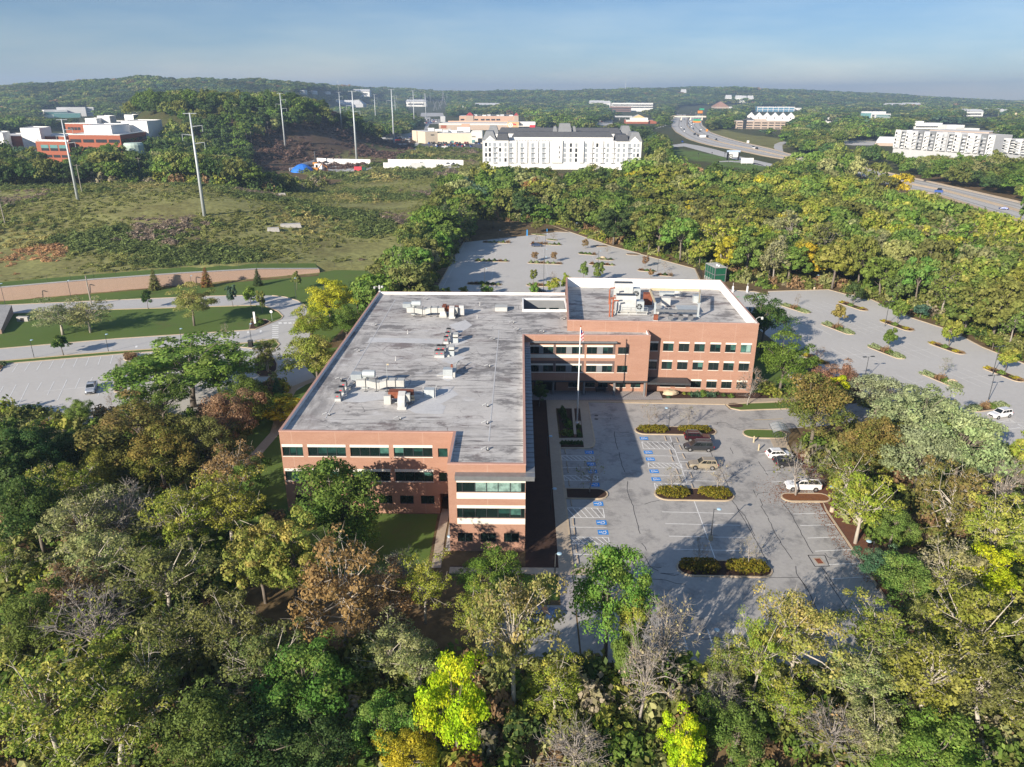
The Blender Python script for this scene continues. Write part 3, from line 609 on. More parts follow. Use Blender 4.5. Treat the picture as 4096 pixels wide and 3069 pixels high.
# link with entrance beneath
F = Facade((XR_, LY), (LX, LY)); U = lambda x: x-XR_
bays = [(1.9, 6.95), (7.45, 12.75), (13.68, 19.0)]; ops = []
for a, b_ in bays:
    for z0, z1 in ((9.43, 10.92), (5.5, 6.93)): ops += [(U(a), U(a+2.08), z0, z1), (U(b_-2.05), U(b_), z0, z1)]
ops += [(U(20), U(22.1), 9.45, 10.9), (U(20), U(22.1), 5.46, 6.95)]
F.wall(3.62, ZR, ops)
for i, o in enumerate(ops): F.window(*o, 2, [[0, 0], [0, 1], [0, 0], [1, 0], [0, 0], [0, 1]][i % 6], 0, i >= 12)
for a, b_ in bays:
    for z0, zl, zp in ((9.43, 10.94, 1), (5.5, 6.95, 0)):
        F.box('lintel', U(a), U(b_-.02), zl, zl+.36, -.05, .06, m_lintel); F.box('infill_panel', U(a+2.1), U(b_-2.07), z0, zl-.02, -.05, .03, m_greyp)
        if zp: F.box('panel_band', U(a-.1), U(b_+.5), 8.56, 9.3, -.05, .05, m_lintel)
        else: F.box('sill', U(a-.05), U(b_+.4), 5.34, 5.48, -.05, .06, m_lintel)
    F.box('dark_brick_band', U(a-.05), U(b_+.42), 7.33, 7.92, -.05, .025, m_brickd)
    F.box('dark_brick_band', U(b_+.01), U(b_+.42), 5.5, 7.32, -.05, .025, m_brickd); F.box('dark_brick_band', U(b_+.01), U(b_+.42), 9.42, 11.6, -.05, .025, m_brickd)
def canopy(F, u0, u1, z, depth, thick=.28):
    mb = MB(); F.bar(mb, u0, u1, z, z+.1, 0, depth); F.bar(mb, u0, u1, z+.101, z+.101+thick, depth-.08, depth); n = int((u1-u0)/1.6)
    for i in range(n+1): F.bar(mb, u0+(u1-u0-.06)*i/n, u0+(u1-u0-.06)*i/n+.06, z+.101, z+.16, 0, depth-.08)
    return mb
canopy(F, U(2.2), U(19.6), 12.05, 1.1).build('canopy', m_grey, bld, world=True)
mb = MB(); mb.prism([(XR_+.02, LY+.02), (LX, LY+.02), (LX, 145.3), (XR_+.02, 146)], 3.5, 3.61); F.bar(mb, 0, LX-XR_, 3.3, 3.64, -.02, .1)
mb.build('soffit', m_dgrey, bld, world=True)
for x, y in ((7.1, 143.8), (13.5, 143.6), (19.8, 143.4), (26.05, 143.2)):
    mb = MB(); mb.lathe([(.27, .09), (.27, 3.5)], (x, y, 0), 14); mb.lathe([(.33, .08), (.33, .2)], (x, y, 0), 14); mb.build('column', m_grey, bld, world=True, smooth=False)
F = Facade((LX, LY), (LX, 146.3)); F.wall(0, ZR, [])
F = Facade((XR_, 145.7), (LX+.2, 145.55)); U = lambda x: x-XR_
gx_ = [10.4, 13.9, 16.6, 20.4, 23.5]; ops = [(U(x), U(x+2.05), .95, 2.0) for x in gx_]+[(U(3.2), U(7.8), .1, 3.0)]
F.wall(0, 3.6, ops)
for o in ops[:-1]: F.window(*o, 2, [0, 1], 0)
dw = F.window(*ops[-1], 4, [0], 0, False); dw.name = 'entrance_door'
# entry hood
mb = MB(); mb.prism([(26.42, 142.7), (35.2, 142.3), (35.2, 145.75), (26.42, 146.1)], 3.0, 3.14); mb.prism([(26.42, 142.62), (35.28, 142.22), (35.28, 142.4), (26.42, 142.8)], 2.8, 3.2)
mb.build('entrance_hood', m_dgrey, bld, world=True)
# tall block
F = Facade(TA, TB); xs = [(27.0+i*3.13-T0.x)/math.cos(TH) for i in range(0)]
wx = [26.6, 29.76, 32.96, 36.13, 39.36, 42.44, 45.58]; U = lambda x: (x-T0.x)/math.cos(TH)
ops = []
for x in wx: ops += [(U(x), U(x+2.13), 8.93, 10.62), (U(x), U(x+2.13), 4.93, 6.6)]
lo = [(U(x), U(x+2.13), .95, 2.45) for x in wx[1:]]
F.wall(0, ZT, ops+lo)
tt = [[0, 0], [0, 0], [0, 1], [0, 1], [0, 0], [0, 0], [0, 1], [0, 2], [0, 1], [0, 0], [0, 2], [0, 1], [2, 3], [0, 0]]
for o, t in zip(ops, tt): F.window(*o, 2, t, .38)
for i, o in enumerate(lo): F.window(*o, 2, [1, 0] if i < 2 else [0, 0], .36 if i > 1 else 0)
for a, b_ in ((TB, TC), (TC, TDp)):
    F = Facade(a, b_); ops = [(2+i*3.13, 4.13+i*3.13, z, z+1.7) for i in range(11) for z in (8.93, 4.93, .95)]
    F.wall(0, ZT, ops)
    for o in ops: F.window(*o, 2, None, .36)
F = Facade(TDp, TA); F.wall(0, ZT, [])
# parapets, copings and decks
def parapet(name, poly, ztop, inner, zd, w=.34, closed=True):
    mb = MB(); ins = inset(poly, w); out = inset(poly, -.04); n = len(poly)
    for i in range(n if closed else n-1):
        j = (i+1) % n; o1, o2, i1, i2 = out[i], out[j], ins[i], ins[j]
        mb.quad((*o1, ztop+.07), (*o2, ztop+.07), (*i2, ztop+.07), (*i1, ztop+.07)); mb.quad((*o1, ztop-.12), (*o2, ztop-.12), (*o2, ztop+.07), (*o1, ztop+.07))
        mb.quad((*i2, zd), (*i1, zd), (*i1, ztop+.07), (*i2, ztop+.07), 1)
    return mb.build(name, [m_cope, inner], bld, world=True)
mainpoly = [(XL, YF), (XJ, YF), (XJ, YW), (XR_, YW), (XR_, LY), (LX, LY), (LX, 146.25), (9.92, 147.0), (11.4, 176.56), (XL, YB)]
parapet('parapet', mainpoly[6:]+mainpoly[:6]+[mainpoly[6]], ZR, m_wht, ZD, closed=False) if 0 else None
mb = MB(); pp_ = mainpoly; ins = inset(pp_, .34); out = inset(pp_, -.04); n = len(pp_)
for i in range(n):
    j = (i+1) % n
    if i in (6, 7): continue
    mb.quad((*out[i], ZR+.07), (*out[j], ZR+.07), (*ins[j], ZR+.07), (*ins[i], ZR+.07)); mb.quad((*out[i], ZR-.12), (*out[j], ZR-.12), (*out[j], ZR+.07), (*out[i], ZR+.07))
    mb.quad((*ins[j], ZD), (*ins[i], ZD), (*ins[i], ZR+.07), (*ins[j], ZR+.07), 1)
mb.build('parapet', [m_cope, m_wht], bld, world=True)
tall = [tuple(TA), tuple(TB), tuple(TC), tuple(TDp)]; parapet('parapet', tall, ZT, m_wht, ZD+.02)
N0, N1, M0, M1 = .95, 10.55, 161.9, 171.5                                # light well in the roof
mb = MB()
for q in ([(XL, YF), (XJ, YF), (XJ, M0), (XL, M0)], [(XJ, YW), (XR_, YW), (XR_, M0), (XJ, M0)], [(XR_, LY), (LX, LY), (LX, 146.4), (9.95, 147.1), (10.6, M0), (XR_, M0)], [(XL, M0), (N0, M0), (N0, M1), (XL, M1)], [(XL, M1), (11.2, M1), (11.4, YB), (XL, YB)]): mb.sheet(q, ZD)
mb.build('roof', m_roof, bld, world=True)
mb = MB(); mb.sheet([tuple(p) for p in inset(tall, .2)], ZD+.02); mb.build('roof', m_roof, bld, world=True)
mb = MB(); ring = [(N0, M0), (N1, M0), (N1, M1), (N0, M1)]
for i in range(4):
    a, b_ = ring[i], ring[(i+1) % 4]; mb.quad((*b_, 4), (*a, 4), (*a, ZD), (*b_, ZD), 0)
kerb_ring(mb, inset(ring, -.3), .3, ZD, ZR-.1, 1); mb.sheet(ring, 4, 2); mb.build('light_well', [m_greyp, m_wht, m_dgrey], bld, world=True)
for x in (4.2, 7.2):
    mb = MB(); mb.box((x+1, M1-.06, 10.3), (2.2, .06, .7)); mb.build('window', m_pane, bld, world=True, color=(.01, .02, .02))
# metal sunshade along the right side and the wing
mb = MB(); y0, y1 = 84.9, 141.2
mb.prism([(-8.3, 85.35), (2.15, 85.35), (2.15, 141.5), (.97, 141.5), (.97, 86.5), (-8.3, 86.5)], 12.1, 12.2)
for i in range(38):
    y = 86.6+i*1.45; mb.box((1.56, y, 12.202), (1.17, .06, .07))
mb.box((2.13, 113.5, 11.75), (.06, 56, .34)); mb.box((-3.1, 85.37, 11.55), (10.4, .06, .55))
mb.build('sunshade', m_galv if 0 else m_grey, bld, world=True)
# lighter membrane patches and crickets
rp = MB(); RP = lambda *pts: [tuple(at('B2', *p, ZD)[:2]) for p in pts]
for i, q in enumerate((RP((985, 757), (1620, 770), (1605, 812), (965, 795)), RP((1665, 650), (1810, 605), (1870, 650), (1765, 720)), RP((1540, 930), (1640, 880), (1815, 930), (1690, 990)), RP((1600, 800), (1700, 740), (1840, 790), (1720, 830)), RP((1540, 1085), (1640, 1040), (1790, 1085), (1660, 1140)), RP((1450, 1255), (1660, 1180), (1750, 1250), (1600, 1330), (1500, 1310)), RP((1290, 1370), (1450, 1270), (1640, 1350), (1610, 1420), (1380, 1415)), RP((680, 1310), (900, 1180), (1140, 1200), (1110, 1290), (900, 1320)))): rp.sheet(q, ZD+.006+.002*i)
for a, b_ in (((1205, 428), (600, 1455)), ((1205, 428), (2205, 440)), ((600, 1462), (2030, 1475)), ((2100, 690), (2010, 1657)), ((2100, 690), (2212, 690))): rp.strip([at('B2', *a, ZD), at('B2', *b_, ZD)], .16, ZD+.03)
rp.build('roof_patch', m_patch, bld, world=True)

m_unit = mat('weathered_white_metal', (.47, .475, .465), .6, .18, 1.1)
# ------------------------------------------------------------------ rooftop equipment (things standing on the roof)
def rz(k, x, y): return at(k, x, y, ZD)
E1 = lambda x, y, z=ZD: at('P', 1560+x/4.337, 1130+y/4.337, z)
E2 = lambda x, y, z=ZD: at('P', 1300+x/4.337, 1480+y/4.337, z)
E3 = lambda x, y, z=ZD: at('P', 2380+x/4.337, 1120+y/4.337, z)
def duct(loc, L, label):
    t = thing('roof_duct', label, 'duct', loc, 0, 'big sheet metal ducts on the roof', (1, .9, .82))
    secs = [(0, 1.0, 1.5), (L*.2, 1.0, 1.5), (L*.42, .55, 1.95), (L*.48, .5, 2.0), (L*.64, 1.0, 1.55), (L, 1.0, 1.5)]
    for (x0, a0, b0), (x1, a1, b1) in zip(secs, secs[1:]):
        mb = MB(); vs = []
        for x, a, b_ in ((x0+.02, a0, b0), (x1-.02, a1, b1)): vs += [(x, -.75, a), (x, .75, a), (x, .75, a+1.35), (x, -.75, a+1.35)]
        mb.add(vs, [(0, 1, 2, 3), (7, 6, 5, 4), (0, 4, 5, 1), (1, 5, 6, 2), (2, 6, 7, 3), (3, 7, 4, 0)]); mb.build('duct_section', m_duct, t)
    for x in (L*.2, L*.42, L*.64, L*.82):
        mb = MB(); mb.box((x, -.8, 0), (.08, .08, 2.45)); mb.box((x, .8, 0), (.08, .08, 2.45)); mb.box((x, 0, 2.46), (.08, 1.7, .08)); mb.box((x, -.8, 0), (.6, .3, .06)); mb.build('support_leg', m_dgrey, t)
    mb = MB(); mb.box((L*.15, .95, 0), (.9, .9, 2.6)); mb.lathe([(.75, 0), (.75, 2.0)], (L*.12, .9, 3.1), 14, 0, 'x'); mb.build('fan_housing', m_galv, t)
    mb = MB(); mb.add([(-.9, -.2, 2.3), (L*.1, .2, 1.6), (L*.1, 1.7, 1.6), (-.9, 1.7, 2.3), (-.9, -.2, 3.3), (L*.1, .2, 3.2), (L*.1, 1.7, 3.2), (-.9, 1.7, 3.3)], [(0, 3, 2, 1), (4, 5, 6, 7), (0, 1, 5, 4), (1, 2, 6, 5), (2, 3, 7, 6), (3, 0, 4, 7)]); mb.build('intake_hood', m_galv, t)
    return t
duct(E2(560, 345), 7.9, 'long grey duct with kinked middle near the front of the roof, beside the red unit')
d2 = duct(E1(300, 575), 8.3, 'long grey duct with a drop hood at its right end near the far roof edge')
mb = MB(); mb.box((8.0, -.9, 0), (1.6, 1.5, .5)); mb.box((8.0, -.9, .5), (1.6, 1.5, 1.1), 0, 0, (.55, .6)); mb.build('drop_hood', m_duct, d2)
def burner(loc, label, two):
    t = thing('exhaust_fan_unit', label, 'exhaust fan', loc, 0, 'rust red fan units on the roof', (.88, .88, .8))
    mb = MB(); mb.box((-.6, 2.9, 1.0), (4.4, 1.6, 1.3)); mb.build('rusted_plenum', m_rust, t)
    mb = MB()
    for x in (-2.6, -1.0, .6, 1.5):
        for y in (2.2, 3.6): mb.box((x, y, 0), (.12, .12, 1.0))
    mb.box((-.6, 2.2, .0), (4.2, .1, .12)); mb.build('leg_frame', m_galv, t)
    mb = MB(); mb.box((0, 0, 0), (1.6, 2.0, .55)); mb.build('base_curb', m_unit, t)
    mb = MB()
    prof = [(-1.0+.0, .55), (-1.0, 1.6), (-.2, 2.6), (.9, 3.1), (1.9, 2.7), (2.1, 1.9), (1.6, 1.2), (.9, .9), (.9, .55)]
    n = len(prof); vs = [(-.7, y, z) for y, z in prof]+[(.55, y, z) for y, z in prof]
    mb.add(vs, [(i, (i+1) % n, n+(i+1) % n, n+i) for i in range(n)]+[tuple(range(n-1, -1, -1)), tuple(range(n, 2*n))]); mb.build('fan_scroll', m_unit, t)
    mb = MB(); mb.box((1.0, .6, 1.2), (.7, .9, 1.5)); mb.build('motor_box', m_duct, t)
    mb = MB(); mb.lathe([(.25, 0), (.25, 1.0)], (.9, 1.7, 1.6), 8, 0, 'x'); mb.box((1.5, 1.6, .9), (.9, .7, .35)); mb.build('motor', m_tan, t)
    if two:
        mb = MB(); mb.box((2.2, 1.6, .4), (1.4, 1.4, 1.9)); mb.lathe([(.75, 0), (.75, 1.2)], (1.6, 1.8, 2.2), 12, 0, 'x'); mb.build('second_fan', m_unit, t)
        mb = MB(); mb.box((-2.2, 3.0, 2.31), (.9, 3.0, .2)); mb.build('duct_cover', m_rust, t)
    else:
        mb = MB(); mb.box((-2.9, 2.0, 0), (1.2, 1.3, 1.8)); mb.build('control_cabinet', m_duct, t)
    return t
burner(E2(1345, 655), 'white scroll fan with rust red plenum behind it on the near part of the roof', 0)
burner(E1(1080, 610), 'white double scroll fan with red topped plenum near the far roof edge', 1)
def condenser_mesh():
    mb = MB(); mb.box((0, 0, .55), (.95, .95, .85)); return mb.mesh('condenser_body', m_grey)
cmesh = condenser_mesh()
mb = MB(); mb.lathe([(.38, 0), (.38, .07)], n=12); fmesh = mb.mesh('fan_grille', m_black)
mb = MB(); mb.box((0, 0, .05), (.34, .02, .17)); lmesh = mb.mesh('red_label', m_red)
mb = MB(); mb.box((0, 0, .04), (1.0, .9, .5), 0, 0, (.9, .9)); smesh = mb.mesh('stand', m_unit)
for k, (pts, row) in enumerate((([E2(232, 535), E2(290, 430), E2(335, 330)], 'left of the near duct'), ([E1(975, 1062), E1(1000, 985), E1(1020, 915)], 'beside the pale roof strip'), ([E1(820, 1300), E1(900, 1300), E1(850, 1215), E1(930, 1215)], 'forming the cluster of four'))):
    nm = [['nearest', 'middle', 'farthest'], ['nearest', 'middle', 'farthest'], ['near left', 'near right', 'far left', 'far right']][k]
    for p, w_ in zip(pts, nm):
        t = thing('condenser_unit', 'grey condenser with black fan, %s of those %s' % (w_, row), 'condenser unit', p, 0, 'condenser units on the roof')
        part('casing', cmesh, t); part('fan_grille', fmesh, t, loc=(0, 0, 1.42)); part('red_label', lmesh, t, loc=(0, -.487, .8)); part('stand', smesh, t)
def pipe_rack(pts, label):
    t = thing('pipe_rack', label, 'pipe rack', pts[0], 0, 'pipe runs beside the condensers'); q = [Vector(p)-Vector(pts[0]) for p in pts]
    for k in range(3):
        mb = MB(); mb.tube([p+Vector((k*.18, 0, .35)) for p in q], .06, 6); mb.build('pipe', m_unit if k else m_galv, t)
    mb = MB()
    for p in q: mb.box((p.x+.18, p.y, 0), (.7, .15, .3))
    mb.build('rail', m_duct, t)
pipe_rack([E2(290, 520), E2(400, 330), E2(480, 215)], 'sloping run of pipes right of the three left condensers'); pipe_rack([E1(1010, 1062), E1(1050, 910)], 'pipe run right of the three condensers by the pale strip')
pipe_rack([E1(985, 1290), E1(1010, 1130)], 'pipe run right of the four condensers')
t = thing('air_handler', 'small grey air handler on a white stand, isolated near the roof centre', 'air handler', E1(1010, 1640)); mb = MB(); mb.box((0, 0, .5), (1.6, 1.4, 1.1)); mb.build('casing', m_galv, t)
mb = MB(); mb.box((1.0, 1.2, .1), (.5, 3.6, .9)); mb.tube([(1.0, 3, .8), (1.3, 4.6, 1.2), (1.6, 5, 1.2)], .12); mb.build('duct_arm', m_duct, t); mb = MB(); mb.box((0, 0, 0), (1.8, 1.6, .45), 0, 0, (.8, .8)); mb.box((-1.4, .3, .2), (1.2, .5, .12)); mb.build('stand', m_unit, t); mb = MB(); mb.box((.6, .6, 1.6), (.35, .35, .5)); mb.build('red_valve', m_rust, t)
for p, w_ in ((E1(1140, 1040), 'beside the three condensers'), (E1(1070, 1265), 'beside the four condensers')):
    t = thing('roof_fan_box', 'pale gooseneck duct box ' + w_, 'duct box', p, 0, 'gooseneck boxes'); mb = MB(); mb.box((0, 0, 0), (1.0, .8, 1.2)); mb.build('casing', m_galv, t); mb = MB(); mb.box((0, .5, 1.0), (1.0, 1.8, .7)); mb.build('gooseneck', m_duct, t)
t = thing('roof_hatch', 'low pale rectangular roof hatch near the light well', 'roof hatch', E1(1930, 480)); mb = MB(); mb.box((0, 0, 0), (2.7, 2.4, .85)); mb.build('curb', m_unit, t); mb = MB(); mb.box((0, 0, .853), (2.8, 2.5, .1)); mb.build('lid', m_duct, t)
t = thing('access_hatch', 'grey roof access box between white guard rails', 'access hatch', E2(1815, 455)); mb = MB(); mb.box((0, 0, 0), (1.6, 1.5, 1.3), 0, 0, (1, .8)); mb.build('casing', m_galv, t)
for x in (-1.05, 1.05):
    mb = MB(); mb.tube([(x, -.9, 0), (x, -.9, 1.3), (x, .9, 1.7), (x, .9, 0)], .04); mb.tube([(x, -.9, .7), (x, .9, 1.0)], .03); mb.build('guard_rail', m_unit, t)
vents = [('B2', 1025, 655, 'by the left parapet, farthest of the row'), ('B2', 878, 880, 'by the left parapet, third from the front'), ('B2', 720, 1128, 'by the left parapet near the condensers'), ('B2', 615, 1435, 'in the front left roof corner'), ('B2', 1230, 1470, 'behind the middle of the front parapet'), ('B2', 1985, 1508, 'by the white seam near the wing'), ('B2', 1988, 1358, 'right of the wide clean patch'), ('B2', 2005, 1015, 'right of the isolated air handler'), ('B2', 2045, 778, 'right of the three condensers'), ('B2', 2215, 636, 'in front of the light well'), ('B2', 1467, 430, 'in front of the far parapet'), ('C2', 1985, 440, 'on the roof of the front wing'), ('B3', 262, 715, 'on the link roof behind its front parapet'), ('B3', 40, 695, 'where the link roof meets the long roof'), ('B3', 440, 605, 'close to the tall block wall')]
for k, x, y, w_ in vents:
    t = thing('vent_pipe', 'white angled vent pipe with dark mouth ' + w_, 'vent pipe', at(k, x, y, ZD), .6, 'vent pipes on the roof')
    mb = MB(); mb.tube([(.35, 0, 0), (.35, 0, .4), (0, 0, .58), (-.7, 0, .45)], .09, 8); mb.build('pipe', m_unit, t); mb = MB(); mb.lathe([(.22, 0), (.16, .1)], (.35, 0, 0), 10); mb.build('flashing', m_black, t)
for k, x, y, w_ in (('B2', 1312, 725, 'left of the pale strip'), ('B2', 1208, 955, 'left of the four condensers'), ('B2', 1912, 590, 'below the far hatch'), ('B2', 1935, 480, 'left of the far hatch'), ('B2', 1130, 1300, 'beside the near scroll fan')):
    mb = MB(); mb.tube([(0, 0, 0), (0, 0, .8)], .07, 8); mb.lathe([(.16, 0), (.1, .15)], n=8); tag(mb.build('stub_pipe', m_unit, loc=at(k, x, y, ZD)), 'short upright white pipe ' + w_, 'stub pipe', 'stub pipes')
t = thing('whip_antenna', 'thin pole with small pennant standing behind the near duct', 'antenna', E2(1090, 300)); mb = MB(); mb.tube([(0, 0, 0), (0, 0, 4.2)], .04); mb.build('pole', m_galv, t); mb = MB(); mb.box((.2, 0, 3.9), (.35, .03, .25)); mb.build('pennant', m_tan, t)
def cctv(loc, label, sgn):
    t = thing('security_camera', label, 'security camera', loc, 0, 'security cameras on the parapet'); mb = MB(); mb.box((0, 0, 0), (.5, .4, .25)); mb.tube([(0, 0, .2), (0, 0, .9), (sgn*.5, 0, 1.25), (sgn*1.2, 0, 1.2)], .06); mb.build('arm', m_unit, t)
    mb = MB(); mb.lathe([(.05, -.5), (.24, -.4), (.26, -.1), (.15, .1)], (sgn*1.2, 0, 1.2), 10); mb.build('dome', m_unit, t); return t
c_ = cctv((XL+.3, YB-.3, ZR+.08), 'white camera cluster on the far left roof corner', -1); mb = MB(); mb.lathe([(.05, -.5), (.24, -.4), (.26, -.1), (.15, .1)], (.7, 0, 1.4), 10); mb.tube([(0, 0, .9), (.7, 0, 1.4)], .06); mb.box((0, 0, .7), (.4, .4, .9)); mb.build('dome', m_unit, c_)
cctv((TB.x-.6, TB.y+.3, ZT+.08), 'white dome camera on an arm at the right corner of the tall block', 1)

# plant on the tall block
for i, (p, w_) in enumerate(((E3(520, 560), 'nearer'), (E3(480, 330), 'farther'))):
    t = thing('cooling_tower', 'white cooling tower with dark louvred top, the %s of the pair' % w_, 'cooling tower', p, TH, 'cooling towers on the tall block')
    mb = MB(); mb.box((0, 0, .8), (4.4, 2.6, 2.3)); mb.build('casing', m_unit, t); mb = MB(); mb.box((0, 0, 3.102), (4.4, 2.6, .9), 0, 0, (1, .75)); mb.build('upper_casing', m_unit, t)
    mb = MB(); mb.box((0, .1, 4.003), (4.1, 1.7, .08)); mb.build('louvred_top', m_dgrey, t); mb = MB(); mb.box((0, 0, 0), (4.6, 2.8, .79)); mb.build('basin', m_duct, t)
    mb = MB(); mb.box((3.1, -.1, .3), (1.8, 2.4, 2.5), 0, 0, (1, .8)); mb.build('fan_section', m_galv, t); mb = MB(); mb.lathe([(.62, 0), (.62, .1)], (2.9, -1.4, 1.7), 16, 0, 'y'); mb.build('fan_guard', m_black, t)
    for a in range(6):
        mb = MB(); mb.box((0, 0, .05), (.1, .04, .5)); o = mb.build('fan_blade', m_galv, t, loc=(2.9, -1.43, 1.7)); o.rotation_euler = (0, a*math.pi/3, 0)
for i, (x, y, h) in enumerate(((250, 640, 4.2), (300, 640, 3.6), (245, 420, 3.8), (310, 500, 3.0))):
    p = E3(x, y); mb = MB(); mb.tube([(0, 0, 0), (0, 0, h-.5), (.15, .1, h), (1.2, .3, h)], .17, 8); tag(mb.build('riser_pipe', m_orange, loc=p), 'orange riser pipe left of the cooling towers, %s' % ('nearest to the parapet', 'second from the parapet', 'farthest and bent over', 'shortest of the four')[i], 'pipe', 'orange pipes by the cooling towers')
t = thing('steel_screen_frame', 'big grey steel beam frame around the equipment well on the tall roof', 'steel frame', E3(1030, 640), TH); w1 = E3(1030, 640); 
def fl(p): 
    d = Vector(p)-w1; return Vector((d.x*math.cos(-TH)-d.y*math.sin(-TH), d.x*math.sin(-TH)+d.y*math.cos(-TH), 0))
pA, pB, pC, pD = Vector((0, 0, 0)), fl(E3(1780, 655)), fl(E3(1820, 440))+Vector((0, 1.5, 0)), fl(E3(950, 420))+Vector((0, 1.5, 0))
for p in (pA, pB, pC, pD):
    mb = MB(); mb.box((p.x, p.y, 0), (.4, .4, 3.3)); mb.box((p.x, p.y, 0), (.8, .8, .25)); mb.build('post', m_galv, t)
for a, b_, z in ((pA, pB, 1.2), (pD, pC, 2.9), (pA, pD, 2.75), (pB, pC, 2.75)):
    d = b_-a; L = d.length; mb = MB(); mb.box(((a.x+b_.x)/2, (a.y+b_.y)/2, z), (L-.42, .3, .55), math.atan2(d.y, d.x)); mb.build('beam', m_grey if z < 2 else m_tan, t)
def rbox(name, label, cat, p, d, m, extra=()):
    t = thing(name, label, cat, p, TH); mb = MB(); mb.box((0, 0, .15), d); mb.build('casing', m, t); mb = MB(); mb.box((0, 0, 0), (d[0]+.2, d[1]+.2, .149)); mb.build('plinth', m_unit, t); return t
rbox('rusted_tank', 'rust red box between cooling tower and steel frame', 'tank', E3(905, 430), (1.9, 2.0, 2.6), m_rust)
rbox('equipment_platform', 'flat grey equipment cover inside the steel frame at right', 'equipment cover', E3(1590, 555), (4.6, 3.6, .9), m_galv)
rbox('air_unit', 'pale box unit inside the steel frame at its far left', 'air unit', E3(1220, 440), (2.0, 1.6, 1.8), m_unit)
rbox('air_unit', 'low white sloping unit inside the steel frame at its near left', 'air unit', E3(1130, 560), (1.8, 3.0, 1.0), m_duct)
rbox('duct_run', 'long pale duct lying behind the steel frame', 'duct', E3(1270, 262), (4.2, 2.0, .7), m_galv)
rbox('air_unit', 'grey box outside the right end of the steel frame', 'air unit', E3(1760, 385), (1.8, 1.6, 1.5), m_galv)
p = E3(1430, 290); t = thing('water_tank', 'white upright tank with a domed top behind the steel frame', 'tank', p); mb = MB(); mb.lathe([(.8, 0), (.8, 1.2), (.6, 1.6), (.2, 1.75)], n=14); mb.build('shell', m_unit, t); mb = MB(); mb.tube([(.9, 0, 0), (.9, 0, 2.0)], .1); mb.build('standpipe', m_unit, t)
t = thing('guard_railing', 'white guard railing inside the steel frame', 'railing', E3(1275, 560), TH)
mb = MB()
for z in (.5, 1.0): mb.tube([(-1.7, 0, z), (1.7, 0, z)], .04)
for x in (-1.7, 0, 1.7): mb.tube([(x, 0, 0), (x, 0, 1.0)], .04)
mb.build('rail', m_unit, t)
t = thing('catwalk', 'grey steel catwalk with railing along the near cooling tower', 'catwalk', E3(640, 590), TH); mb = MB(); mb.box((0, 0, .5), (7, .9, .15)); mb.build('deck', m_duct, t); mb = MB()
for z in (1.1, 1.6): mb.tube([(-2.5, -.4, z), (3.4, -.4, z)], .03)
for x in (-2.5, -.5, 1.5, 3.4): mb.tube([(x, -.4, .65), (x, -.4, 1.6)], .03)
mb.build('rail', m_galv, t)
mb = MB()
for x in (-3.2, -1, 1, 3.2): mb.box((x, 0, 0), (.12, .8, .5))
mb.build('legs', m_galv, t)
mb = MB(); mb.tube([(-3.6, 0, .25), (4, 0, .25)], .16, 8); mb.box((0, .0, 0), (.3, .3, .1)); tag(mb.build('lagged_pipe', m_unit, loc=E3(590, 612)), 'long white lagged pipe in front of the near cooling tower', 'pipe')
for i, x in enumerate((1305, 1480, 1650)):
    t = thing('condenser_unit', 'small grey condenser behind the tall front parapet, %s of three' % ('left', 'middle', 'right')[i], 'condenser unit', E3(x, 722), TH, 'condensers behind the tall front parapet')
    part('casing', cmesh, t); part('fan_grille', fmesh, t, loc=(0, 0, 1.42))
rbox('junction_cabinet', 'brown and white cabinet below the left post of the steel frame', 'cabinet', E3(1050, 705), (.9, .7, 1.2), m_rust)
# ------------------------------------------------------------------ vegetation meshes
def leaf_material(name, inst=False):
    m, nt, b, out = nodes(name)
    if inst: c1 = nn(nt, 'ShaderNodeAttribute', attribute_name='tint', attribute_type='INSTANCER').outputs['Color']; c2 = nn(nt, 'ShaderNodeAttribute', attribute_name='tint2', attribute_type='INSTANCER').outputs['Color']
    else: c1 = nn(nt, 'ShaderNodeObjectInfo').outputs['Color']; c2 = nn(nt, 'ShaderNodeAttribute', attribute_name='tint2', attribute_type='OBJECT').outputs['Color']
    cl = nn(nt, 'ShaderNodeAttribute', attribute_name='cl').outputs['Fac']; rnd = nn(nt, 'ShaderNodeNewGeometry').outputs['Random Per Island']
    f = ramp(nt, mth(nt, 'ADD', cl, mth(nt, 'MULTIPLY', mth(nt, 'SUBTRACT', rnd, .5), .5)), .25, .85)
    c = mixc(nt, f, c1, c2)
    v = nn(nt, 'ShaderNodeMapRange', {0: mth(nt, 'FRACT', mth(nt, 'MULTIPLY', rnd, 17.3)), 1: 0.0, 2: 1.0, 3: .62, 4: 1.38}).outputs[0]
    c = nn(nt, 'ShaderNodeVectorMath', {0: c, 'Scale': v}, operation='SCALE').outputs[0]
    nt.links.new(c, b.inputs['Base Color']); b.inputs['Roughness'].default_value = .65; b.inputs['Specular IOR Level'].default_value = .18
    tr = nt.nodes.new('ShaderNodeBsdfTranslucent'); nt.links.new(c, tr.inputs[0]); mx = nt.nodes.new('ShaderNodeMixShader'); mx.inputs[0].default_value = .42
    nt.links.new(b.outputs[0], mx.inputs[1]); nt.links.new(tr.outputs[0], mx.inputs[2]); nt.links.new(mx.outputs[0], out.inputs[0]); return m
m_leaf = leaf_material('leaves'); m_leafi = leaf_material('woodland_leaves', True)
m_bark = mat('bark', (.17, .145, .12), .95, .25, 1.5, obj=True); m_barkp = mat('pale_bark', (.43, .39, .33), .9, .2, 1.2, obj=True); m_barkg = mat('grey_twigs', (.3, .27, .24), .95, .2, 2, obj=True)
def unit(n, rng, zmin=-1.0):
    out = np.zeros((0, 3))
    while len(out) < n:
        v = rng.normal(size=(n*2, 3)); v /= np.linalg.norm(v, axis=1)[:, None]; out = np.concatenate([out, v[v[:, 2] > zmin]])
    return out[:n]
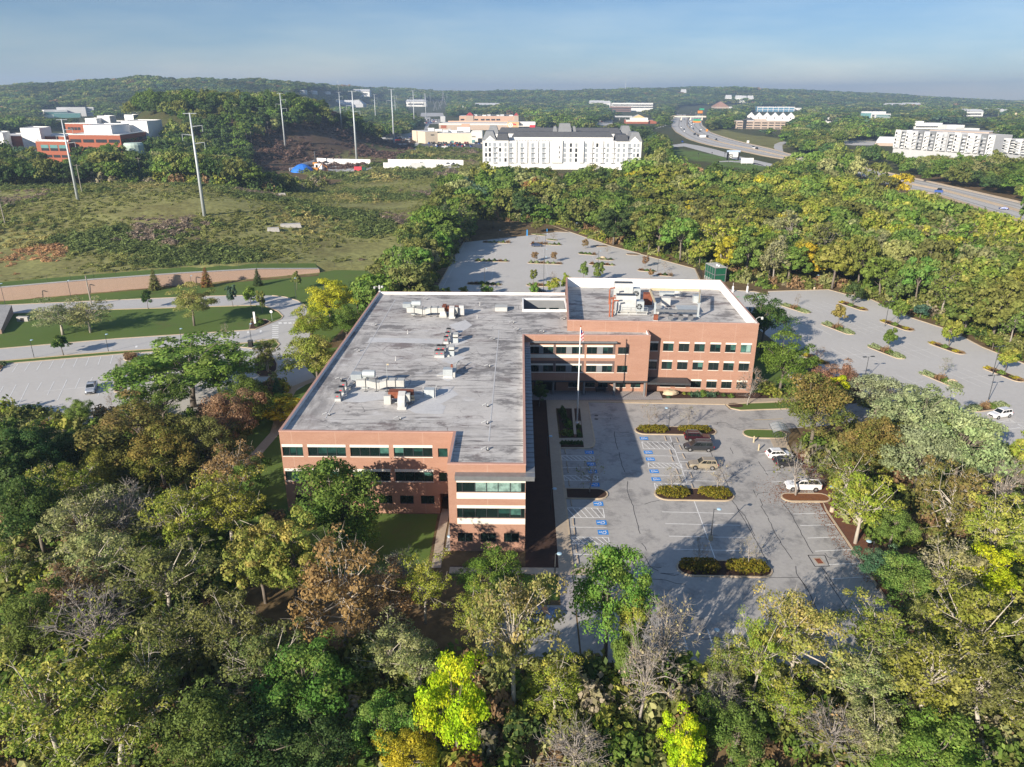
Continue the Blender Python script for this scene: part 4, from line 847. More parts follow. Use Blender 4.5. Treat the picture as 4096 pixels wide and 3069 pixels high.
def leaf_mesh(name, C, N, S, cl, rng, m, aspect=1.5):
    n = len(C); r = rng.normal(size=(n, 3)); t = np.cross(N, r); t /= np.linalg.norm(t, axis=1)[:, None]+1e-9; b_ = np.cross(N, t)
    S = S[:, None]; a = S*.5*aspect**.5; w = S*.5/aspect**.5; k = rng.uniform(-.12, .12, (n, 1))*S*N
    V = np.stack([C-t*a+k, C-b_*w, C+t*a*1.0+k, C+b_*w], 1).reshape(-1, 3)
    me = bpy.data.meshes.new(name); fastmesh(me, V, np.arange(n*4).reshape(n, 4))
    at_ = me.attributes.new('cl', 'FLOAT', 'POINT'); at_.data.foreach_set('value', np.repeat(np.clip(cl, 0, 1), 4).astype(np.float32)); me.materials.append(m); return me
def lump(d, ph):                                    # uneven outline factor per direction
    return 1+.2*np.sin(3.1*d[:, 0]+ph[0]+2*d[:, 2])+.17*np.sin(4.3*d[:, 1]+ph[1])+.12*np.sin(5.2*d[:, 2]+3*d[:, 0]+ph[2])
def make_tree(name, seed, H=12, rx=4.6, rzz=4.8, zc=.6, nclump=60, nleaf=5200, leaf=.42, rc=1.25, zmin=-.7, inner=.25, twigs=0, barkm=None, leafm=None, limbs=.35, trunk_r=.26, fork=.3):
    rng = np.random.default_rng(seed); ph = rng.uniform(0, 6.28, 3); zc = zc*H
    d = unit(nclump, rng, zmin); r = rng.uniform(.72, 1.0, nclump); r[rng.random(nclump) < inner] *= .6
    C = d*(r*lump(d, ph))[:, None]*np.array([rx, rx, rzz]); C[:, 2] += zc; C[:, 2] = np.maximum(C[:, 2], .16*H)
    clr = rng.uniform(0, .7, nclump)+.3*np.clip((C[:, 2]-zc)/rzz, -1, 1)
    w = rng.uniform(.6, 1.4, nclump); cnt = np.maximum(2, (w/w.sum()*nleaf)).astype(int); idx = np.repeat(np.arange(nclump), cnt); n = len(idx)
    o = unit(n, rng, -.55); up = d[idx]*.5+np.array([0, 0, .35]); o = o+up*rng.uniform(0, 1, (n, 1)); o /= np.linalg.norm(o, axis=1)[:, None]
    rad = rc*(.7+.6*rng.random(nclump))[idx]*rng.uniform(.55, 1.08, n)
    P = C[idx]+o*rad[:, None]*np.array([1, 1, .8]); N = o+rng.normal(size=(n, 3))*.38; N /= np.linalg.norm(N, axis=1)[:, None]
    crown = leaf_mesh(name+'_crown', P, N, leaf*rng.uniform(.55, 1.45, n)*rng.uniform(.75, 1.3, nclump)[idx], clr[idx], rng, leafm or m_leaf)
    mb = MB(); bend = rng.normal(size=2)*.25; top = zc+.45*rzz; f0 = fork*H
    tp = [Vector((0, 0, -.6)), Vector((bend[0]*.3, bend[1]*.3, f0*.6)), Vector((bend[0], bend[1], f0*1.15)), Vector((bend[0]*1.6, bend[1]*1.6, (top+f0)/2)), Vector((bend[0]*1.3, bend[1]*1.3, top))]
    mb.tube(tp, [trunk_r*1.25, trunk_r, trunk_r*.8, trunk_r*.5, trunk_r*.15], 7)
    main = [i for i in range(nclump) if rng.random() < limbs]; lp = []
    for i in main:
        e = Vector(C[i]); s0 = tp[2].lerp(tp[3], rng.uniform(0, 1)) if e.z > f0*1.2 else tp[1].lerp(tp[2], rng.uniform(.4, 1)); mid = s0.lerp(e, .5)+Vector((rng.normal()*.35, rng.normal()*.35, .5)); rr = trunk_r*rng.uniform(.3, .45)
        mb.tube([s0, mid, e], [rr, rr*.6, rr*.22], 5, 0, False); lp += [mid, mid.lerp(e, .5), e]
    if lp:
        L = np.array([tuple(p) for p in lp])
        for i in range(nclump):
            if i in main: continue
            j = np.argmin(((L-C[i])**2).sum(1)); mb.tube([L[j], (L[j]+C[i])/2+rng.normal(size=3)*.2, C[i]], [trunk_r*.16, trunk_r*.11, trunk_r*.06], 3, 0, False)
    for i in range(nclump):
        for _ in range(twigs):
            v = unit(1, rng, -.3)[0]+d[i]*.6; v = v/np.linalg.norm(v)*rc*rng.uniform(.9, 1.9); s0 = C[i]-d[i]*rng.uniform(0, .8); m1 = s0+v*.5+rng.normal(size=3)*.12
            mb.tube([s0, m1, s0+v], [.035, .024, .01], 3, 0, False)
    return mb.mesh(name+'_trunk', barkm or m_bark, True), crown
def make_conifer(name, seed, H=12, rx=3.2, nleaf=2600, leaf=.5, base=.08, leafm=None, tiers=15):
    rng = np.random.default_rng(seed); Ps = []; Ns = []; Cl = []; mb = MB(); mb.tube([(0, 0, -.5), (0, 0, H*.5), (0, 0, H*.97)], [.22, .14, .03], 6)
    for k in range(tiers):
        f = k/(tiers-1); z = H*(base+(1-base)*f*.96); R = rx*(1-f)**.85+.15; nb = max(4, int(9*(1-f)+3))
        for j in range(nb):
            a = 2*math.pi*(j+rng.random())/nb; e = np.array([math.cos(a)*R, math.sin(a)*R, z-.12*R]); R1 = R*rng.uniform(.7, 1.1); e *= [R1/R, R1/R, 1]
            mb.tube([(0, 0, z), e], [.04, .015], 3, 0, False); nl = max(3, int(nleaf/(tiers*9)*(R/rx+.25)*1.4)); t = rng.uniform(.15, 1, nl)**.7
            p = np.array([0, 0, z])+(e-np.array([0, 0, z]))*t[:, None]+rng.normal(size=(nl, 3))*np.array([.28, .28, .16])*(rx/3.2); Ps.append(p); q = np.array([math.cos(a)*.4, math.sin(a)*.4, .8])+rng.normal(size=(nl, 3))*.4; Ns.append(q/np.linalg.norm(q, axis=1)[:, None]); Cl.append(np.full(nl, rng.random()))
    P = np.concatenate(Ps); return mb.mesh(name+'_trunk', m_bark, True), leaf_mesh(name+'_crown', P, np.concatenate(Ns), leaf*RNG.uniform(.7, 1.3, len(P)), np.concatenate(Cl), rng, leafm or m_leaf, 2.2)
TREES = {}
TREES['broad'] = [make_tree('broad', s, nclump=n, nleaf=11500, leaf=.24, rc=1.3, rx=x, rzz=z) for s, n, x, z in ((1, 62, 4.8, 4.6), (2, 70, 4.4, 4.9), (3, 56, 5.0, 4.3), (4, 66, 4.6, 4.7))]
TREES['feather'] = [make_tree('feather', s, nclump=80, nleaf=8500, leaf=.27, rc=1.15, rx=5.6, rzz=3.6, zc=.66, limbs=.5, zmin=-.5) for s in (11, 12)]
TREES['airy'] = [make_tree('airy', s, nclump=84, nleaf=6400, leaf=.23, rc=1.0, rx=x, rzz=5.0, zc=.58, inner=.4, limbs=.5, twigs=2, barkm=m_barkp, fork=.25) for s, x in ((91, 4.4), (92, 4.8), (93, 4.1))]
TREES['tall'] = [make_tree('tall', s, nclump=56, nleaf=8500, leaf=.29, rc=1.05, rx=3.3, rzz=5.2, zc=.56) for s in (21, 22)]
TREES['sparse'] = [make_tree('sparse', s, nclump=64, nleaf=4200, leaf=.27, rc=1.2, rx=4.4, rzz=5.0, zc=.58, twigs=3, barkm=m_barkp, limbs=.55, inner=.3, fork=.25) for s in (31, 32, 33)]
TREES['bare'] = [make_tree('bare', s, nclump=60, nleaf=420, leaf=.26, rc=1.1, rx=4.2, rzz=4.8, zc=.58, twigs=9, barkm=m_barkg, limbs=.6, inner=.35, fork=.2) for s in (41, 42)]
TREES['young'] = [make_tree('young', s, H=12, nclump=34, nleaf=1500, leaf=.75, rc=1.4, rx=3.4, rzz=4.3, zc=.58, trunk_r=.22) for s in (51, 52, 53)]
TREES['youngbare'] = [make_tree('youngbare', s, H=12, nclump=40, nleaf=160, leaf=.4, rc=1.3, rx=4.6, rzz=4.6, zc=.6, twigs=5, barkm=m_barkg, limbs=.5, fork=.22, trunk_r=.2) for s in (61, 62)]
TREES['conifer'] = [make_conifer('conifer', 71)]
TREES['pine'] = [make_conifer('pine', 72, rx=4.4, nleaf=3600, leaf=.75, base=.2, tiers=11)]
TREES['mid'] = [make_tree('mid', s, nclump=52, nleaf=3800, leaf=.54, rc=1.35, rx=x, rzz=z) for s, x, z in ((81, 4.8, 4.7), (82, 4.4, 5.0), (83, 5.2, 4.4), (84, 4.6, 4.6))]
TREES['midsparse'] = [make_tree('midsparse', s, nclump=54, nleaf=1500, leaf=.5, rc=1.3, rx=4.5, rzz=4.9, zc=.58, twigs=3, barkm=m_barkg, limbs=.5) for s in (85, 86)]
KNAME = {'airy': 'airy_tree', 'broad': 'broadleaf_tree', 'feather': 'locust_tree', 'tall': 'tall_tree', 'sparse': 'thin_leaved_tree', 'bare': 'bare_tree', 'young': 'young_tree', 'youngbare': 'bare_young_tree', 'conifer': 'conifer_tree', 'pine': 'pine_tree', 'mid': 'woodland_tree', 'midsparse': 'thin_woodland_tree'}
TONES = {  # (leaf colour, second leaf colour, words)
 'dg': ((0.067, 0.123, 0.037), (0.111, 0.164, 0.045), 'dark green'), 'g': ((0.123, 0.207, 0.037), (0.186, 0.260, 0.052), 'mid green'), 'fg': ((0.168, 0.278, 0.055), (0.232, 0.315, 0.074), 'fresh green'),
 'yg': ((.25, .325, .045), (.42, .4, .09), 'yellow green'), 'lime': ((0.408, 0.576, 0.018), (0.620, 0.620, 0.026), 'vivid lime'), 'y': ((0.620, 0.502, 0.037), (0.408, 0.389, 0.046), 'golden yellow'),
 'ol': ((0.192, 0.233, 0.059), (0.256, 0.262, 0.074), 'olive'), 'lo': ((.29, .325, .12), (.4, .4, .17), 'pale olive'), 'br': ((0.294, 0.192, 0.096), (0.384, 0.256, 0.141), 'rusty brown'),
 'ob': ((.17, .215, .05), (.33, .24, .08), 'green and orange'), 'rd': ((0.352, 0.131, 0.065), (0.242, 0.205, 0.067), 'reddish'), 'pl': ((0.315, 0.389, 0.177), (0.389, 0.436, 0.223), 'pale grey green'),
 'gy': ((0.408, 0.352, 0.260), (0.334, 0.315, 0.157), 'greyish tan'), 'bg': ((0.083, 0.164, 0.096), (0.131, 0.214, 0.127), 'blue green'), 'gs': ((.3, .33, .075), (.46, .37, .12), 'gold flecked')}
def tree(kind, tone, base, H, W, label, group=None, seed=None, name=None):
    pr = TREES[kind]; rng = random.Random(seed if seed is not None else (base[0]*7.3+base[1]*3.1)); tm, cm = pr[rng.randrange(len(pr))]
    nat = {'feather': 5.6, 'tall': 3.3, 'conifer': 3.2, 'pine': 4.4, 'young': 3.7, 'youngbare': 4.8}.get(kind, 4.6)+(1.0 if kind not in ('conifer', 'pine') else 0)
    sz = H/12; sx = W/2/nat*1.12; t = thing(name or KNAME[kind], label, 'tree', base, rng.uniform(0, 6.28), group, (sx, sx, sz))
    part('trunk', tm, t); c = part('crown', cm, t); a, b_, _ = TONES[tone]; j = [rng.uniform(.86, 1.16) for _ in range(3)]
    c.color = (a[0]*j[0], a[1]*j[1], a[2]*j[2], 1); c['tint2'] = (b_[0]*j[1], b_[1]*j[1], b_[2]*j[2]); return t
def shrub_mesh(seed, n=420, leaf=.16, spiky=False):
    rng = np.random.default_rng(seed); d = unit(n, rng, 0.0); ph = rng.uniform(0, 6, 3); P = d*(lump(d*1.6, ph)*rng.uniform(.75, 1.02, n))[:, None]*np.array([1, 1, .85]); N = d+rng.normal(size=(n, 3))*.5
    if spiky: P = P*rng.uniform(.2, 1.1, (n, 1)); P[:, 2] = np.abs(P[:, 2])*1.2; N = np.cross(d, rng.normal(size=(n, 3)))
    N /= np.linalg.norm(N, axis=1)[:, None]; return leaf_mesh('shrub', P, N, leaf*rng.uniform(.7, 1.4, n), rng.random(n), rng, m_leaf, 3 if spiky else 1.4)
SHR = [shrub_mesh(s, 520, .2) for s in (1, 2)]; TUFT = shrub_mesh(3, 420, .3, True)
def shrub(parent, x, y, rx, ry, h, tone, z=.12, tuft=False, name='shrub', rot=0):
    o = part(name, TUFT if tuft else random.choice(SHR), parent, loc=(x, y, z), rz=rot); o.scale = (rx, ry, h); a, b_, _ = TONES[tone]; o.color = (*a, 1); o['tint2'] = b_; return o
def hedge_mesh(poly, h, seed, n_per=60, leaf=.24):
    rng = np.random.default_rng(seed); xs = [p[0] for p in poly]; ys = [p[1] for p in poly]; area = (max(xs)-min(xs))*(max(ys)-min(ys)); n = int(area*n_per)
    P = np.stack([rng.uniform(min(xs), max(xs), n), rng.uniform(min(ys), max(ys), n)], 1); P = P[inpoly(P[:, 0], P[:, 1], poly)]; c = np.array([np.mean(xs), np.mean(ys)])
    e = np.max(np.abs((P-c)/np.array([(max(xs)-min(xs))/2, (max(ys)-min(ys))/2])), 1); top = h*np.sqrt(np.clip(1-e**4, .05, 1))*(1+.15*np.sin(P[:, 0]*4)*np.cos(P[:, 1]*3.3)); z = top*rng.uniform(.72, 1.05, len(P))
    N = rng.normal(size=(len(P), 3))*.5+np.array([0, 0, .8]); N[:, :2] += (P-c)*.12; N /= np.linalg.norm(N, axis=1)[:, None]
    return leaf_mesh('groundcover', np.concatenate([P, z[:, None]], 1), N, leaf*rng.uniform(.7, 1.4, len(P)), rng.random(len(P)), rng, m_leaf, 1.5)
# ------------------------------------------------------------------ planting islands
def island(label, poly, z=ASPH, mulch=None, name='planting_island', group=None):
    cx = sum(p[0] for p in poly)/len(poly); cy = sum(p[1] for p in poly)/len(poly); t = thing(name, label, 'planting island', (cx, cy, z), 0, group)
    pl = [(p[0]-cx, p[1]-cy) for p in poly]; mb = MB(); kerb_ring(mb, pl, .22, 0, .15); mb.build('kerb', m_kerb, t); mb = MB(); mb.sheet(inset(pl, .2), .12); mb.build('soil', mulch or m_mulch, t); t['c'] = (cx, cy); return t
def groundcover(t, poly, tone, h=.75, seed=1):
    cx, cy = t['c']; me = hedge_mesh([(p[0]-cx, p[1]-cy) for p in poly], h, seed, 75, .24); o = part('groundcover', me, t, loc=(0, 0, .1)); a, b_, _ = TONES[tone]; o.color = (*a, 1); o['tint2'] = b_
TONES['hedge'] = ((.18, .185, .018), (.3, .23, .028), 'yellow green'); TONES['hedged'] = ((.14, .14, .018), (.24, .16, .026), 'green')
FI = 'planting islands in the front car park'
island('dark mulched island between the blue accessible bays beside the building', capsule((7.4, 102.3), (14.1, 102.2), 3.3, flat0=True), group=FI)
t = island('planting island behind the dark red car with two clipped yellow green shrub beds', capsule((21.6, 126), (36.8, 125.8), 3.6), group=FI); groundcover(t, capsule((22.2, 126.1), (28.0, 126.1), 2.8), 'hedge', .7, 3); groundcover(t, capsule((29.6, 126.1), (36, 126), 2.8), 'hedge', .7, 4)
t = island('middle planting island with two yellow green shrub beds and mulch between', capsule((21.3, 102.4), (33.8, 102.2), 3.9), group=FI); groundcover(t, capsule((21.6, 102.5), (27.0, 102.4), 3.3), 'hedge', .85, 5); groundcover(t, capsule((28.1, 102.4), (33.5, 102.2), 3.3), 'hedge', .85, 6)
t = island('nearest planting island with two greenish shrub beds behind the trees', capsule((21, 82.9), (33.6, 82.7), 3.7), group=FI); groundcover(t, capsule((21.4, 83), (26.9, 82.9), 3.1), 'hedged', .85, 7); groundcover(t, capsule((27.5, 82.9), (33.2, 82.7), 3.1), 'hedge', .85, 8)
island('rust coloured leaf strewn island beside the white pickup', capsule((40.9, 101.6), (48.5, 101.6), 2.6), mulch=m_mulchL, group=FI)
island('grass island with pale kerb beside the bicycle shelter', capsule((41.4, 124.9), (49.5, 124.6), 3.8), mulch=m_lawn, group=FI)
t = island('grass island with a mulch ring in front of the right hand entrance', [(41.8, 138.6), (42.2, 136.6), (44, 135.6), (60, 137.2), (60, 140.6), (47, 139.4)], mulch=m_lawn, group=FI); mb = MB(); mb.sheet([(3.2*math.cos(a/8*6.28)*.5-5.5, 1.2*math.sin(a/8*6.28)+.2) for a in range(8)], .13); mb.build('mulch_ring', m_mulch, t)
WS = 'concrete wheel stops in the front car park'
mb = MB(); mb.box((0, 0, 0), (.18, 1.75, .13), 0, 0, (.7, 1)); wsm = mb.mesh('wheel_stop', m_conc)
for grp, pts in (('bays along the sidewalk', ((460, 450), (475, 555), (483, 612), (495, 725), (513, 895), (530, 1060), (540, 1140), (555, 1290), (567, 1385))), ('blue bays left of the dividing line', ((1325, 337), (1370, 455), (1385, 515), (1425, 622), (1448, 687))), ('bays right of the dividing line', ((1427, 350), (1455, 415), (1483, 490), (1515, 575), (1547, 655), (1560, 755)))):
    for i, p in enumerate(pts):
        w = at('C3', *p); o = part('wheel_stop', wsm, None, loc=(w.x, w.y, ASPH+.02), rz=random.uniform(-.04, .04)); ordn = ['farthest', 'second', 'third', 'fourth', 'fifth', 'sixth', 'seventh', 'eighth', 'nearest']
        tag(o, 'concrete wheel stop, %s from the entrance, in the %s' % (ordn[i] if i else 'first', grp), 'wheel stop', WS)
# entrance bed, planter, boulder
mb = MB(); mb.sheet([(29.7, 141.7), (50.6, 142.1), (58, 144.5), (58, 146.5), (48.7, 145.1), (29.7, 145.5)], .09); bd = tag(mb.build('entrance_bed', m_mulch), 'dark mulch bed along the tall block wall', 'planting bed')
for x, y, r, h, tn, tf in ((33.1, 144.6, .35, .5, 'yg', 0), (34.6, 144.2, .4, .5, 'yg', 0), (35.6, 144, .45, .5, 'g', 0), (36.6, 143.0, 1.1, 1.0, 'bg', 1), (38.2, 143.6, 1.1, 1.2, 'g', 0), (39.8, 143.0, 1.0, 1.1, 'bg', 1), (31.0, 142.2, .5, .4, 'bg', 0), (41.4, 144.2, .5, .6, 'dg', 0), (42.6, 143.4, .6, .6, 'dg', 0), (44, 142.8, .7, .7, 'g', 0)): shrub(bd, x, y, r, r, h, tn, .09, tf)
rngb = np.random.default_rng(5)
def boulder(loc, sx, sy, sz, label, group=None):
    mb = MB(); prof = [(.55, 0), (.98, .3), (.85, .65), (.4, .92)]; n = 9; vs = []
    for r, z in prof:
        for j in range(n):
            k = r*(1+rngb.uniform(-.16, .16)); vs.append((k*math.cos(j*6.283/n)*sx, k*math.sin(j*6.283/n)*sy, (z+rngb.uniform(-.06, .06))*sz))
    fs = [(i*n+j, i*n+(j+1) % n, (i+1)*n+(j+1) % n, (i+1)*n+j) for i in range(3) for j in range(n)]+[tuple(3*n+j for j in range(n))]
    mb.add(vs, fs); return tag(mb.build('boulder', m_stone, loc=loc), label, 'boulder', group)
boulder((31.6, 143.7, .05), 1.7, 1.1, 1.25, 'big tan boulder in the mulch bed by the entrance plaza')
t = thing('planter_bed', 'shaded planter bed with shrubs beside the flagpole', 'planting bed', (9.5, 129, 0)); mb = MB(); mb.sheet([(-1.9, 6.6), (-1.75, -6.6), (2.2, -6.5), (2.6, 7)], .17); mb.build('soil', m_mulch, t)
for x, y, r, h, tn in ((-.9, 4.8, .8, 1.5, 'dg'), (-.7, 2.2, .6, 2.2, 'dg'), (-.2, 0, .9, .9, 'dg'), (.1, -1.5, .9, 1.0, 'g'), (-.9, -4.8, .9, .9, 'ol'), (0, -5.2, .9, 1.0, 'g'), (1.7, -2.0, .5, .8, 'dg'), (1.5, -4.6, .6, .7, 'g'), (1.6, -5.8, .6, .6, 'dg')): shrub(t, x, y, r, r, h, tn, .16)
mb = MB(); mb.box((1.0, .2, .0), (.42, 12.6, .62), -.03); mb.build('seat_wall', m_brick, t); mb = MB(); mb.box((1.0, .2, .622), (.5, 12.7, .1), -.03); mb.build('wall_cap', m_conc, t)
t = thing('planter_bed', 'small dark planter with low shrubs at the end of the sidewalk', 'planting bed', (9.5, 119.6, 0)); mb = MB(); mb.sheet([(-2, 1.2), (-2, -1.1), (2.1, -1), (2.1, 1.3)], .17); mb.build('soil', m_mulch, t)
for i in range(7): shrub(t, -1.7+i*.57, .4+.2*(i % 2), .4, .5, .6, 'dg', .16)
# bench under the link
t = thing('bench', 'dark bench against the brick under the entrance overhang', 'bench', (17.2, 145.0, .09)); mb = MB(); mb.box((0, 0, .42), (2.2, .5, .08)); mb.build('seat', m_dgrey, t); mb = MB(); mb.box((0, .24, .55), (2.2, .06, .45)); mb.build('backrest', m_dgrey, t)
for x in (-.9, .9): mb = MB(); mb.box((x, 0, 0), (.08, .45, .42)); mb.build('leg', m_dgrey, t)

# ------------------------------------------------------------------ flagpole, lamps, bollards, signs
fb = at('B3', 562, 1495, .17); t = thing('flagpole', 'tall white flagpole in front of the entrance with a hanging flag', 'flagpole', fb); mb = MB(); mb.box((0, 0, 0), (1.5, 1.7, .06)); mb.build('footing', m_conc, t)
mb = MB(); mb.tube([(0, 0, .05), (0, 0, 9), (0, 0, 19)], [.17, .13, .07], 10); mb.lathe([(.3, .05), (.3, .16)], n=12); mb.build('pole', m_wht, t, smooth=True); mb = MB(); mb.lathe([(.03, 19), (.14, 19.1), (.14, 19.2), (.03, 19.32)], n=8); mb.build('finial', m_orange, t)
fg = MB()                                            # limp flag: folded cloth strips
for k in range(9):
    x0, x1 = .07+k*.055, .07+(k+1)*.055; y0, y1 = .14*math.sin(k*1.9), .14*math.sin((k+1)*1.9)
    for j in range(6): z1 = 18.6-j*.33-k*.05; fg.quad((x0, y0, z1-.33), (x1, y1, z1-.38), (x1, y1, z1-.05), (x0, y0, z1), 0 if (j < 2 and k < 5) else 1+(j+k//3) % 2)
fg.build('flag', [mat('flag_blue', (.03, .05, .22), .8), mat('flag_red', (.5, .03, .05), .8), m_wht], t)
def lamp(k, b_, tp, label, heads=1, arm=.7, base=False, group='lamp posts', ang=None, name='lamp_post'):
    w = at(k, *b_, ASPH); h = atY(k, *tp, w.y).z; a = ang if ang is not None else 2.6
    t = thing(name, label, 'lamp post', w, a, group)
    if base: mb = MB(); mb.lathe([(.33, 0), (.31, .75)], n=12); mb.build('concrete_base', m_kerb, t)
    mb = MB(); mb.tube([(0, 0, .05), (0, 0, h)], [.075, .055], 8); mb.build('pole', m_dgrey, t)
    for i in range(heads):
        s = 1 if i == 0 else -1; mb = MB(); mb.tube([(0, 0, h-.1), (s*arm, 0, h)], .035, 6); mb.build('arm', m_dgrey, t)
        mb = MB()
        if heads == 1: mb.lathe([(.12, -.1), (.34, -.03), (.3, .05), (.1, .1)], (s*arm, 0, h), 12); mb.build('lamp_head', m_lampblue, t)
        else: mb.box((s*(arm+.25), 0, h-.06), (.8, .42, .14)); mb.build('lamp_head', m_dgrey, t)
    return t
LF = 'lamp posts of the front car park'
lamp('C3', (1715, 1210), (1742, 945), 'lamp post on a round tan base in the middle of the front car park', base=True, group=LF, ang=0)
lamp('B3', (1352, 1555), (1365, 1368), 'lamp post on the island behind the parked cars', group=LF, ang=3.1)
lamp('C4', (550, 965), (583, 755), 'lamp post on the right mulch strip below the white pickup', base=True, group=LF, ang=3.1)
lamp('C4', (872, 1450), (920, 1225), 'lamp post on the right mulch strip nearer the viewer', base=True, group=LF, ang=3.1)
lamp('D3', (1768, 640), (1778, 510), 'lamp post at the near edge of the front car park', group=LF, ang=1.6, base=True)
for p, q_, w_ in (((305, 485), (312, 315), 'farthest'), ((335, 950), (340, 768), 'middle'), ((370, 1530), (373, 1330), 'nearest')): lamp('C3', p, q_, 'slim lamp post beside the sidewalk along the building, %s of three' % w_, group=LF, ang=0, arm=.5)
lamp('C2', (1695, 1285), (1690, 1180), 'short lamp post at the left corner of the front wing', group=LF, ang=3.1, arm=.3)
LR = 'lamp posts of the right car park'
for b_, tp, w_, hd in (((1075, 485), (1102, 310), 'beside the blue banner', 1), ((1010, 660), (1045, 448), 'at the middle orange island', 2), ((835, 1115), (868, 925), 'behind the trees beside the building drive', 2), ((1665, 735), (1705, 530), 'at the right wood edge', 1), ((1940, 1080), (1995, 835), 'on the orange island farthest right', 2), ((1900, 1310), (1950, 1085), 'on the nearest grey green island', 2), ((400, 340), (412, 220), 'in front of the far wood edge', 1)): lamp('B4', b_, tp, 'tall dark lamp post %s in the right car park' % w_, hd, group=LR, ang=.2, base=hd == 1)
lamp('C4', (2055, 700), (2100, 610), 'dark lamp post half hidden by the pale trees in the right car park', 2, group=LR, ang=.2) if 0 else None
lamp('B4', (265, 1285), (282, 1170), 'short lamp post on the lawn right of the tall block', 1, group=LR, ang=3)
LFAR = 'lamp posts of the far car park'
for k, b_, tp, w_ in (('A2', (2093, 1530), (2090, 1450), 'on the leftmost island'), ('B2', (1975, 280), (1972, 162), 'on the near left island'), ('B3', (282, 112), (287, -5), 'right of the blue sedan island'), ('B3', (272, 370), (280, 62), 'rising behind the link roof, tallest'), ('B3', (745, 118), (748, 10), 'on the boulder island'), ('B3', (1258, 185), (1262, 85), 'between the two islands nearest the green plant'), ('B3', (1515, 130), (1520, 33), 'at the kerb near the green plant'), ('A3', (545, 1470), (547, 1388), 'at the far right kerb'), ('A3', (290, 1590), (292, 1480), 'with a blue banner behind the sedan'), ('A3', (75, 1385), (72, 1315), 'at the far end kerb')): lamp(k, b_, tp, 'dark lamp post %s in the far car park' % w_, 1, group=LFAR, ang=0)
LL = 'lamp posts along the left road'
for k, b_, tp, w_ in (('B1', (295, 930), (262, 780), 'leftmost on the verge between road and left car park'), ('B1', (938, 880), (908, 730), 'on the verge, second from the left'), ('B1', (1575, 830), (1549, 682), 'on the verge, third from the left'), ('B1', (2172, 790), (2155, 640), 'near the crosswalk road end'), ('B1', (45, 470), (8, 292), 'by the pink wall at the far left'), ('B1', (612, 405), (582, 265), 'in front of the pink wall, left half'), ('B1', (1655, 300), (1650, 225), 'in front of the pink wall, right half'), ('B2', (348, 430), (335, 245), 'on the lawn outside the road bend'), ('B2', (58, 960), (55, 845), 'beside the entry to the left car park')): lamp(k, b_, tp, 'grey lamp post ' + w_, 1, arm=.4, group=LL, ang=0)
for i, (x, y) in enumerate(((2088, 365), (2130, 435))): w = at('C3', x, y, ASPH); mb = MB(); mb.lathe([(.13, 0), (.13, 1.15), (.06, 1.22)], n=10); mb.lathe([(.2, 0), (.2, .04)], n=10); tag(mb.build('bollard', m_tan, loc=w), 'tan bollard in front of the bicycle shelter, %s one' % ('farther', 'nearer')[i], 'bollard', 'tan bollards')
def sign(k, b_, h, label, m, w=.6, hh=.75):
    t = thing('sign_post', label, 'sign', at(k, *b_, ASPH)); mb = MB(); mb.tube([(0, 0, 0), (0, 0, h)], .04); mb.build('post', m_galv, t); mb = MB(); mb.box((0, -.05, h-hh), (w, .03, hh)); mb.build('panel', m, t); return t
t = sign('B2', (140, 612), 2.8, 'white backed round road sign at the island tip', m_wht, .1, .1); mb = MB(); mb.lathe([(.42, 0), (.42, .03)], (0, -.1, 2.6), 8, 0, 'y'); mb.build('disc', m_wht, t)
sign('A3', (130, 1510), 3.2, 'bright blue call box post in the far car park', mat('bright_blue', (.03, .25, .6), .5), .5, 2.6); sign('A3', (302, 1505), 3.4, 'slim blue banner post right of the small round island', mat('bright_blue', (0, 0, 0)), .3, 1.2); sign('A2', (1858, 1490), 2.6, 'blue call post at the shaded left kerb of the far car park', mat('bright_blue', (0, 0, 0)), .4, 2.0)
sign('B4', (1070, 462), 2.8, 'small blue banner on the right car park edge', mat('bright_blue', (0, 0, 0)), .7, .7)
for i, x in enumerate((1905, 2030)):
    w = at('B3', x, 365, ASPH); t = thing('charging_post', 'white vehicle charging post behind the tall block, %s of two' % ('left', 'right')[i], 'charging post', w, 0, 'charging posts'); mb = MB(); mb.box((0, 0, 0), (.45, .4, 1.9)); mb.build('cabinet', m_wht, t); mb = MB(); mb.tube([(0, 0, 1.9), (0, 0, 3.0)], .05); mb.build('mast', m_wht, t)
w = at('B1', 2168, 835, ASPH); t = thing('waste_bin', 'black box bin at the end of the left car park verge', 'bin', w); mb = MB(); mb.box((0, 0, 0), (1.0, .9, 1.5)); mb.build('body', m_black, t); mb = MB(); mb.box((0, 0, 1.502), (1.1, 1.0, .12)); mb.build('lid', m_dgrey, t)
w = at('B1', 2205, 640, 0); t = thing('marker_post', 'white marker post in the planted road island', 'post', w); mb = MB(); mb.box((0, 0, 0), (.5, .2, 3.4)); mb.build('panel', m_wht, t)
# bicycle shelter
t = thing('bicycle_shelter', 'bicycle shelter with curved clear roof and hoop racks', 'bicycle shelter', (47.0, 122.0, ASPH), -.1); mb = MB(); mb.box((0, -.5, 0), (2.6, 5.6, .08)); mb.build('slab', m_conc, t); mb = MB()
arc = [(-1.5+3.0*i/8, 2.2+.75*math.sin(math.pi*(i/8*.8+.1))) for i in range(9)]
for y in (-1.9, -.6, .7, 1.9): mb.tube([(x, y, z) for x, z in arc], .05, 5); mb.tube([(1.2, y, .05), (1.2, y, 2.5)], .06, 6)
for x, z in (arc[0], arc[4], arc[8]): mb.tube([(x, -1.9, z), (x, 1.9, z)], .045, 5)
mb.build('frame', m_dgrey, t); mb = MB()
for (x0, z0), (x1, z1) in zip(arc, arc[1:]): mb.quad((x0, -1.9, z0+.06), (x1, -1.9, z1+.06), (x1, 1.9, z1+.06), (x0, 1.9, z0+.06))
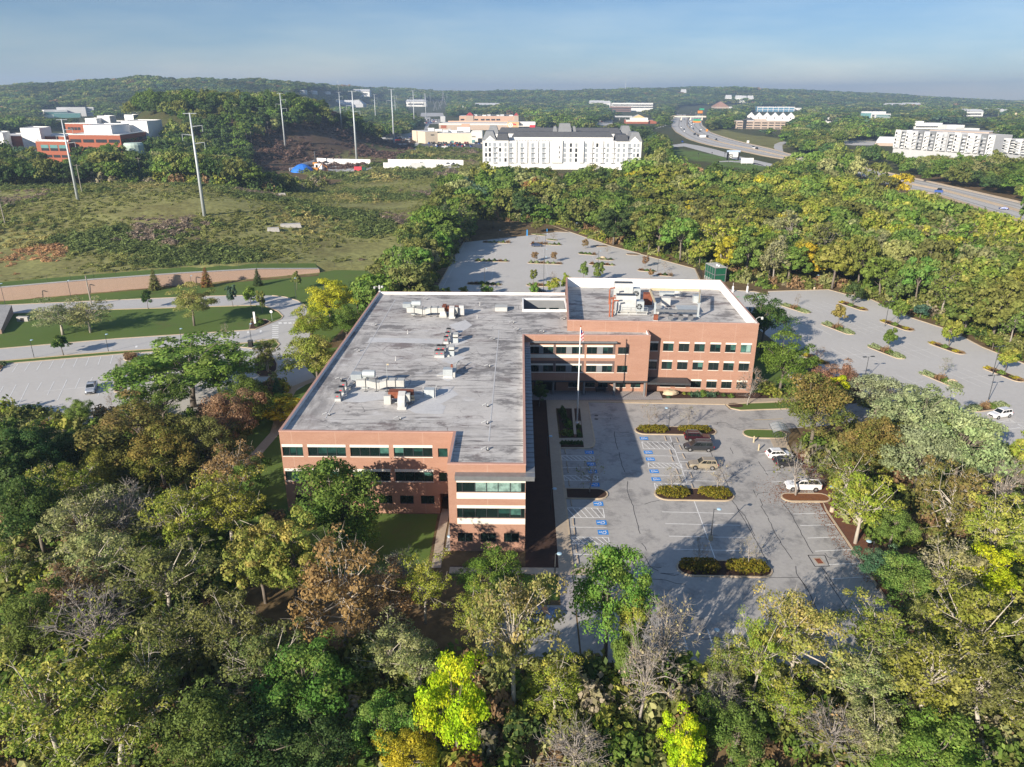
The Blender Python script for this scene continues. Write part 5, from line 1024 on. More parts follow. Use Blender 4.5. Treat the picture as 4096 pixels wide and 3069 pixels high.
m_poly, nt, b_, out = nodes('clear_roof_sheet'); b_.inputs['Base Color'].default_value = (.42, .47, .48, 1); b_.inputs['Roughness'].default_value = .2; tb = nt.nodes.new('ShaderNodeBsdfTransparent'); mx = nt.nodes.new('ShaderNodeMixShader'); mx.inputs[0].default_value = .45; nt.links.new(tb.outputs[0], mx.inputs[1]); nt.links.new(b_.outputs[0], mx.inputs[2]); nt.links.new(mx.outputs[0], out.inputs[0])
mb.build('roof_sheet', m_poly, t)
for i in range(5): mb = MB(); y = -2.2+i*1.1; mb.tube([(-.5, y, .08), (-.5, y, .75), (-.3, y, .95), (.1, y, .95), (.3, y, .75), (.3, y, .08)], .035, 5); mb.build('rack_hoop', m_dgrey, t)

# ------------------------------------------------------------------ vehicles
def paint():
    m, nt, b, _ = nodes('car_paint'); nt.links.new(nn(nt, 'ShaderNodeObjectInfo').outputs['Color'], b.inputs['Base Color']); b.inputs['Roughness'].default_value = .32; b.inputs['Metallic'].default_value = .15; b.inputs['Coat Weight'].default_value = .6; b.inputs['Coat Roughness'].default_value = .08; return m
m_paint = paint(); m_glass = mat('car_glass', (.012, .016, .018), .08, .1, 1, spec=.7); m_rim = mat('alloy_rim', (.45, .45, .46), .35, .1, 4, .7); m_head = mat('headlight_lens', (.6, .62, .62), .15, .05, 4); m_tail = mat('tail_lens', (.4, .01, .015), .2, .05, 4)
CARS = {  # L, W, H, belt, hood z, (glass base x0, x1), (roof x0, x1)   front at +x
 'suv': (4.75, 1.9, 1.7, 1.02, .98, (-2.2, .95), (-1.95, .15)), 'minivan': (5.15, 2.0, 1.74, 1.0, .98, (-2.45, 1.55), (-2.2, .65)), 'crossover': (4.5, 1.84, 1.6, .98, .92, (-2.1, 1.05), (-1.55, .25)), 'sedan': (4.8, 1.82, 1.44, .9, .84, (-1.9, 1.15), (-1.0, .3)), 'pickup': (5.5, 1.95, 1.82, 1.12, 1.06, (-.55, 1.35), (-.45, .65))}
def car_parts(kind):
    L, W, H, belt, hood, (gb0, gb1), (gr0, gr1) = CARS[kind]; h = L/2; w = W/2; mb = MB()
    st = [(-h, .84, .55, belt-.25), (-h+.1, .95, .34, belt-.06), (-h+.5, 1, .26, belt), (-h*.45, 1, .24, belt), (0, 1, .24, belt), (gb1*.8, 1, .24, belt-.01), (gb1+.15, .99, .24, hood+.02), (h-.55, .96, .26, hood-.04), (h-.15, .88, .32, hood-.16), (h, .76, .42, hood-.34)]
    vs = []; k = 10
    for x, f, zb, zt in st:
        q = [(w*f*.9, zb), (w*f, zb+.12), (w*f*1.0, (zb+zt)/2+.1), (w*f*.97, zt-.1), (w*f*.84, zt)]; vs += [(x, y, z) for y, z in q]+[(x, -y, z) for y, z in reversed(q)]
    mb.add(vs, [(i*k+j, (i+1)*k+j, (i+1)*k+(j+1) % k, i*k+(j+1) % k) for i in range(len(st)-1) for j in range(k)]+[tuple(range(k)), tuple((len(st)-1)*k+j for j in range(k-1, -1, -1))])
    wb, wr = w*.9, w*.73; lo = [(gb0, -wb, belt-.03), (gb1, -wb, belt-.03), (gb1, wb, belt-.03), (gb0, wb, belt-.03)]; hi = [(gr0, -wr, H-.05), (gr1, -wr, H-.05), (gr1, wr, H-.05), (gr0, wr, H-.05)]; tp = [(gr0+.12, -wr*.86, H), (gr1-.12, -wr*.86, H), (gr1-.12, wr*.86, H), (gr0+.12, wr*.86, H)]
    V = lo+hi+tp; mb.add(V, [(0, 1, 5, 4), (1, 2, 6, 5), (2, 3, 7, 6), (3, 0, 4, 7), (4, 5, 9, 8), (5, 6, 10, 9), (6, 7, 11, 10), (7, 4, 8, 11), (8, 9, 10, 11)])
    P = {'body': (mb.mesh('car_body', m_paint), None)}
    lo, hi = [Vector(p) for p in lo], [Vector(p) for p in hi]
    def face(a, b_, c, d, u0, u1, v0, v1):
        f = lambda u, v: (a.lerp(b_, u)).lerp(d.lerp(c, u), v); n = (b_-a).cross(d-a).normalized()*.012
        return [f(u0, v0)+n, f(u1, v0)+n, f(u1, v1)+n, f(u0, v1)+n]
    g = MB(); g.quad(*face(lo[1], lo[2], hi[2], hi[1], .05, .95, .12, .93)); P['windscreen'] = (g.mesh('windscreen', m_glass), None)
    g = MB(); g.quad(*face(lo[3], lo[0], hi[0], hi[3], .08, .92, .25, .9)); P['rear_window'] = (g.mesh('rear_window', m_glass), None)
    cuts = {'pickup': [(.05, .42), (.45, .9)]}.get(kind, [(.06, .33), (.36, .62), (.65, .92)])
    for sgn, (a, b_, c, d) in ((0, (lo[0], lo[1], hi[1], hi[0])), (1, (lo[2], lo[3], hi[3], hi[2]))):
        for i, (u0, u1) in enumerate(cuts):
            g = MB(); 
            if sgn: u0, u1 = 1-u1, 1-u0
            g.quad(*face(a, b_, c, d, u0, u1, .2, .86)); P['side_window.%d%d' % (sgn, i)] = (g.mesh('side_window', m_glass), None)
    r = .35 if kind != 'sedan' else .32
    ty = MB(); ty.lathe([(r*.7, -.115), (r*.97, -.1), (r, -.05), (r, .05), (r*.97, .1), (r*.7, .115)], n=16, axis='y'); tyre = ty.mesh('tyre', m_black); rm_ = MB(); rm_.lathe([(r*.66, -.122), (r*.62, .122)], n=12, axis='y'); rim = rm_.mesh('rim', m_rim)
    for i, (x, y) in enumerate(((h-.95, w-.1), (h-.95, -w+.1), (-h+.98, w-.1), (-h+.98, -w+.1))): P['wheel.%d' % i] = (tyre, (x, y, r), rim)
    ar = MB()
    for x in (h-.95, -h+.98):
        for s in (-1, 1): ar.lathe([(r+.07, 0), (r+.07, .015)], (x, s*(w*1.0+.002)-(.015 if s < 0 else 0), r+.02), 16, 0, 'y')
    P['wheel_arch_trim'] = (ar.mesh('wheel_arch_trim', m_black), None)
    for s in (-1, 1):
        q = MB(); q.box((h-.22, s*w*.68, hood-.3), (.16, .34, .13)); P['headlight.%d' % s] = (q.mesh('headlight', m_head), None)
        q = MB(); q.box((-h+.06, s*w*.78, belt-.32), (.1, .2, .3)); P['tail_light.%d' % s] = (q.mesh('tail_light', m_tail), None)
    q = MB(); q.box((h-.03, 0, .46), (.08, w*1.1, .24)); P['grille'] = (q.mesh('grille', m_black), None)
    if kind in ('suv', 'minivan', 'crossover'):
        q = MB()
        for s in (-1, 1): q.box(((gr0+gr1)/2, s*wr*.85, H+.01), ((gr1-gr0)*.85, .05, .06))
        P['roof_rail'] = (q.mesh('roof_rail', m_grey), None)
    if kind == 'pickup':
        q = MB(); q.sheet([(-h+.14, -w*.78), (gb0-.08, -w*.78), (gb0-.08, w*.78), (-h+.14, w*.78)], belt+.012); P['bed_liner'] = (q.mesh('bed_liner', m_black), None)
        q = MB()
        for s in (-1, 1): q.box(((-h+gb0)/2, s*w*.87, belt-.02), (gb0+h-.16, .14, .14))
        q.box((-h+.12, 0, belt-.02), (.12, W*.8, .14)); P['bed_rail'] = (q.mesh('bed_rail', m_paint), None)
    return P
CP = {k: car_parts(k) for k in CARS}
def car(kind, loc, rz_, colour, label, group='parked cars', rim=None):
    t = thing({'pickup': 'pickup_truck', 'minivan': 'minivan'}.get(kind, 'parked_car'), label, {'pickup': 'pickup truck', 'minivan': 'minivan'}.get(kind, 'car'), loc, rz_, group)
    for nme, v in CP[kind].items():
        o = part(nme.split('.')[0], v[0], t, loc=v[1] or (0, 0, 0), color=colour)
        if len(v) > 2: part('rim', v[2], o)
    return t
car('suv', (32.4, 122.1, ASPH), -.06, (.035, .006, .01), 'dark red black car parked nose right, against the shrub island', group='cars in the front car park')
car('minivan', (31.75, 118.3, ASPH), math.pi-.04, (.035, .037, .042), 'dark grey minivan parked between the dark red car and the tan one', group='cars in the front car park')
car('suv', (31.0, 111.5, ASPH), math.pi-.05, (.33, .28, .2), 'tan family car standing alone in the middle row', group='cars in the front car park')
car('crossover', (45.0, 115.4, ASPH), .08, (.8, .8, .8), 'white hatchback below the bicycle shelter', group='cars in the front car park')
car('crossover', (45.4, 112.4, ASPH), .06, (.03, .03, .033), 'black car half hidden by the sparse tree beside the white hatchback', group='cars in the front car park')
car('pickup', (45.2, 104.5, ASPH), math.pi-.02, (.8, .8, .8), 'white pickup truck beside the leaf strewn island', group='cars in the front car park')
car('suv', at('C4', 2000, 145, ASPH), math.pi+.32, (.8, .8, .8), 'white car with black wheels alone in the right car park', group='cars in the right car park')
car('sedan', at('C4', 1610, 190, ASPH), math.pi+.3, (.28, .33, .42), 'silver blue sedan glimpsed behind the pale grey green trees', group='cars in the right car park')
p = at('B1', 795, 1215, ASPH); q_ = at('B1', 848, 1262)-at('B1', 908, 1090); car('pickup', p, math.atan2(q_.y, q_.x), (.34, .37, .42), 'silver pickup truck facing the viewer in the left car park', group='cars in the left car park')
p = at('B1', 1085, 1165, ASPH); car('crossover', p, math.atan2(q_.y, q_.x), (.7, .7, .72), 'white car hidden behind the island shrubs of the left car park', group='cars in the left car park')
car('sedan', at('A3', 215, 1590, ASPH), .0, (.05, .07, .13), 'dark blue sedan in the far car park', group='cars in the far car park')
car('sedan', at('B3', 225, 366, ASPH), .0, (.03, .035, .045), 'dark sedan just behind the link roof', group='cars in the far car park')
car('sedan', (2.6, 72.5, .05), .2, (.03, .06, .14), 'dark blue car under the trees at the near end of the paved path', group='cars in the front car park')
car('crossover', at('B4', 250, 1118, ASPH), .4, (.6, .6, .62), 'pale car under the trees by the lawn right of the tall block', group='cars in the right car park')
mb = MB(); mb.sheet([(-4, 66), (7, 66), (7, 75), (-4, 75)], .03); struct('lower_drive', mb, m_asph)

# ------------------------------------------------------------------ green plant container, walls, fences
ga, gb_ = at('B3', 1745, 283), at('B3', 1832, 275); gback = at('B3', 1664, 240)-ga; gdir = math.atan2(gback.y, gback.x)-math.pi/2
t = thing('generator_container', 'two storey green container plant with grey frame behind the tall block', 'plant container', (ga.x, ga.y, 0), gdir); Lc, Wc, Hc = gback.length, 3.9, 5.0
mb = MB(); mb.box((Wc/2, Lc/2, .2), (Wc-.1, Lc-.1, Hc-.4)); mb.build('casing', m_green, t); mb = MB()
for x in (0, Wc):
    for y in (0, Lc): mb.box((x, y, 0), (.22, .22, Hc))
for z in (0.05, 2.45, Hc-.2):
    for y in (0, Lc): mb.box((Wc/2, y, z), (Wc-.24, .2, .2))
    for x in (0, Wc): mb.box((x, Lc/2, z), (.2, Lc-.24, .2))
for i in range(1, 4):
    for x in (0, Wc): mb.box((x, Lc*i/4, .26), (.1, .12, Hc-.5))
mb.build('frame', m_grey, t); mb = MB(); mb.box((Wc/2, Lc/2, Hc+.003), (Wc+.2, Lc+.2, .12)); mb.build('roof', m_duct, t)
for y in (1.2, 2.6): mb = MB(); mb.lathe([(.3, 0), (.3, .4), (.2, .5)], (Wc*.45, y, Hc+.12), 10); mb.build('roof_fan', m_wht, t)
mb = MB()
for z in (.5, 1.0, 1.4): mb.tube([(-1.2, -.5, z), (-1.2, 5, z)], .03)
for y in (-.5, 1.5, 3.3, 5): mb.tube([(-1.2, y, 0), (-1.2, y, 1.4)], .03)
mb.build('stair_railing', m_wht, t)
def fence(pts, h, label, m, step=2.5, rails=(.1, .5, .98), name='fence', zf=None):
    pts = [Vector(p) for p in pts]; t = thing(name, label, 'fence', pts[0]); o = pts[0]; P_ = []; ps = MB(); rl_ = MB()
    for a, b_ in zip(pts, pts[1:]):
        n = max(1, int((b_-a).length/step))
        for i in range(n+1): q = a.lerp(b_, i/n)-o; ps.tube([q, q+Vector((0, 0, h))], .04, 5); P_.append(q)
        for r in rails: rl_.tube([a-o+Vector((0, 0, h*r)), b_-o+Vector((0, 0, h*r))], .025, 4)
    ps.build('posts', m, t); rl_.build('rails', m, t); return t
f_ = fence([at('B3', 1588, 150), at('B3', 1640, 250)], 2.4, 'dark screen fence beside the green container plant', m_black, 1.2, (.05, .2, .35, .5, .65, .8, .95), 'screen_fence')
WA, WB_ = Vector((-240, 175.4)), Vector((-69, 256.0))
wp = [Vector((-240, 175.4)), Vector((-156, 215)), Vector((-133, 225.8)), Vector((-110, 236.4)), Vector((-88, 246.8)), Vector((-70, 255.2))]; wh = [4.0, 3.95, 4.0, 3.7, 2.9, 1.2]
t = thing('retaining_wall', 'long pink block retaining wall behind the left road', 'retaining wall', (-133, 225, 0)); mb = MB(); cp = MB(); o = Vector((-133, 225, 0))
for i in range(5):
    a, b_ = wp[i], wp[i+1]; d = (b_-a).normalized(); q = Vector((-d.y, d.x)); A3 = lambda p, z, k=0: Vector((p.x+q.x*k, p.y+q.y*k, z))-o
    mb.quad(A3(a, -.3), A3(b_, -.3), A3(b_, wh[i+1], .25), A3(a, wh[i], .25)); mb.quad(A3(a, wh[i], .25), A3(b_, wh[i+1], .25), A3(b_, wh[i+1], .7), A3(a, wh[i], .7)); mb.quad(A3(b_, -.3, .7), A3(a, -.3, .7), A3(a, wh[i], .7), A3(b_, wh[i+1], .7))
    cp.quad(A3(a, wh[i]+.04, .7), A3(b_, wh[i+1]+.04, .7), A3(b_, wh[i+1]+.04, 2.4), A3(a, wh[i]+.04, 2.4))
mb.quad(Vector((-70, 255.2, -.3))-o, Vector((-70.3, 255.9, -.3))-o, Vector((-70.3, 255.9, 1.2))-o, Vector((-70, 255.2, 1.2))-o); mb.build('block_face', m_wallblock, t)
cp.build('gravel_strip', m_gravel, t)
bk = MB()                                            # mown bank between the wall and the meadow
for i in range(5):
    a, b_ = wp[i], wp[i+1]; d = (b_-a).normalized(); q = Vector((-d.y, d.x)); bk.quad((a.x+q.x*2.4, a.y+q.y*2.4, wh[i]+.03), (b_.x+q.x*2.4, b_.y+q.y*2.4, wh[i+1]+.03), (b_.x+q.x*8.5, b_.y+q.y*8.5, max(wh[i+1], hgt(b_.x+q.x*8.5, b_.y+q.y*8.5))+.08), (a.x+q.x*8.5, a.y+q.y*8.5, max(wh[i], hgt(a.x+q.x*8.5, a.y+q.y*8.5))+.08))
struct('grass_bank', bk, m_lawn)
fence([(wp[i].x-.43*4, wp[i].y+.9*4, wh[i]+.05) for i in range(6)]+[(-60, 262, .5)], 1.9, 'black chain link fence along the top of the pink retaining wall', m_dgrey, 6, (.04, .97), 'chain_link_fence')
t = thing('stone_wall', 'short stone filled retaining wall at the left end of the road island', 'retaining wall', (-137, 191, 0)); g0, g1 = Vector((-134.5, 183.0, 0)), Vector((-143.5, 201.8, 0)); o = Vector((-137, 191, 0)); d = (g1-g0).normalized(); q = Vector((d.y, -d.x, 0))*-1
mb = MB(); mb.add([g0-o, g1-o, g1+q*4-o, g0+q*4-o, g0-o+Vector((0, 0, 1.2)), g1-o+Vector((0, 0, 2.6)), g1+q*4-o+Vector((0, 0, 3.2)), g0+q*4-o+Vector((0, 0, 1.8))], [(0, 1, 5, 4), (1, 2, 6, 5), (2, 3, 7, 6), (3, 0, 4, 7)], 0); mb.build('block_face', m_wallblock, t); mb = MB(); mb.quad(g0-o+Vector((0, 0, 1.2)), g1-o+Vector((0, 0, 2.6)), g1+q*4-o+Vector((0, 0, 3.2)), g0+q*4-o+Vector((0, 0, 1.8))); mb.build('stone_fill', m_gravel, t)
w = at('B1', 205, 615, 0); t = thing('storm_inlet', 'small stone headwall inlet in the left lawn', 'inlet', w); mb = MB(); mb.box((0, 0, 0), (3, 1.0, 1.3)); mb.build('headwall', m_gravel, t); mb = MB(); mb.box((0, -.52, .2), (1, .06, .8)); mb.build('opening', m_black, t)
# ------------------------------------------------------------------ power poles and towers
m_pole = mat('monopole_steel', (.5, .54, .56), .5, .08, .3, .2)
def monopole(k, b_, tp, label, group='steel power monopoles'):
    w = hit(k, *b_); h = atY(k, *tp, w.y).z-w.z; t = thing('power_pole', label, 'power pole', w, .35, group); s = h/42
    mb = MB(); mb.tube([(0, 0, -1), (0, 0, h*.5), (0, 0, h)], [.8*s, .52*s, .28*s], 12); mb.build('pole', m_pole, t, smooth=True)
    mb = MB(); mb.tube([(-2.6*s, 0, h-.3), (2.6*s, 0, h-.3)], .16*s, 6); mb.build('top_arm', m_pole, t)
    for z, sg in ((.87, 1), (.79, -1), (.71, 1)):
        mb = MB(); mb.tube([(0, 0, h*z), (sg*4.2*s, 0, h*z+.5*s)], [.2*s, .1*s], 6); mb.build('cross_arm', m_pole, t); mb = MB(); mb.tube([(sg*4.1*s, 0, h*z+.4*s), (sg*4.1*s, 0, h*z-2.1*s)], .1*s, 6); mb.build('insulator', m_galv, t)
    return t
for k, b_, tp, w_ in (('A1', (675, 1195), (575, 490), 'on the meadow in front of the brick medical building'), ('A1', (1768, 1328), (1667, 435), 'in the middle of the meadow, nearest'), ('A2', (253, 725), (217, 265), 'at the foot of the dark wooded knoll'), ('A2', (872, 855), (843, 247), 'behind the construction yard, tallest looking'), ('A2', (740, 572), (720, 255), 'behind the knoll, above the dark cut slope'), ('A2', (1037, 538), (1027, 275), 'beyond the small retaining wall, mid distance'), ('A2', (1193, 705), (1175, 232), 'beside the parked cars left of the shopping road'), ('A2', (1207, 475), (1205, 303), 'just right of and behind the one by the parked cars'), ('A2', (1369, 550), (1361, 242), 'beside the tree lined shopping road'), ('A2', (1469, 485), (1467, 270), 'in front of the lattice towers'), ('A2', (1506, 345), (1506, 262), 'far beyond the lattice towers, left of two'), ('A2', (1650, 340), (1650, 265), 'far beyond the lattice towers, right of two')): monopole(k, b_, tp, 'grey steel power pole '+w_)
woodp = []
for k, b_, tp, w_ in (('A1', (710, 1130), (668, 878), 'just right of the leftmost steel pole'), ('A1', (47, 1408), (8, 1100), 'at the far left edge of the meadow'), ('A1', (1180, 1028), (1150, 850), 'left of the pair below the brick building'), ('A1', (1225, 1020), (1195, 820), 'right of the pair below the brick building'), ('A1', (2140, 735), (2128, 597), 'left of the pair on the wooded knoll'), ('A1', (2182, 755), (2165, 597), 'right of the pair on the wooded knoll'), ('A2', (112, 655), (98, 510), 'on the dark slope left of the third steel pole'), ('B1', (792, 482), (738, 222), 'leaning in front of the pink wall, without arms')):
    w = hit(k, *b_); h = atY(k, *tp, w.y).z-w.z; t = thing('utility_pole', 'wooden utility pole '+w_, 'utility pole', w, .4, 'wooden utility poles'); mb = MB(); mb.tube([(0, 0, -.5), (0, 0, h)], [.22, .14], 8); mb.build('pole', m_wood, t)
    if 'arms' not in w_: mb = MB(); mb.box((0, 0, h-.7), (2.8, .14, .16)); mb.build('cross_arm', m_wood, t)
    woodp.append((w, h))
for (a, b_, w_) in ((1, 0, 'from the far left pole to the crest pole'), (0, 2, 'from the crest pole to the pole pair'), (3, 4, 'from the pole pair to the knoll')):
    for k in (-1.2, 1.2):
        p, q = woodp[a][0]+Vector((k, 0, woodp[a][1]-.4)), woodp[b_][0]+Vector((k, 0, woodp[b_][1]-.4)); mb = MB(); mb.tube([(p.lerp(q, i/8)-p)-Vector((0, 0, 6*(i/8)*(1-i/8)))for i in range(9)], .05, 4)
        tag(mb.build('power_line', m_black, loc=p), 'power line %s, %s wire' % (w_, 'left' if k < 0 else 'right'), 'power line', 'power lines over the meadow')
def lattice(k, b_, tp, label, wide=True):
    w = hit(k, *b_); h = atY(k, *tp, w.y).z-w.z; t = thing('lattice_tower', label, 'pylon', w, .3, 'lattice pylons'); mb = MB(); B = h*.17; r = h*.009
    lv = [(0, B), (.3, B*.62), (.55, B*.3), (.62, B*.28), (1.0, B*1.25 if wide else B*.1)]
    for i, (z, e) in enumerate(lv):
        c = [Vector((sx*e, sy*e*(.5 if i == 4 and wide else 1), z*h)) for sx, sy in ((-1, -1), (1, -1), (1, 1), (-1, 1))]
        for j in range(4): mb.tube([c[j], c[(j+1) % 4]], r*.7, 3)
        if i:
            for j in range(4): mb.tube([pc[j], c[j]], r, 4); mb.tube([pc[j], c[(j+1) % 4]], r*.6, 3)
        pc = c
    if not wide:
        for z in (.7, .82, .93): mb.tube([(-B*.9, 0, z*h), (B*.9, 0, z*h)], r, 4)
    else: mb.tube([(-B*1.9, 0, h), (B*1.9, 0, h)], r, 4)
    mb.build('steelwork', m_grey, t)
for b_, tp, wd, w_ in (((1338, 395), (1338, 322), 1, 'leftmost, low and wide topped'), ((1405, 380), (1405, 310), 1, 'second from the left, behind the steel pole'), ((1462, 385), (1462, 270), 0, 'tall narrow one left of centre'), ((1548, 415), (1548, 330), 1, 'wide topped, left of a close pair'), ((1588, 405), (1588, 328), 1, 'wide topped, right of a close pair'), ((1620, 370), (1610, 252), 0, 'tall narrow one at the right'), ((1705, 285), (1705, 232), 1, 'small and far away on the skyline')): lattice('A2', b_, tp, 'steel lattice pylon beyond the shops, '+w_, wd)
for k, b_, tp, w_ in (('A3', (978, 268), (980, 132), 'in front of the middle of the blue ridge'), ('A3', (1478, 193), (1478, 165), 'short, on top of the blue ridge'), ('A3', (2168, 195), (2172, 110), 'on the ridge right of its top'), ('A4', (1925, 320), (1932, 200), 'tallest at the right end of the ridge'), ('A4', (1950, 320), (1953, 265), 'short, at the right end of the ridge')):
    w = hit(k, *b_); h = atY(k, *tp, w.y).z-w.z; t = thing('radio_mast', 'thin radio mast '+w_, 'radio mast', w, 0, 'radio masts'); mb = MB(); mb.tube([(0, 0, 0), (0, 0, h)], [h*.014, h*.006], 5); mb.tube([(-h*.01, 0, h*.55), (h*.03, 0, h*.9)], h*.004, 4); mb.build('mast', m_pole, t)

# ------------------------------------------------------------------ distant buildings
m_cream = mat('cream_render', (.64, .55, .42), .85, .06, .1); m_salmon = mat('salmon_render', (.55, .36, .26), .85, .08, .1); m_slate = mat('dark_slate', (.075, .08, .09), .8, .15, .4); m_mansard = mat('grey_metal_roof', (.2, .21, .22), .6, .1, .5)
m_offw = mat('white_render', (.72, .72, .7), .85, .05, .1); m_lgrey = mat('light_grey_panel', (.48, .49, .5), .8, .06, .2); m_conct = mat('tan_concrete', (.45, .36, .29), .9, .08, .2); m_flat = mat('pale_flat_roof', (.62, .6, .57), .85, .15, .1); m_glassb = mat('teal_glazing', (.12, .26, .26), .25, .15, .3); m_win = mat('dark_glazing', (.035, .04, .045), .2, .2, .5); m_winl = mat('reflecting_glazing', (.3, .33, .36), .2, .2, .5); m_brn = mat('brown_roof', (.2, .12, .09), .9, .15, .4)
FOOT = []
class Blk:                                           # box building piece surveyed from its front face
    def __init__(s, parent, name, k, xL, xR, yT, yB, Y0, Y1=None, depth=20, m=None, roof=None, h=None):
        Y1 = Y1 or Y0; L = atY(k, xL, yT, Y0); R = atY(k, xR, yT, Y1); s.k = k; s.zt = L.z; s.zb = atY(k, xL, yB, Y0).z if h is None else s.zt-h
        s.a = Vector((L.x, Y0)); s.b = Vector((R.x, Y1)); s.t = (s.b-s.a).normalized(); s.n = Vector((s.t.y, -s.t.x)); s.L = (s.b-s.a).length; s.par = parent; s.depth = depth
        c, d = s.b-s.n*depth, s.a-s.n*depth; mb = MB(); mb.prism([tuple(s.a), tuple(s.b), tuple(c), tuple(d)], min(s.zb, hgt(*s.a)-1) if depth > 12 else s.zb, s.zt, 0, 1); FOOT.append([tuple(s.a), tuple(s.b), tuple(c), tuple(d)]); mb.build(name, [m or m_offw, roof or m_flat], parent, world=True)

    def rect(s, name, u0, u1, v0, v1, m, d=.12, mesh=None):          # u, v as fractions of the front face
        H = s.zt-s.zb; U0, U1 = u0*s.L, u1*s.L; mb = MB(); P = lambda u, z, dd: (s.a.x+s.t.x*u+s.n.x*dd, s.a.y+s.t.y*u+s.n.y*dd, z); z0, z1 = s.zb+v0*H, s.zb+v1*H
        vs = [P(U0, z0, -.05), P(U1, z0, -.05), P(U1, z0, d), P(U0, z0, d), P(U0, z1, -.05), P(U1, z1, -.05), P(U1, z1, d), P(U0, z1, d)]
        mb.add(vs, [(0, 3, 2, 1), (4, 5, 6, 7), (3, 7, 6, 2), (0, 4, 7, 3), (1, 2, 6, 5)]); return mb.build(name, m, s.par, world=True)
    def roofprism(s, name, h, m, hip=.3, over=.3, u0=0, u1=1):       # mansard / hipped roof on top
        mb = MB(); P = lambda u, v, z: (s.a.x+s.t.x*u-s.n.x*v, s.a.y+s.t.y*u-s.n.y*v, z); o = over; D = s.depth; a_, b__ = u0*s.L-o, u1*s.L+o; i = min(hip*(b__-a_), D*hip)
        vs = [P(a_, -o, s.zt+.02), P(b__, -o, s.zt+.02), P(b__, D+o, s.zt+.02), P(a_, D+o, s.zt+.02), P(a_+i, i, s.zt+h), P(b__-i, i, s.zt+h), P(b__-i, D-i, s.zt+h), P(a_+i, D-i, s.zt+h)]
        mb.add(vs, [(0, 3, 2, 1), (4, 5, 6, 7), (0, 1, 5, 4), (1, 2, 6, 5), (2, 3, 7, 6), (3, 0, 4, 7)]); return mb.build(name, m, s.par, world=True)
    def gable(s, name, u0, u1, h, m, mr, d=.3):                      # gable front with ridge running back
        mb = MB(); P = lambda u, v, z: (s.a.x+s.t.x*u-s.n.x*v, s.a.y+s.t.y*u-s.n.y*v, z); A_, B_ = u0*s.L, u1*s.L; M_ = (A_+B_)/2; D = s.depth
        mb.add([P(A_, -d, s.zt), P(B_, -d, s.zt), P(M_, -d, s.zt+h)], [(0, 1, 2)], 0); mb.add([P(A_, -d-.2, s.zt), P(M_, -d-.2, s.zt+h+.15), P(M_, D, s.zt+h+.15), P(A_, D, s.zt), P(B_, -d-.2, s.zt), P(B_, D, s.zt)], [(0, 1, 2, 3), (1, 4, 5, 2)], 1); return mb.build(name, [m, mr], s.par, world=True)
def bldg(name, label, loc, cat='building', group=None): return thing(name, label, cat, loc, 0, group)

# white apartment block
Yw = hit('W', 1100, 880).y; ap = bldg('apartment_building', 'white five storey apartment block with dark roofs and gabled ends beyond the woods', (at('W', 1100, 880).x, Yw+15, 0), 'apartment building')
K = 'W'; base = Blk(ap, 'brick_base', K, 95, 2110, 795, 905, Yw, depth=40, m=m_brickr)
mid = Blk(ap, 'wall', K, 425, 1790, 518, 795, Yw-.3, depth=38, m=m_offw); lp = Blk(ap, 'wall', K, 95, 424, 512, 795, Yw-1.2, depth=24, m=m_offw); rp_ = Blk(ap, 'wall', K, 1791, 2110, 525, 795, Yw-1.2, depth=24, m=m_offw)
up = Blk(ap, 'upper_storey', K, 470, 1750, 470, 520, Yw+7, depth=14, m=m_offw); up.roofprism('slate_roof', 4.2, m_slate, .22)
rear = Blk(ap, 'rear_wing', K, 290, 1850, 424, 470, Yw+30, depth=14, m=m_offw); rear.roofprism('slate_roof', 4.5, m_slate, .2)
lp.roofprism('mansard_roof', 7.0, m_mansard, .25, .3, 0, .52); lp.roofprism('slate_roof', 5.2, m_slate, .12, .25, .54, 1); lp.gable('gable', .08, .5, 4.0, m_offw, m_mansard, .4)
rp_.roofprism('mansard_roof', 7.0, m_mansard, .25, .3, .48, 1); rp_.roofprism('slate_roof', 5.2, m_slate, .12, .25, 0, .46); rp_.gable('gable', .5, .92, 4.0, m_offw, m_mansard, .4)
for x0, x1 in ((160, 300), (1835, 1975)): q = Blk(ap, 'rear_pavilion', K, x0, x1, 430, 470, Yw+34, depth=14, m=m_offw); q.roofprism('mansard_roof', 6.5, m_mansard, .22)
ct = Blk(ap, 'centre_tower', K, 1050, 1220, 430, 520, Yw+10, depth=10, m=m_offw); ct.roofprism('mansard_roof', 8.2, m_mansard, .16)
for x in (985, 1225): q = Blk(ap, 'corner_turret', K, x, x+50, 415, 470, Yw+13, depth=5, m=m_offw); q.roofprism('mansard_roof', 5.0, m_mansard, .25)
bay = Blk(ap, 'stair_bay', K, 975, 1110, 512, 795, Yw-1.6, depth=10, m=m_offw); b2 = Blk(ap, 'stair_bay', K, 1325, 1380, 520, 795, Yw-1.6, depth=10, m=m_offw)
rows = [(.735, .9), (.5, .67), (.275, .44), (.05, .215)]; rg = random.Random(3)
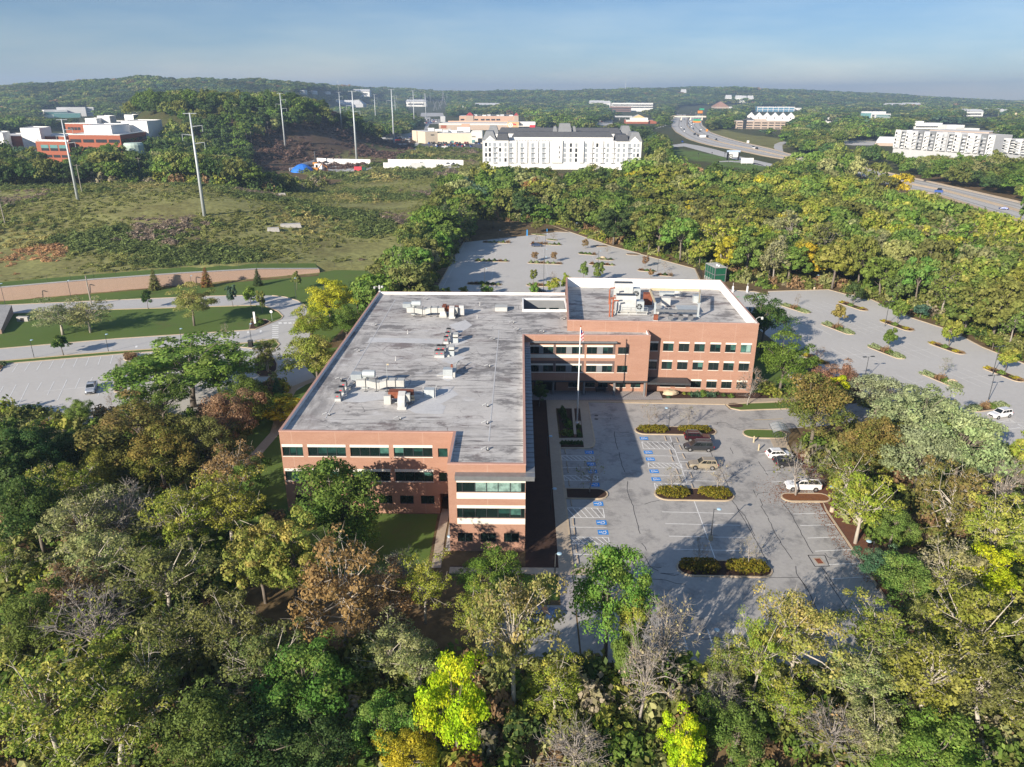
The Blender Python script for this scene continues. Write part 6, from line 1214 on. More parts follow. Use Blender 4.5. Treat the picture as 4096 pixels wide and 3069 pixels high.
for blk, x0, x1, cols, bal in ((lp, 95, 424, (138, 186, 317, 385), (248,)), (mid, 425, 1790, (522, 660, 798, 934, 1408, 1548, 1683), (455, 593, 730, 868, 1480, 1616, 1752)), (rp_, 1791, 2110, (1820, 1888, 2020, 2068), (1957,)), (mid, 425, 1790, (1140, 1214, 1284), ())):
    for v0, v1 in rows:
        for x in cols: u = (x-x0)/(x1-x0); du = 14/(x1-x0); blk.rect('window', u-du, u+du, v0, v1, m_win if rg.random() < .3 else m_winl, .1)
        for x in bal:
            u = (x-x0)/(x1-x0); du = 24/(x1-x0); blk.rect('balcony_door', u-du*.75, u+du*.75, v0-.02, v1, m_winl, .1); blk.rect('balcony', u-du, u+du, v0-.05, v0-.015, m_lgrey, 1.3)
for i in range(9):
    if not 3 < i < 6: u = (490+i*137 if i < 4 else 1450+(i-6)*137-425)/1; mid.rect('pilaster', (u-425)/1365 if i < 4 else u/1365, ((u-425)+38)/1365 if i < 4 else (u+38)/1365, 0, 1.0, m_offw, .9)
for v in (.2, .42, .64): bay.rect('stair_window', .66, .74, v, v+.1, m_win)
for x in (1135, 1205, 1275): base.rect('arched_opening', (x-20-95)/2015, (x+20-95)/2015, .03, .62, m_win, .08)
for x in range(520, 1040, 36): up.rect('terrace_furniture', (x-470)/1280, (x+20-470)/1280, 0, .2, m_dgrey, 3)
# shops
K = 'S'; Ys = hit(K, 600, 715).y; st = bldg('store_building', 'long cream windowless store with white rooftop units behind the small car park', (at(K, 600, 715).x, Ys+20, 0), 'store')
q = Blk(st, 'wall', K, 222, 405, 545, 700, Ys-8, Ys, depth=45, m=m_cream); s2 = Blk(st, 'wall', K, 406, 900, 565, 712, Ys, Ys-2, depth=42, m=m_cream); s3 = Blk(st, 'corner_pavilion', K, 901, 1065, 540, 712, Ys-4, depth=30, m=m_lintel)
for i in range(5): s3.rect('window', .06+i*.07, .1+i*.07, .5, .62, m_win); q.rect('window', .45+i*.06, .48+i*.06, .62, .76, m_win)
s2.rect('window', .38, .48, .02, .28, m_glassb); s3.rect('window', .05, .35, .02, .28, m_glassb); s3.rect('corner_glazing', .6, .98, .05, .42, m_win)
for x0, x1, yt, yb, dd in ((262, 355, 488, 530, 14), (365, 470, 505, 540, 12), (480, 560, 515, 552, 10), (590, 690, 520, 558, 16), (695, 885, 475, 535, 25), (790, 880, 515, 548, 8), (920, 1060, 525, 548, 10), (560, 600, 500, 530, 20)): Blk(st, 'rooftop_unit', K, x0, x1, yt, yb, Ys+dd, depth=5, m=m_offw if x1-x0 > 60 else m_lgrey)
Yt = hit(K, 1500, 520).y; tg = bldg('store_building', 'wide low store with a ring sign and red entrance wall behind the cream store', (at(K, 1200, 520).x, Yt+30, 0), 'store')
q = Blk(tg, 'wall', K, 425, 1440, 420, 500, Yt+4, Yt, depth=70, m=m_conct); q.rect('white_fascia', 0, 1, .7, 1.0, m_lintel, .3); q.rect('brick_panel', .03, .11, .1, .65, m_brickr); q.rect('tan_panel', .33, .45, .1, .95, m_salmon, .4)
e = Blk(tg, 'sign_wall', K, 1438, 1606, 395, 515, Yt-3, depth=40, m=mat('tan_render', (.62, .42, .22), .85, .06, .2)); f = Blk(tg, 'entrance', K, 1607, 1765, 455, 518, Yt-1, depth=30, m=m_win); f.rect('canopy', -.1, 1.05, .82, 1.0, m_lintel, 4)
for i in range(6): f.rect('entrance_column', .02+i*.18, .05+i*.18, 0, .8, m_lintel, .6)
g_ = Blk(tg, 'red_wall', K, 1766, 1845, 445, 515, Yt-6, depth=30, m=m_red); Blk(tg, 'roof_parapet', K, 1600, 1850, 400, 445, Yt+6, depth=40, m=m_lintel); Blk(tg, 'roof_parapet', K, 560, 1445, 382, 400, Yt+70, depth=3, m=m_salmon)
def ring_sign(par, p, r, ms, nrm=(0, -1)):
    mb = MB(); n = 20
    for r0, r1, mi in ((r*.99, r*.66, 0), (r*.66, r*.36, 1), (r*.36, 0.001, 0)):
        vs = [(r_*math.cos(i*6.2832/n), 0, r_*math.sin(i*6.2832/n)) for r_ in (r0, r1) for i in range(n)]; mb.add(vs, [(i, (i+1) % n, n+(i+1) % n, n+i) for i in range(n)], mi)
    return mb.build('ring_logo', ms, par, loc=Vector(p)-par.location)
c0 = atY(K, 1483, 445, Yt-3); ring_sign(tg, (c0.x, Yt-3.25, c0.z), 4.0, [m_wht, mat('sign_tan', (.62, .42, .22), .85)]); e.rect('red_letter_panel', .42, .62, .62, .78, m_red, .2); e.rect('red_letter_panel', .62, .76, .57, .74, m_red, .2)
Ym = hit(K, 1100, 395).y; ml_ = bldg('mall_building', 'pinkish two storey mall with red pyramid roofs behind the ring sign store', (at(K, 1160, 395).x, Ym+30, 0)); q = Blk(ml_, 'wall', K, 725, 1600, 312, 392, Ym, depth=60, m=m_salmon)
for x0, x1 in ((745, 800), (950, 1005), (1045, 1100), (1120, 1178), (1198, 1255), (1272, 1330)): q.rect('window_group', (x0-725)/875, (x1-725)/875, .2, .48, m_win)
for x0, x1 in ((825, 935), (1535, 1600)): z = Blk(ml_, 'corner_tower', K, x0, x1, 305, 390, Ym-2, depth=14, m=m_conct); z.roofprism('red_pyramid_roof', 6, mat('red_roof', (.35, .05, .05), .8, .1, .3), .46)
for i in range(9): Blk(ml_, 'rooftop_unit', K, 935+i*66, 990+i*66, 288+(i % 3)*3, 312, Ym+12+(i % 2)*8, depth=10, m=(m_lgrey, m_slate, m_flat)[i % 3])
t = bldg('inn_building', 'low brown roofed building with a small white cupola behind the mall', at(K, 890, 285)); q = Blk(t, 'wall', K, 765, 1020, 250, 285, hit(K, 890, 285).y+60, depth=30, m=m_conct); q.roofprism('brown_roof', 12, m_brn, .3); z = Blk(t, 'cupola', K, 768, 795, 235, 285, hit(K, 890, 285).y+40, depth=8, m=m_offw); z.roofprism('spire', 16, m_offw, .49)
t = bldg('sign_tower', 'grey brown box tower at the head of the shopping road', at(K, 482, 400), 'tower'); q = Blk(t, 'tower_shaft', K, 452, 513, 330, 405, hit(K, 482, 400).y, depth=12, m=m_conct); Blk(t, 'tower_cap', K, 447, 518, 316, 329, hit(K, 482, 400).y-1, depth=14, m=m_lgrey)
for i, x in enumerate((465, 512)): w = at(K, x+24, 798); t = bldg('storage_container', 'white storage container in the small car park, %s of two' % ('left', 'right')[i], w, 'container', 'white containers'); q = Blk(t, 'casing', K, x, x+44, 755, 798, w.y, depth=3, m=m_offw); q.rect('door', .1, .9, .05, .9, m_lgrey, .06)
# medical complex at the left
K = 'A1'
def corner_block(par, name, xa, xb, xc, yt, Yb, dc, h, m, roof=m_flat, win=None, da=5):
    B_ = atY(K, xb, yt, Yb); T = B_.z; P_ = [Vector((atY(K, xa, yt, Yb+da).x, Yb+da, T)), B_, Vector((atY(K, xc, yt, Yb+dc).x, Yb+dc, T))]; d = P_[0]+P_[2]-P_[1]; mb = MB(); mb.prism([tuple(p[:2]) for p in (*P_, d)], T-h, T, 0, 1); FOOT.append([tuple(p[:2]) for p in (*P_, d)]); mb.build(name, [m, roof], par, world=True)
    mb = MB(); q = [tuple(p[:2]) for p in (*P_, d)]; kerb_ring(mb, q, .8, T-.2, T+.5); mb.build('parapet', m_offw if roof is m_flat else m, par, world=True)
    for (z0, z1, mm, u0, u1) in win or ():
        for p, q2 in ((P_[0], P_[1]), (P_[1], P_[2])):
            t_ = (q2-p).normalized(); n_ = Vector((t_.y, -t_.x, 0)); L = (q2-p).length; k = max(1, int(L/9))
            for i in range(k):
                s0, s1 = p+t_*L*(u0+(u1-u0)*(i+.08)/k), p+t_*L*(u0+(u1-u0)*(i+.92)/k); w = MB(); w.add([Vector((v.x+n_.x*dd, v.y+n_.y*dd, T-z)) for z in (z1, z0) for dd in (.15, -.1) for v in (s0, s1)], [(0, 1, 5, 4), (0, 4, 6, 2), (1, 3, 7, 5), (4, 5, 7, 6), (0, 2, 3, 1)]); w.build('window', mm, par, world=True)
md = bldg('medical_building', 'large red brick medical complex with white rooftop penthouses among trees', atY(K, 900, 650, 620))
W3 = [(3.2, 5.6, m_win, 0, 1), (9, 11, m_win, 0, 1)]
for a in (('wall', 590, 1035, 1400, 630, 600, 95, 30, m_brickr, m_flat, W3), ('wall', 305, 588, 600, 685, 598, 14, 26, m_brickr, m_flat, [(2.6, 5, m_glassb, .12, .95), (5.1, 7, m_win, .12, .95), (10, 12, m_win, .2, .95)]), ('penthouse', 718, 957, 1120, 550, 615, 40, 22, m_offw), ('penthouse', 1045, 1268, 1398, 513, 655, 40, 22, m_offw), ('penthouse', 172, 338, 440, 575, 640, 35, 22, m_offw), ('penthouse', -60, 20, 85, 615, 620, 30, 22, m_offw), ('wall', -60, 560, 720, 640, 650, 40, 30, m_brickr), ('wall', 560, 885, 1290, 532, 705, 70, 40, m_brickr, m_flat, [(3, 5.5, m_win, .05, .4)]), ('rooftop_unit', 733, 830, 900, 490, 715, 20, 20, m_offw), ('rooftop_unit', 838, 945, 1000, 468, 725, 20, 20, m_lgrey), ('rooftop_unit', 1072, 1150, 1205, 458, 760, 20, 20, m_offw), ('wall', 1350, 1480, 1600, 477, 790, 50, 40, m_offw)): corner_block(md, *a)
Yg = hit(K, 560, 480).y; t = bldg('glass_office', 'white office with green glazing bands at the foot of the left ridge', atY(K, 560, 470, Yg)); q = Blk(t, 'wall', K, 378, 580, 412, 480, Yg, Yg+25, depth=40, m=m_offw); q.rect('glazing_band', .02, .98, .42, .75, m_glassb); z = Blk(t, 'wall', K, 581, 805, 390, 465, Yg+40, Yg+60, depth=40, m=m_offw)
for v in (.2, .5, .76): z.rect('glazing_band', .04, .96, v, v+.14, m_winl)
Blk(t, 'glass_wing', K, 460, 690, 440, 480, Yg-8, Yg+10, depth=20, m=m_glassb); Blk(t, 'rooftop_unit', K, 485, 735, 388, 410, Yg+30, Yg+45, depth=20, m=m_lgrey)
w = atY(K, 1165, 850, 560); t = bldg('substation', 'pale green tank plant with white shed between the trees', w, 'substation'); mb = MB(); mb.lathe([(7, w.z), (7, w.z+11), (6, w.z+12.5)], (w.x+1, w.y, 0), 18); mb.build('tank', mat('pale_green_steel', (.4, .5, .44), .6, .15, .2), t, world=True); Blk(t, 'shed', K, 1085, 1160, 800, 850, 552, depth=8, m=m_offw); Blk(t, 'shed', K, 1165, 1215, 845, 900, 548, depth=6, m=m_lgrey)
K = 'A2'
for i, x in enumerate((403, 490, 604)): w = hit(K, x, 268); a = atY(K, x-40, 268, w.y); h = atY(K, x, 238+(i*6), w.y).z-w.z; mb = MB(); r = abs(w.x-a.x); mb.lathe([(r, -3), (r, h*.8), (r*.6, h*.97), (.1, h)], n=24); tag(mb.build('storage_tank', m_offw, loc=w), 'white storage tank on the far wooded ridge, %s of three' % ('left', 'middle', 'right')[i], 'tank', 'white tanks')
w = atY(K, 707, 185, 2350); t = thing('water_tower', 'tiny white water tower on the left ridge skyline', 'water tower', w); h = atY(K, 707, 164, w.y).z-w.z; _k = h/60; mb = MB(); mb.tube([(0, 0, -20), (0, 0, h*.7)], 2*_k); mb.build('stem', m_offw, t); mb = MB(); mb.lathe([(2*_k, h*.6), (10*_k, h*.72), (10*_k, h*.9), (2*_k, h)], n=12); mb.build('bowl', m_offw, t)
Yv = hit(K, 770, 388).y; t = bldg('warehouse', 'long grey roofed warehouse among trees left of the pylons', atY(K, 770, 385, Yv)); q = Blk(t, 'wall', K, 620, 925, 362, 388, Yv, depth=60, m=m_lgrey, roof=m_mansard); q.roofprism('roof', 13, m_lgrey, .25)
K = 'A3'; Yo = hit(K, 1050, 425).y; t = bldg('office_block', 'white banded office block above a brown lower wing, left of the motorway', atY(K, 1050, 400, Yo)); q = Blk(t, 'wall', K, 870, 1220, 350, 398, Yo, depth=40, m=m_offw)
for v in (.12, .52): q.rect('window_band', 0, 1, v, v+.2, m_win, .3)
q = Blk(t, 'brown_wing', K, 850, 1030, 380, 425, Yo-40, depth=12, m=mat('brown_precast', (.26, .16, .13), .85, .08, .1))
for v in (.2, .55): q.rect('window_band', 0, 1, v, v+.18, m_win, .3)
Yb2 = hit(K, 1100, 530).y; t = bldg('bank_building', 'low brick and white building with yellow gable beside the motorway woods', at(K, 1100, 530)); q = Blk(t, 'wall', K, 985, 1180, 498, 535, Yb2, depth=30, m=m_brickr); q.rect('white_fascia', 0, 1, .6, 1, m_lintel, .5); z = Blk(t, 'upper_storey', K, 1030, 1175, 478, 500, Yb2+8, depth=20, m=m_offw); z.gable('gable', .05, .85, 6, mat('yellow_render', (.6, .45, .22), .85, .05, .1), m_lgrey); Blk(t, 'side_wing', K, 1181, 1250, 500, 525, Yb2+5, depth=20, m=m_brickr)
t = bldg('filling_station', 'flat canopy of a filling station left of the yellow gabled building', at(K, 950, 500)); Blk(t, 'canopy', K, 858, 1040, 462, 474, at(K, 950, 500).y, depth=12, m=m_lgrey, roof=m_lgrey)
mb = MB(); P0 = at(K, 950, 500)
for x in (870, 930, 980, 1030): p_ = at(K, x, 500); mb.box((p_.x-P0.x, p_.y-P0.y+5, 0), (1, 1, 8))
mb.build('columns', m_lgrey, t)
K = 'E'; Yh = hit(K, 1650, 330).y; t = bldg('terraced_houses', 'row of white gabled houses with grey roofs right of the motorway', atY(K, 1650, 330, Yh)); q = Blk(t, 'wall', K, 1355, 1960, 262, 330, Yh, Yh-30, depth=24, m=m_offw)
for i in range(6): q.gable('gable', i/6+.01, (i+1)/6-.01, 7.5, m_offw, m_lgrey, .5); q.rect('window', i/6+.07, i/6+.09, .5, .72, m_win, .6)
Yk = hit(K, 1500, 430).y; t = bldg('tan_office', 'tan three storey office with dark window bands right of the motorway', at(K, 1500, 430)); q = Blk(t, 'wall', K, 1220, 1840, 328, 430, Yk, Yk-10, depth=30, m=m_conct); nb = [(.02, .13), (.2, .34), (.37, .5), (.53, .64), (.67, .77), (.8, .9), (.92, .99)]
for u0, u1 in nb:
    for v in (.08, .4, .7): q.rect('window_band', u0, u1, v, v+.13, m_win, .2)
z = Blk(t, 'dark_stair_tower', K, 1310, 1350, 310, 425, Yk-3, depth=10, m=m_win); Blk(t, 'roof_plant', K, 1450, 1600, 308, 335, Yk+12, depth=10, m=m_conct); z2 = Blk(t, 'roof_lantern', K, 1345, 1440, 318, 332, Yk+8, depth=10, m=m_lgrey); z2.roofprism('roof', 4, m_slate, .4)
Yl = hit(K, 1700, 212).y; t = bldg('glass_office', 'long blue glazed office with white columns far right of the motorway', atY(K, 1700, 210, Yl)); q = Blk(t, 'wall', K, 1485, 1960, 150, 212, Yl, depth=40, m=mat('blue_glazing', (.1, .24, .36), .3, .1, .1)); q.rect('white_fascia', 0, 1, .82, 1, m_offw, .6); q.rect('white_band', 0, 1, .38, .46, m_offw, .6)
for i in range(8): q.rect('white_column', i*.14, i*.14+.012, 0, .85, m_offw, 1.5)
Blk(t, 'side_wing', K, 1950, 2045, 165, 185, Yl+30, depth=30, m=m_offw)
Yp = hit(K, 1040, 172).y; t = bldg('pyramid_building', 'brown pyramid roofed building beyond the second bridge', atY(K, 1040, 165, Yp)); q = Blk(t, 'wall', K, 955, 1125, 150, 172, Yp, depth=70, m=m_conct); q.roofprism('pyramid_roof', 19, mat('terracotta_roof', (.33, .19, .13), .9, .08, .05), .48); Blk(t, 'side_wing', K, 1126, 1165, 150, 172, Yp, depth=30, m=m_offw)
K = 'F'; Yf = hit(K, 570, 92).y; t = bldg('white_office', 'white and blue glass office block standing alone in the right hand woods', atY(K, 570, 85, Yf)); q = Blk(t, 'wall', K, 520, 735, 42, 92, Yf, Yf+10, depth=50, m=m_offw)
for v in (.15, .5): q.rect('window_band', .25, .97, v, v+.24, m_glassb, .3); q.rect('window_band', .03, .15, v, v+.24, m_win, .3)
Blk(t, 'glass_wing', K, 400, 519, 36, 90, Yf+10, Yf+2, depth=40, m=m_glassb); Blk(t, 'penthouse', K, 450, 680, 18, 45, Yf+25, depth=25, m=m_offw)
def modern(label, x0, x1, yt0, yb0, Y0, Y1, n, floors=5):
    t = bldg('apartment_building', label, atY(K, (x0+x1)/2, yb0, (Y0+Y1)/2), 'apartment building'); L0 = atY(K, x0, yt0, Y0); h = L0.z-atY(K, x0, yb0, Y0).z; q = Blk(t, 'wall', K, x0, x1, yt0, yb0, Y0, Y1, depth=22, m=m_lgrey); pal = [m_offw, m_greyp, m_offw, m_lgrey, m_greyp]
    for i in range(n):
        u0, u1 = i/n, (i+1)/n; q.rect('facade_bay', u0+.004, u1-.004, .16, 1.03 if i % 2 == 0 else .97, pal[i % 5], 1.4 if i % 2 == 0 else .5)
        for f in range(floors):
            v = .2+f*.155
            q.rect('window', u0+.012, u0+.45/n+.0, v, v+.1, m_win if (i+f) % 3 else m_winl, 1.6 if i % 2 == 0 else .7); q.rect('balcony', u0+.5/n, u1-.006, v-.02, v+.045, m_offw if i % 2 else m_lgrey, 2.0)
    return q
modern('long white and grey balconied apartment block with pale grey basement at the right', 795, 1915, 226, 455, 760, 670, 16)
modern('white and grey apartment block cut off by the right edge of the view', 2010, 2420, 318, 500, 640, 600, 6)
Yq = at(K, 680, 400).y+10; t = bldg('garage_house', 'low white gabled building on a tan walled terrace', at(K, 680, 380)); q = Blk(t, 'wall', K, 575, 790, 345, 385, Yq+14, Yq+5, depth=14, m=m_offw); q.roofprism('roof', 5, m_lgrey, .2); 
t = bldg('terrace_wall', 'curved tan block retaining wall below the low white building', at(K, 680, 440), 'retaining wall'); Blk(t, 'block_face', K, 558, 792, 368, 448, Yq-8, Yq-16, depth=6, m=m_conct)
t = bldg('office_block', 'long white stepped office roofs behind the right hand apartments', atY(K, 1350, 250, 1000)); q = Blk(t, 'wall', K, 1003, 1310, 145, 215, hit(K, 1150, 215).y, depth=30, m=m_offw); q.rect('window_band', .05, .95, .3, .5, m_win, .3); Blk(t, 'wall', K, 1360, 1555, 168, 225, hit(K, 1450, 225).y, depth=30, m=m_offw); Blk(t, 'wall', K, 1550, 1720, 205, 255, hit(K, 1640, 255).y, depth=25, m=m_offw); q = Blk(t, 'wall', K, 1165, 1830, 222, 310, hit(K, 1400, 310).y, hit(K, 1800, 340).y, depth=50, m=m_conct); q.rect('window_band', .1, .98, .1, .45, m_win, .3); z = Blk(t, 'dark_wing', K, 1820, 1940, 268, 340, hit(K, 1900, 345).y, depth=40, m=m_dgrey, roof=m_flat); Blk(t, 'penthouse', K, 1035, 1100, 125, 150, hit(K, 1150, 215).y+10, depth=10, m=m_offw)
for i, (x0, x1, yt, yb, Y_) in enumerate(((15, 95, 85, 145, hit(K, 50, 145).y), (-60, 70, 168, 200, hit(K, 10, 200).y))): t = bldg('low_building', ('white building with dark flat eave at the right wood edge', 'long low white roof left of the right hand woods')[i], atY(K, x0+40, yb, Y_)); q = Blk(t, 'wall', K, x0, x1, yt, yb, Y_, depth=25, m=m_offw); q.rect('window_band', .1, .9, .3, .6, m_win, .2)
hr = random.Random(8)
for i in range(9):
    x = (1730, 1770, 1850, 1890, 1540, 1600, 1640, 1930, 1975)[i]; y = (48, 52, 50, 55, 62, 70, 66, 62, 72)[i]; w = hit(K, x, y); t = bldg('house', 'far pale house among the right hand trees, %s from the left' % ('fifth', 'sixth', 'seventh', 'eighth', 'first', 'second', 'third', 'ninth', 'last')[i], w, 'house', 'far houses at the right'); mb = MB(); mb.box((0, 0, 0), (22, 14, 12)); mb.build('wall', m_conct if i % 2 else m_offw, t); mb = MB(); mb.box((0, 0, 12), (23, 15, 7), 0, 0, (.8, .05)); mb.build('roof', m_lgrey, t)
for i, (x, y) in enumerate(((1110, 95), (1235, 100), (1275, 102), (1300, 104), (1385, 102), (545, 12))): w = hit('E', x, y); t = bldg('house', 'tiny white gabled house below the blue ridge, %s from the left' % ('second', 'third', 'fourth', 'fifth', 'last', 'first')[i], w, 'house', 'white houses below the ridge'); mb = MB(); mb.box((0, 0, 0), (26, 16, 18)); mb.build('wall', m_offw, t); mb = MB(); mb.box((0, 0, 18), (27, 17, 12), 0, 0, (.9, .05)); mb.build('roof', m_lgrey, t)
for k, x, y, wd, lab in (('A3', 730, 388, 30, 'pale low building in the woods left of the banded office'), ('A3', 800, 392, 22, 'small pale shed just left of the banded office'), ('A4', 340, 470, 34, 'flat white building right of the terraced houses'), ('A4', 385, 478, 20, 'small white shed right of the terraced houses'), ('A4', 1090, 412, 40, 'long tan building on the far right slope'), ('A4', 1225, 408, 34, 'second tan building on the far right slope'), ('A4', 1110, 302, 40, 'white house high on the blue ridge'), ('A4', 1760, 465, 34, 'pale roofed building far in the right hand woods'), ('A2', 905, 292, 40, 'tiny white building in the woods beyond the steel poles'), ('A2', 1780, 270, 60, 'white building on the skyline above the mall'), ('A2', 1390, 380, 40, 'red and white shed among the lattice pylons'), ('A2', 2000, 410, 50, 'long white roof behind the inn')):
    w = hit(k, x, y); t = bldg('low_building', lab, w); s_ = w.y/1600; mb = MB(); mb.box((0, 0, -2), (wd*s_, wd*.5*s_, 9*s_+2)); mb.build('wall', m_conct if 'tan' in lab else m_offw, t); mb = MB(); mb.box((0, 0, 9*s_), (wd*s_*1.05, wd*.55*s_, 4*s_), 0, 0, (.9, .1)); mb.build('roof', m_lgrey, t); mb = MB(); mb.box((0, -wd*.25*s_-.1, 3*s_), (wd*.8*s_, .3, 2.5*s_)); mb.build('window_band', m_win, t); FOOT.append([(w.x-wd*s_*.6, w.y-wd*.4*s_), (w.x+wd*s_*.6, w.y-wd*.4*s_), (w.x+wd*s_*.6, w.y+wd*.4*s_), (w.x-wd*s_*.6, w.y+wd*.4*s_)])
w = hit(K, 2085, 160); t = thing('crane_boom', 'slanting tan crane boom above the far right trees', 'crane', w); p1 = atY(K, 2128, 33, w.y)-w; mb = MB(); mb.tube([(0, 0, 0), p1], [2.2, 2.8], 4); mb.build('boom', m_tan, t)

# ------------------------------------------------------------------ motorway, bridges and far roads
def resample(pts, n):
    P_ = np.array([p[:2] for p in pts]); s = np.r_[0, np.cumsum(np.linalg.norm(np.diff(P_, axis=0), axis=1))]; t = np.linspace(0, s[-1], n); return np.stack([np.interp(t, s, P_[:, 0]), np.interp(t, s, P_[:, 1])], 1)
EA = lambda *pts: [at('E', *p) for p in pts]
hl = EA((505, 172), (470, 240), (420, 320), (395, 400), (450, 470), (600, 560), (760, 612), (960, 660), (1230, 705), (1550, 775), (1760, 810))+[at('A4', *p) for p in ((600, 905), (1010, 1072), (1460, 1150), (1950, 1310), (2500, 1500))]
hr_ = EA((835, 165), (795, 250), (775, 330), (790, 390), (890, 478), (1030, 528), (1200, 580), (1400, 630), (1620, 680), (1760, 715), (1900, 760))+[at('A4', *p) for p in ((560, 858), (1010, 955), (1430, 1045), (2212, 1225), (2800, 1390))]
HL, HR = resample(hl, 90), resample(hr_, 90)
def band(mb, L, R, u0, u1, z, mi=0):
    vs = []
    for l, r in zip(L, R): a = l+(r-l)*u0; b_ = l+(r-l)*u1; vs += [(a[0], a[1], z), (b_[0], b_[1], z)]
    mb.add(vs, [(2*i, 2*i+1, 2*i+3, 2*i+2) for i in range(len(L)-1)], mi)
m_hwy = surface('motorway_concrete', [(.32, .305, .285), (.28, .27, .255), (.36, .34, .32)], .9, .02, .5)
mb = MB(); band(mb, HL, HR, 0, 1, .12); hw = struct('motorway', mb, m_hwy); hw['group'] = 'far roads'
mb = MB(); band(mb, HL, HR, .02, .034, .2); band(mb, HL, HR, .44, .452, .2); band(mb, HL, HR, .54, .552, .2); band(mb, HL, HR, .965, .978, .2); mb.build('lane_marking', m_white, hw)
mb = MB(); band(mb, HL, HR, .05, .2, .16); band(mb, HL, HR, .6, .72, .16); band(mb, HL, HR, .76, .9, .16); band(mb, HL, HR, .25, .42, .16); mb.build('worn_lane', m_asph2, hw)
def barrier(L, R, u, h, w=.6):
    mb = MB()
    P_ = [l+(r-l)*u for l, r in zip(L, R)]; n = len(P_); Ls, Rs = [], []
    for i in range(n): t_ = P_[min(i+1, n-1)]-P_[max(i-1, 0)]; t_ = t_/np.linalg.norm(t_); q_ = np.array([-t_[1], t_[0]])*w/2; Ls.append(P_[i]+q_); Rs.append(P_[i]-q_)
    vs = [(*p, 0.1) for p in Ls]+[(*p, h) for p in Ls]+[(*p, h) for p in Rs]+[(*p, .1) for p in Rs]; mb.add(vs, [(k*n+i+1, k*n+i, (k+1)*n+i, (k+1)*n+i+1) for k in range(3) for i in range(n-1)]); return mb
tag(barrier(HL, HR, .5, 1.3, 1.0).build('median_barrier', m_conc), 'long pale concrete barrier between the motorway carriageways', 'barrier'); tag(barrier(HL, HR, .0, 1.3, .8).build('edge_barrier', m_conc), 'pale concrete barrier along the near edge of the motorway', 'barrier'); tag(barrier(HL, HR, 1.0, 1.1, .6).build('edge_barrier', m_conc), 'concrete barrier along the far edge of the motorway', 'barrier')
def road2(name, L, R, z=.1, m=None): mb = MB(); band(mb, resample(L, 40), resample(R, 40), 0, 1, z); return struct(name, mb, m or m_road)
road2('frontage_road', EA((340, 668), (560, 652), (750, 705), (1000, 772), (1300, 842), (1560, 898), (1750, 950)), EA((340, 640), (560, 612), (760, 645), (960, 692), (1230, 772), (1560, 848), (1750, 890)))
road2('loop_ramp', EA((1720, 712), (1690, 665), (1700, 625), (1760, 600), (1865, 585)), EA((1815, 735), (1800, 665), (1800, 640), (1830, 620), (1870, 605)))
road2('off_ramp', EA((130, 445), (300, 400), (400, 345)), EA((150, 425), (280, 380), (420, 310))); road2('service_road', EA((1000, 838), (1150, 832), (1400, 850), (1560, 890)), EA((1000, 850), (1150, 848), (1390, 868), (1560, 905)))
road2('shopping_road', [at('S', *p) for p in ((0, 800), (100, 690), (190, 560), (240, 420), (215, 330))], [at('S', *p) for p in ((60, 800), (160, 690), (225, 560), (300, 420), (300, 330))])
mb = MB(); mb.sheet([tuple(at('S', *p)[:2]) for p in ((225, 715), (1065, 715), (1060, 800), (850, 812), (0, 812), (60, 770))], .14); s_lot = struct('store_car_park', mb, mat('dark_asphalt', (.11, .11, .115), .9, .15, .05)); mb = MB(); mb.sheet([tuple(at('A2', *p)[:2]) for p in ((1050, 690), (1150, 612), (1390, 605), (1330, 715), (1200, 720))], .12); struct('overflow_car_park', mb, m_asph2)
mb = MB(); mb.sheet([tuple(at('S', *p)[:2]) for p in ((230, 360), (440, 355), (445, 430), (220, 430))], .13); struct('mall_car_park', mb, m_asph); mb = MB(); mb.sheet([tuple(at('A2', *p)[:2]) for p in ((1420, 470), (1430, 420), (1600, 400), (1625, 465))], .1); struct('utility_yard_ground', mb, m_road)
mb = MB(); mb.sheet([tuple(at('W', *p)[:2]) for p in ((1500, 250), (1740, 240), (1740, 330), (1660, 335), (1500, 310))], .12); struct('bank_car_park', mb, m_road); mb = MB(); mb.sheet([tuple(at('F', *p)[:2]) for p in ((170, 310), (600, 300), (780, 310), (560, 395), (300, 395), (190, 380))], .12); struct('terrace_car_park', mb, m_asph2); mb = MB(); mb.sheet([tuple(at('W', *p)[:2]) for p in ((765, 345), (960, 345), (980, 390), (770, 385))], .12); struct('side_car_park', mb, m_asph)
mb = MB(); mb.sheet([tuple(at('A2', *p)[:2]) for p in ((330, 955), (520, 885), (1000, 885), (1080, 905), (1010, 930), (860, 955))], .12); struct('construction_yard_ground', mb, m_road); mb = MB(); mb.sheet([tuple(at('A2', *p)[:2]) for p in ((1100, 915), (1140, 885), (1800, 890), (1800, 915))], .12); struct('gated_road', mb, m_road)
def bridge(label, xl, xr, yd, yb, piers, col=None):
    w0, w1 = at('E', xl, yb), at('E', xr, yb); Y_ = (w0.y+w1.y)/2; zt = atY('E', xl, yd, Y_).z; t = thing('road_bridge', label, 'bridge', ((w0.x+w1.x)/2, Y_, 0)); hw_ = (w1.x-w0.x)/2+8
    mb = MB(); mb.box((0, 0, zt-2.4), (2*hw_, 13, 2.4)); mb.build('deck', m_lintel, t)
    for s in (-1, 1): mb = MB(); mb.box((0, s*6.3, zt+.003), (2*hw_, .4, 1.1)); mb.build('parapet', m_conc, t)
    for x in piers: p_ = at('E', x, yb); mb = MB(); mb.box((p_.x-t.location.x, 0, -.5), (2.2, 11, zt-1.9)); mb.build('pier', m_lintel, t)
    return zt, Y_
zt, Yb_ = bridge('pale road bridge crossing the near part of the motorway', 415, 785, 268, 320, (425, 518, 632, 775)); bridge('farther white road bridge with wide spans across the motorway', 565, 850, 138, 176, (572, 645, 725, 830))
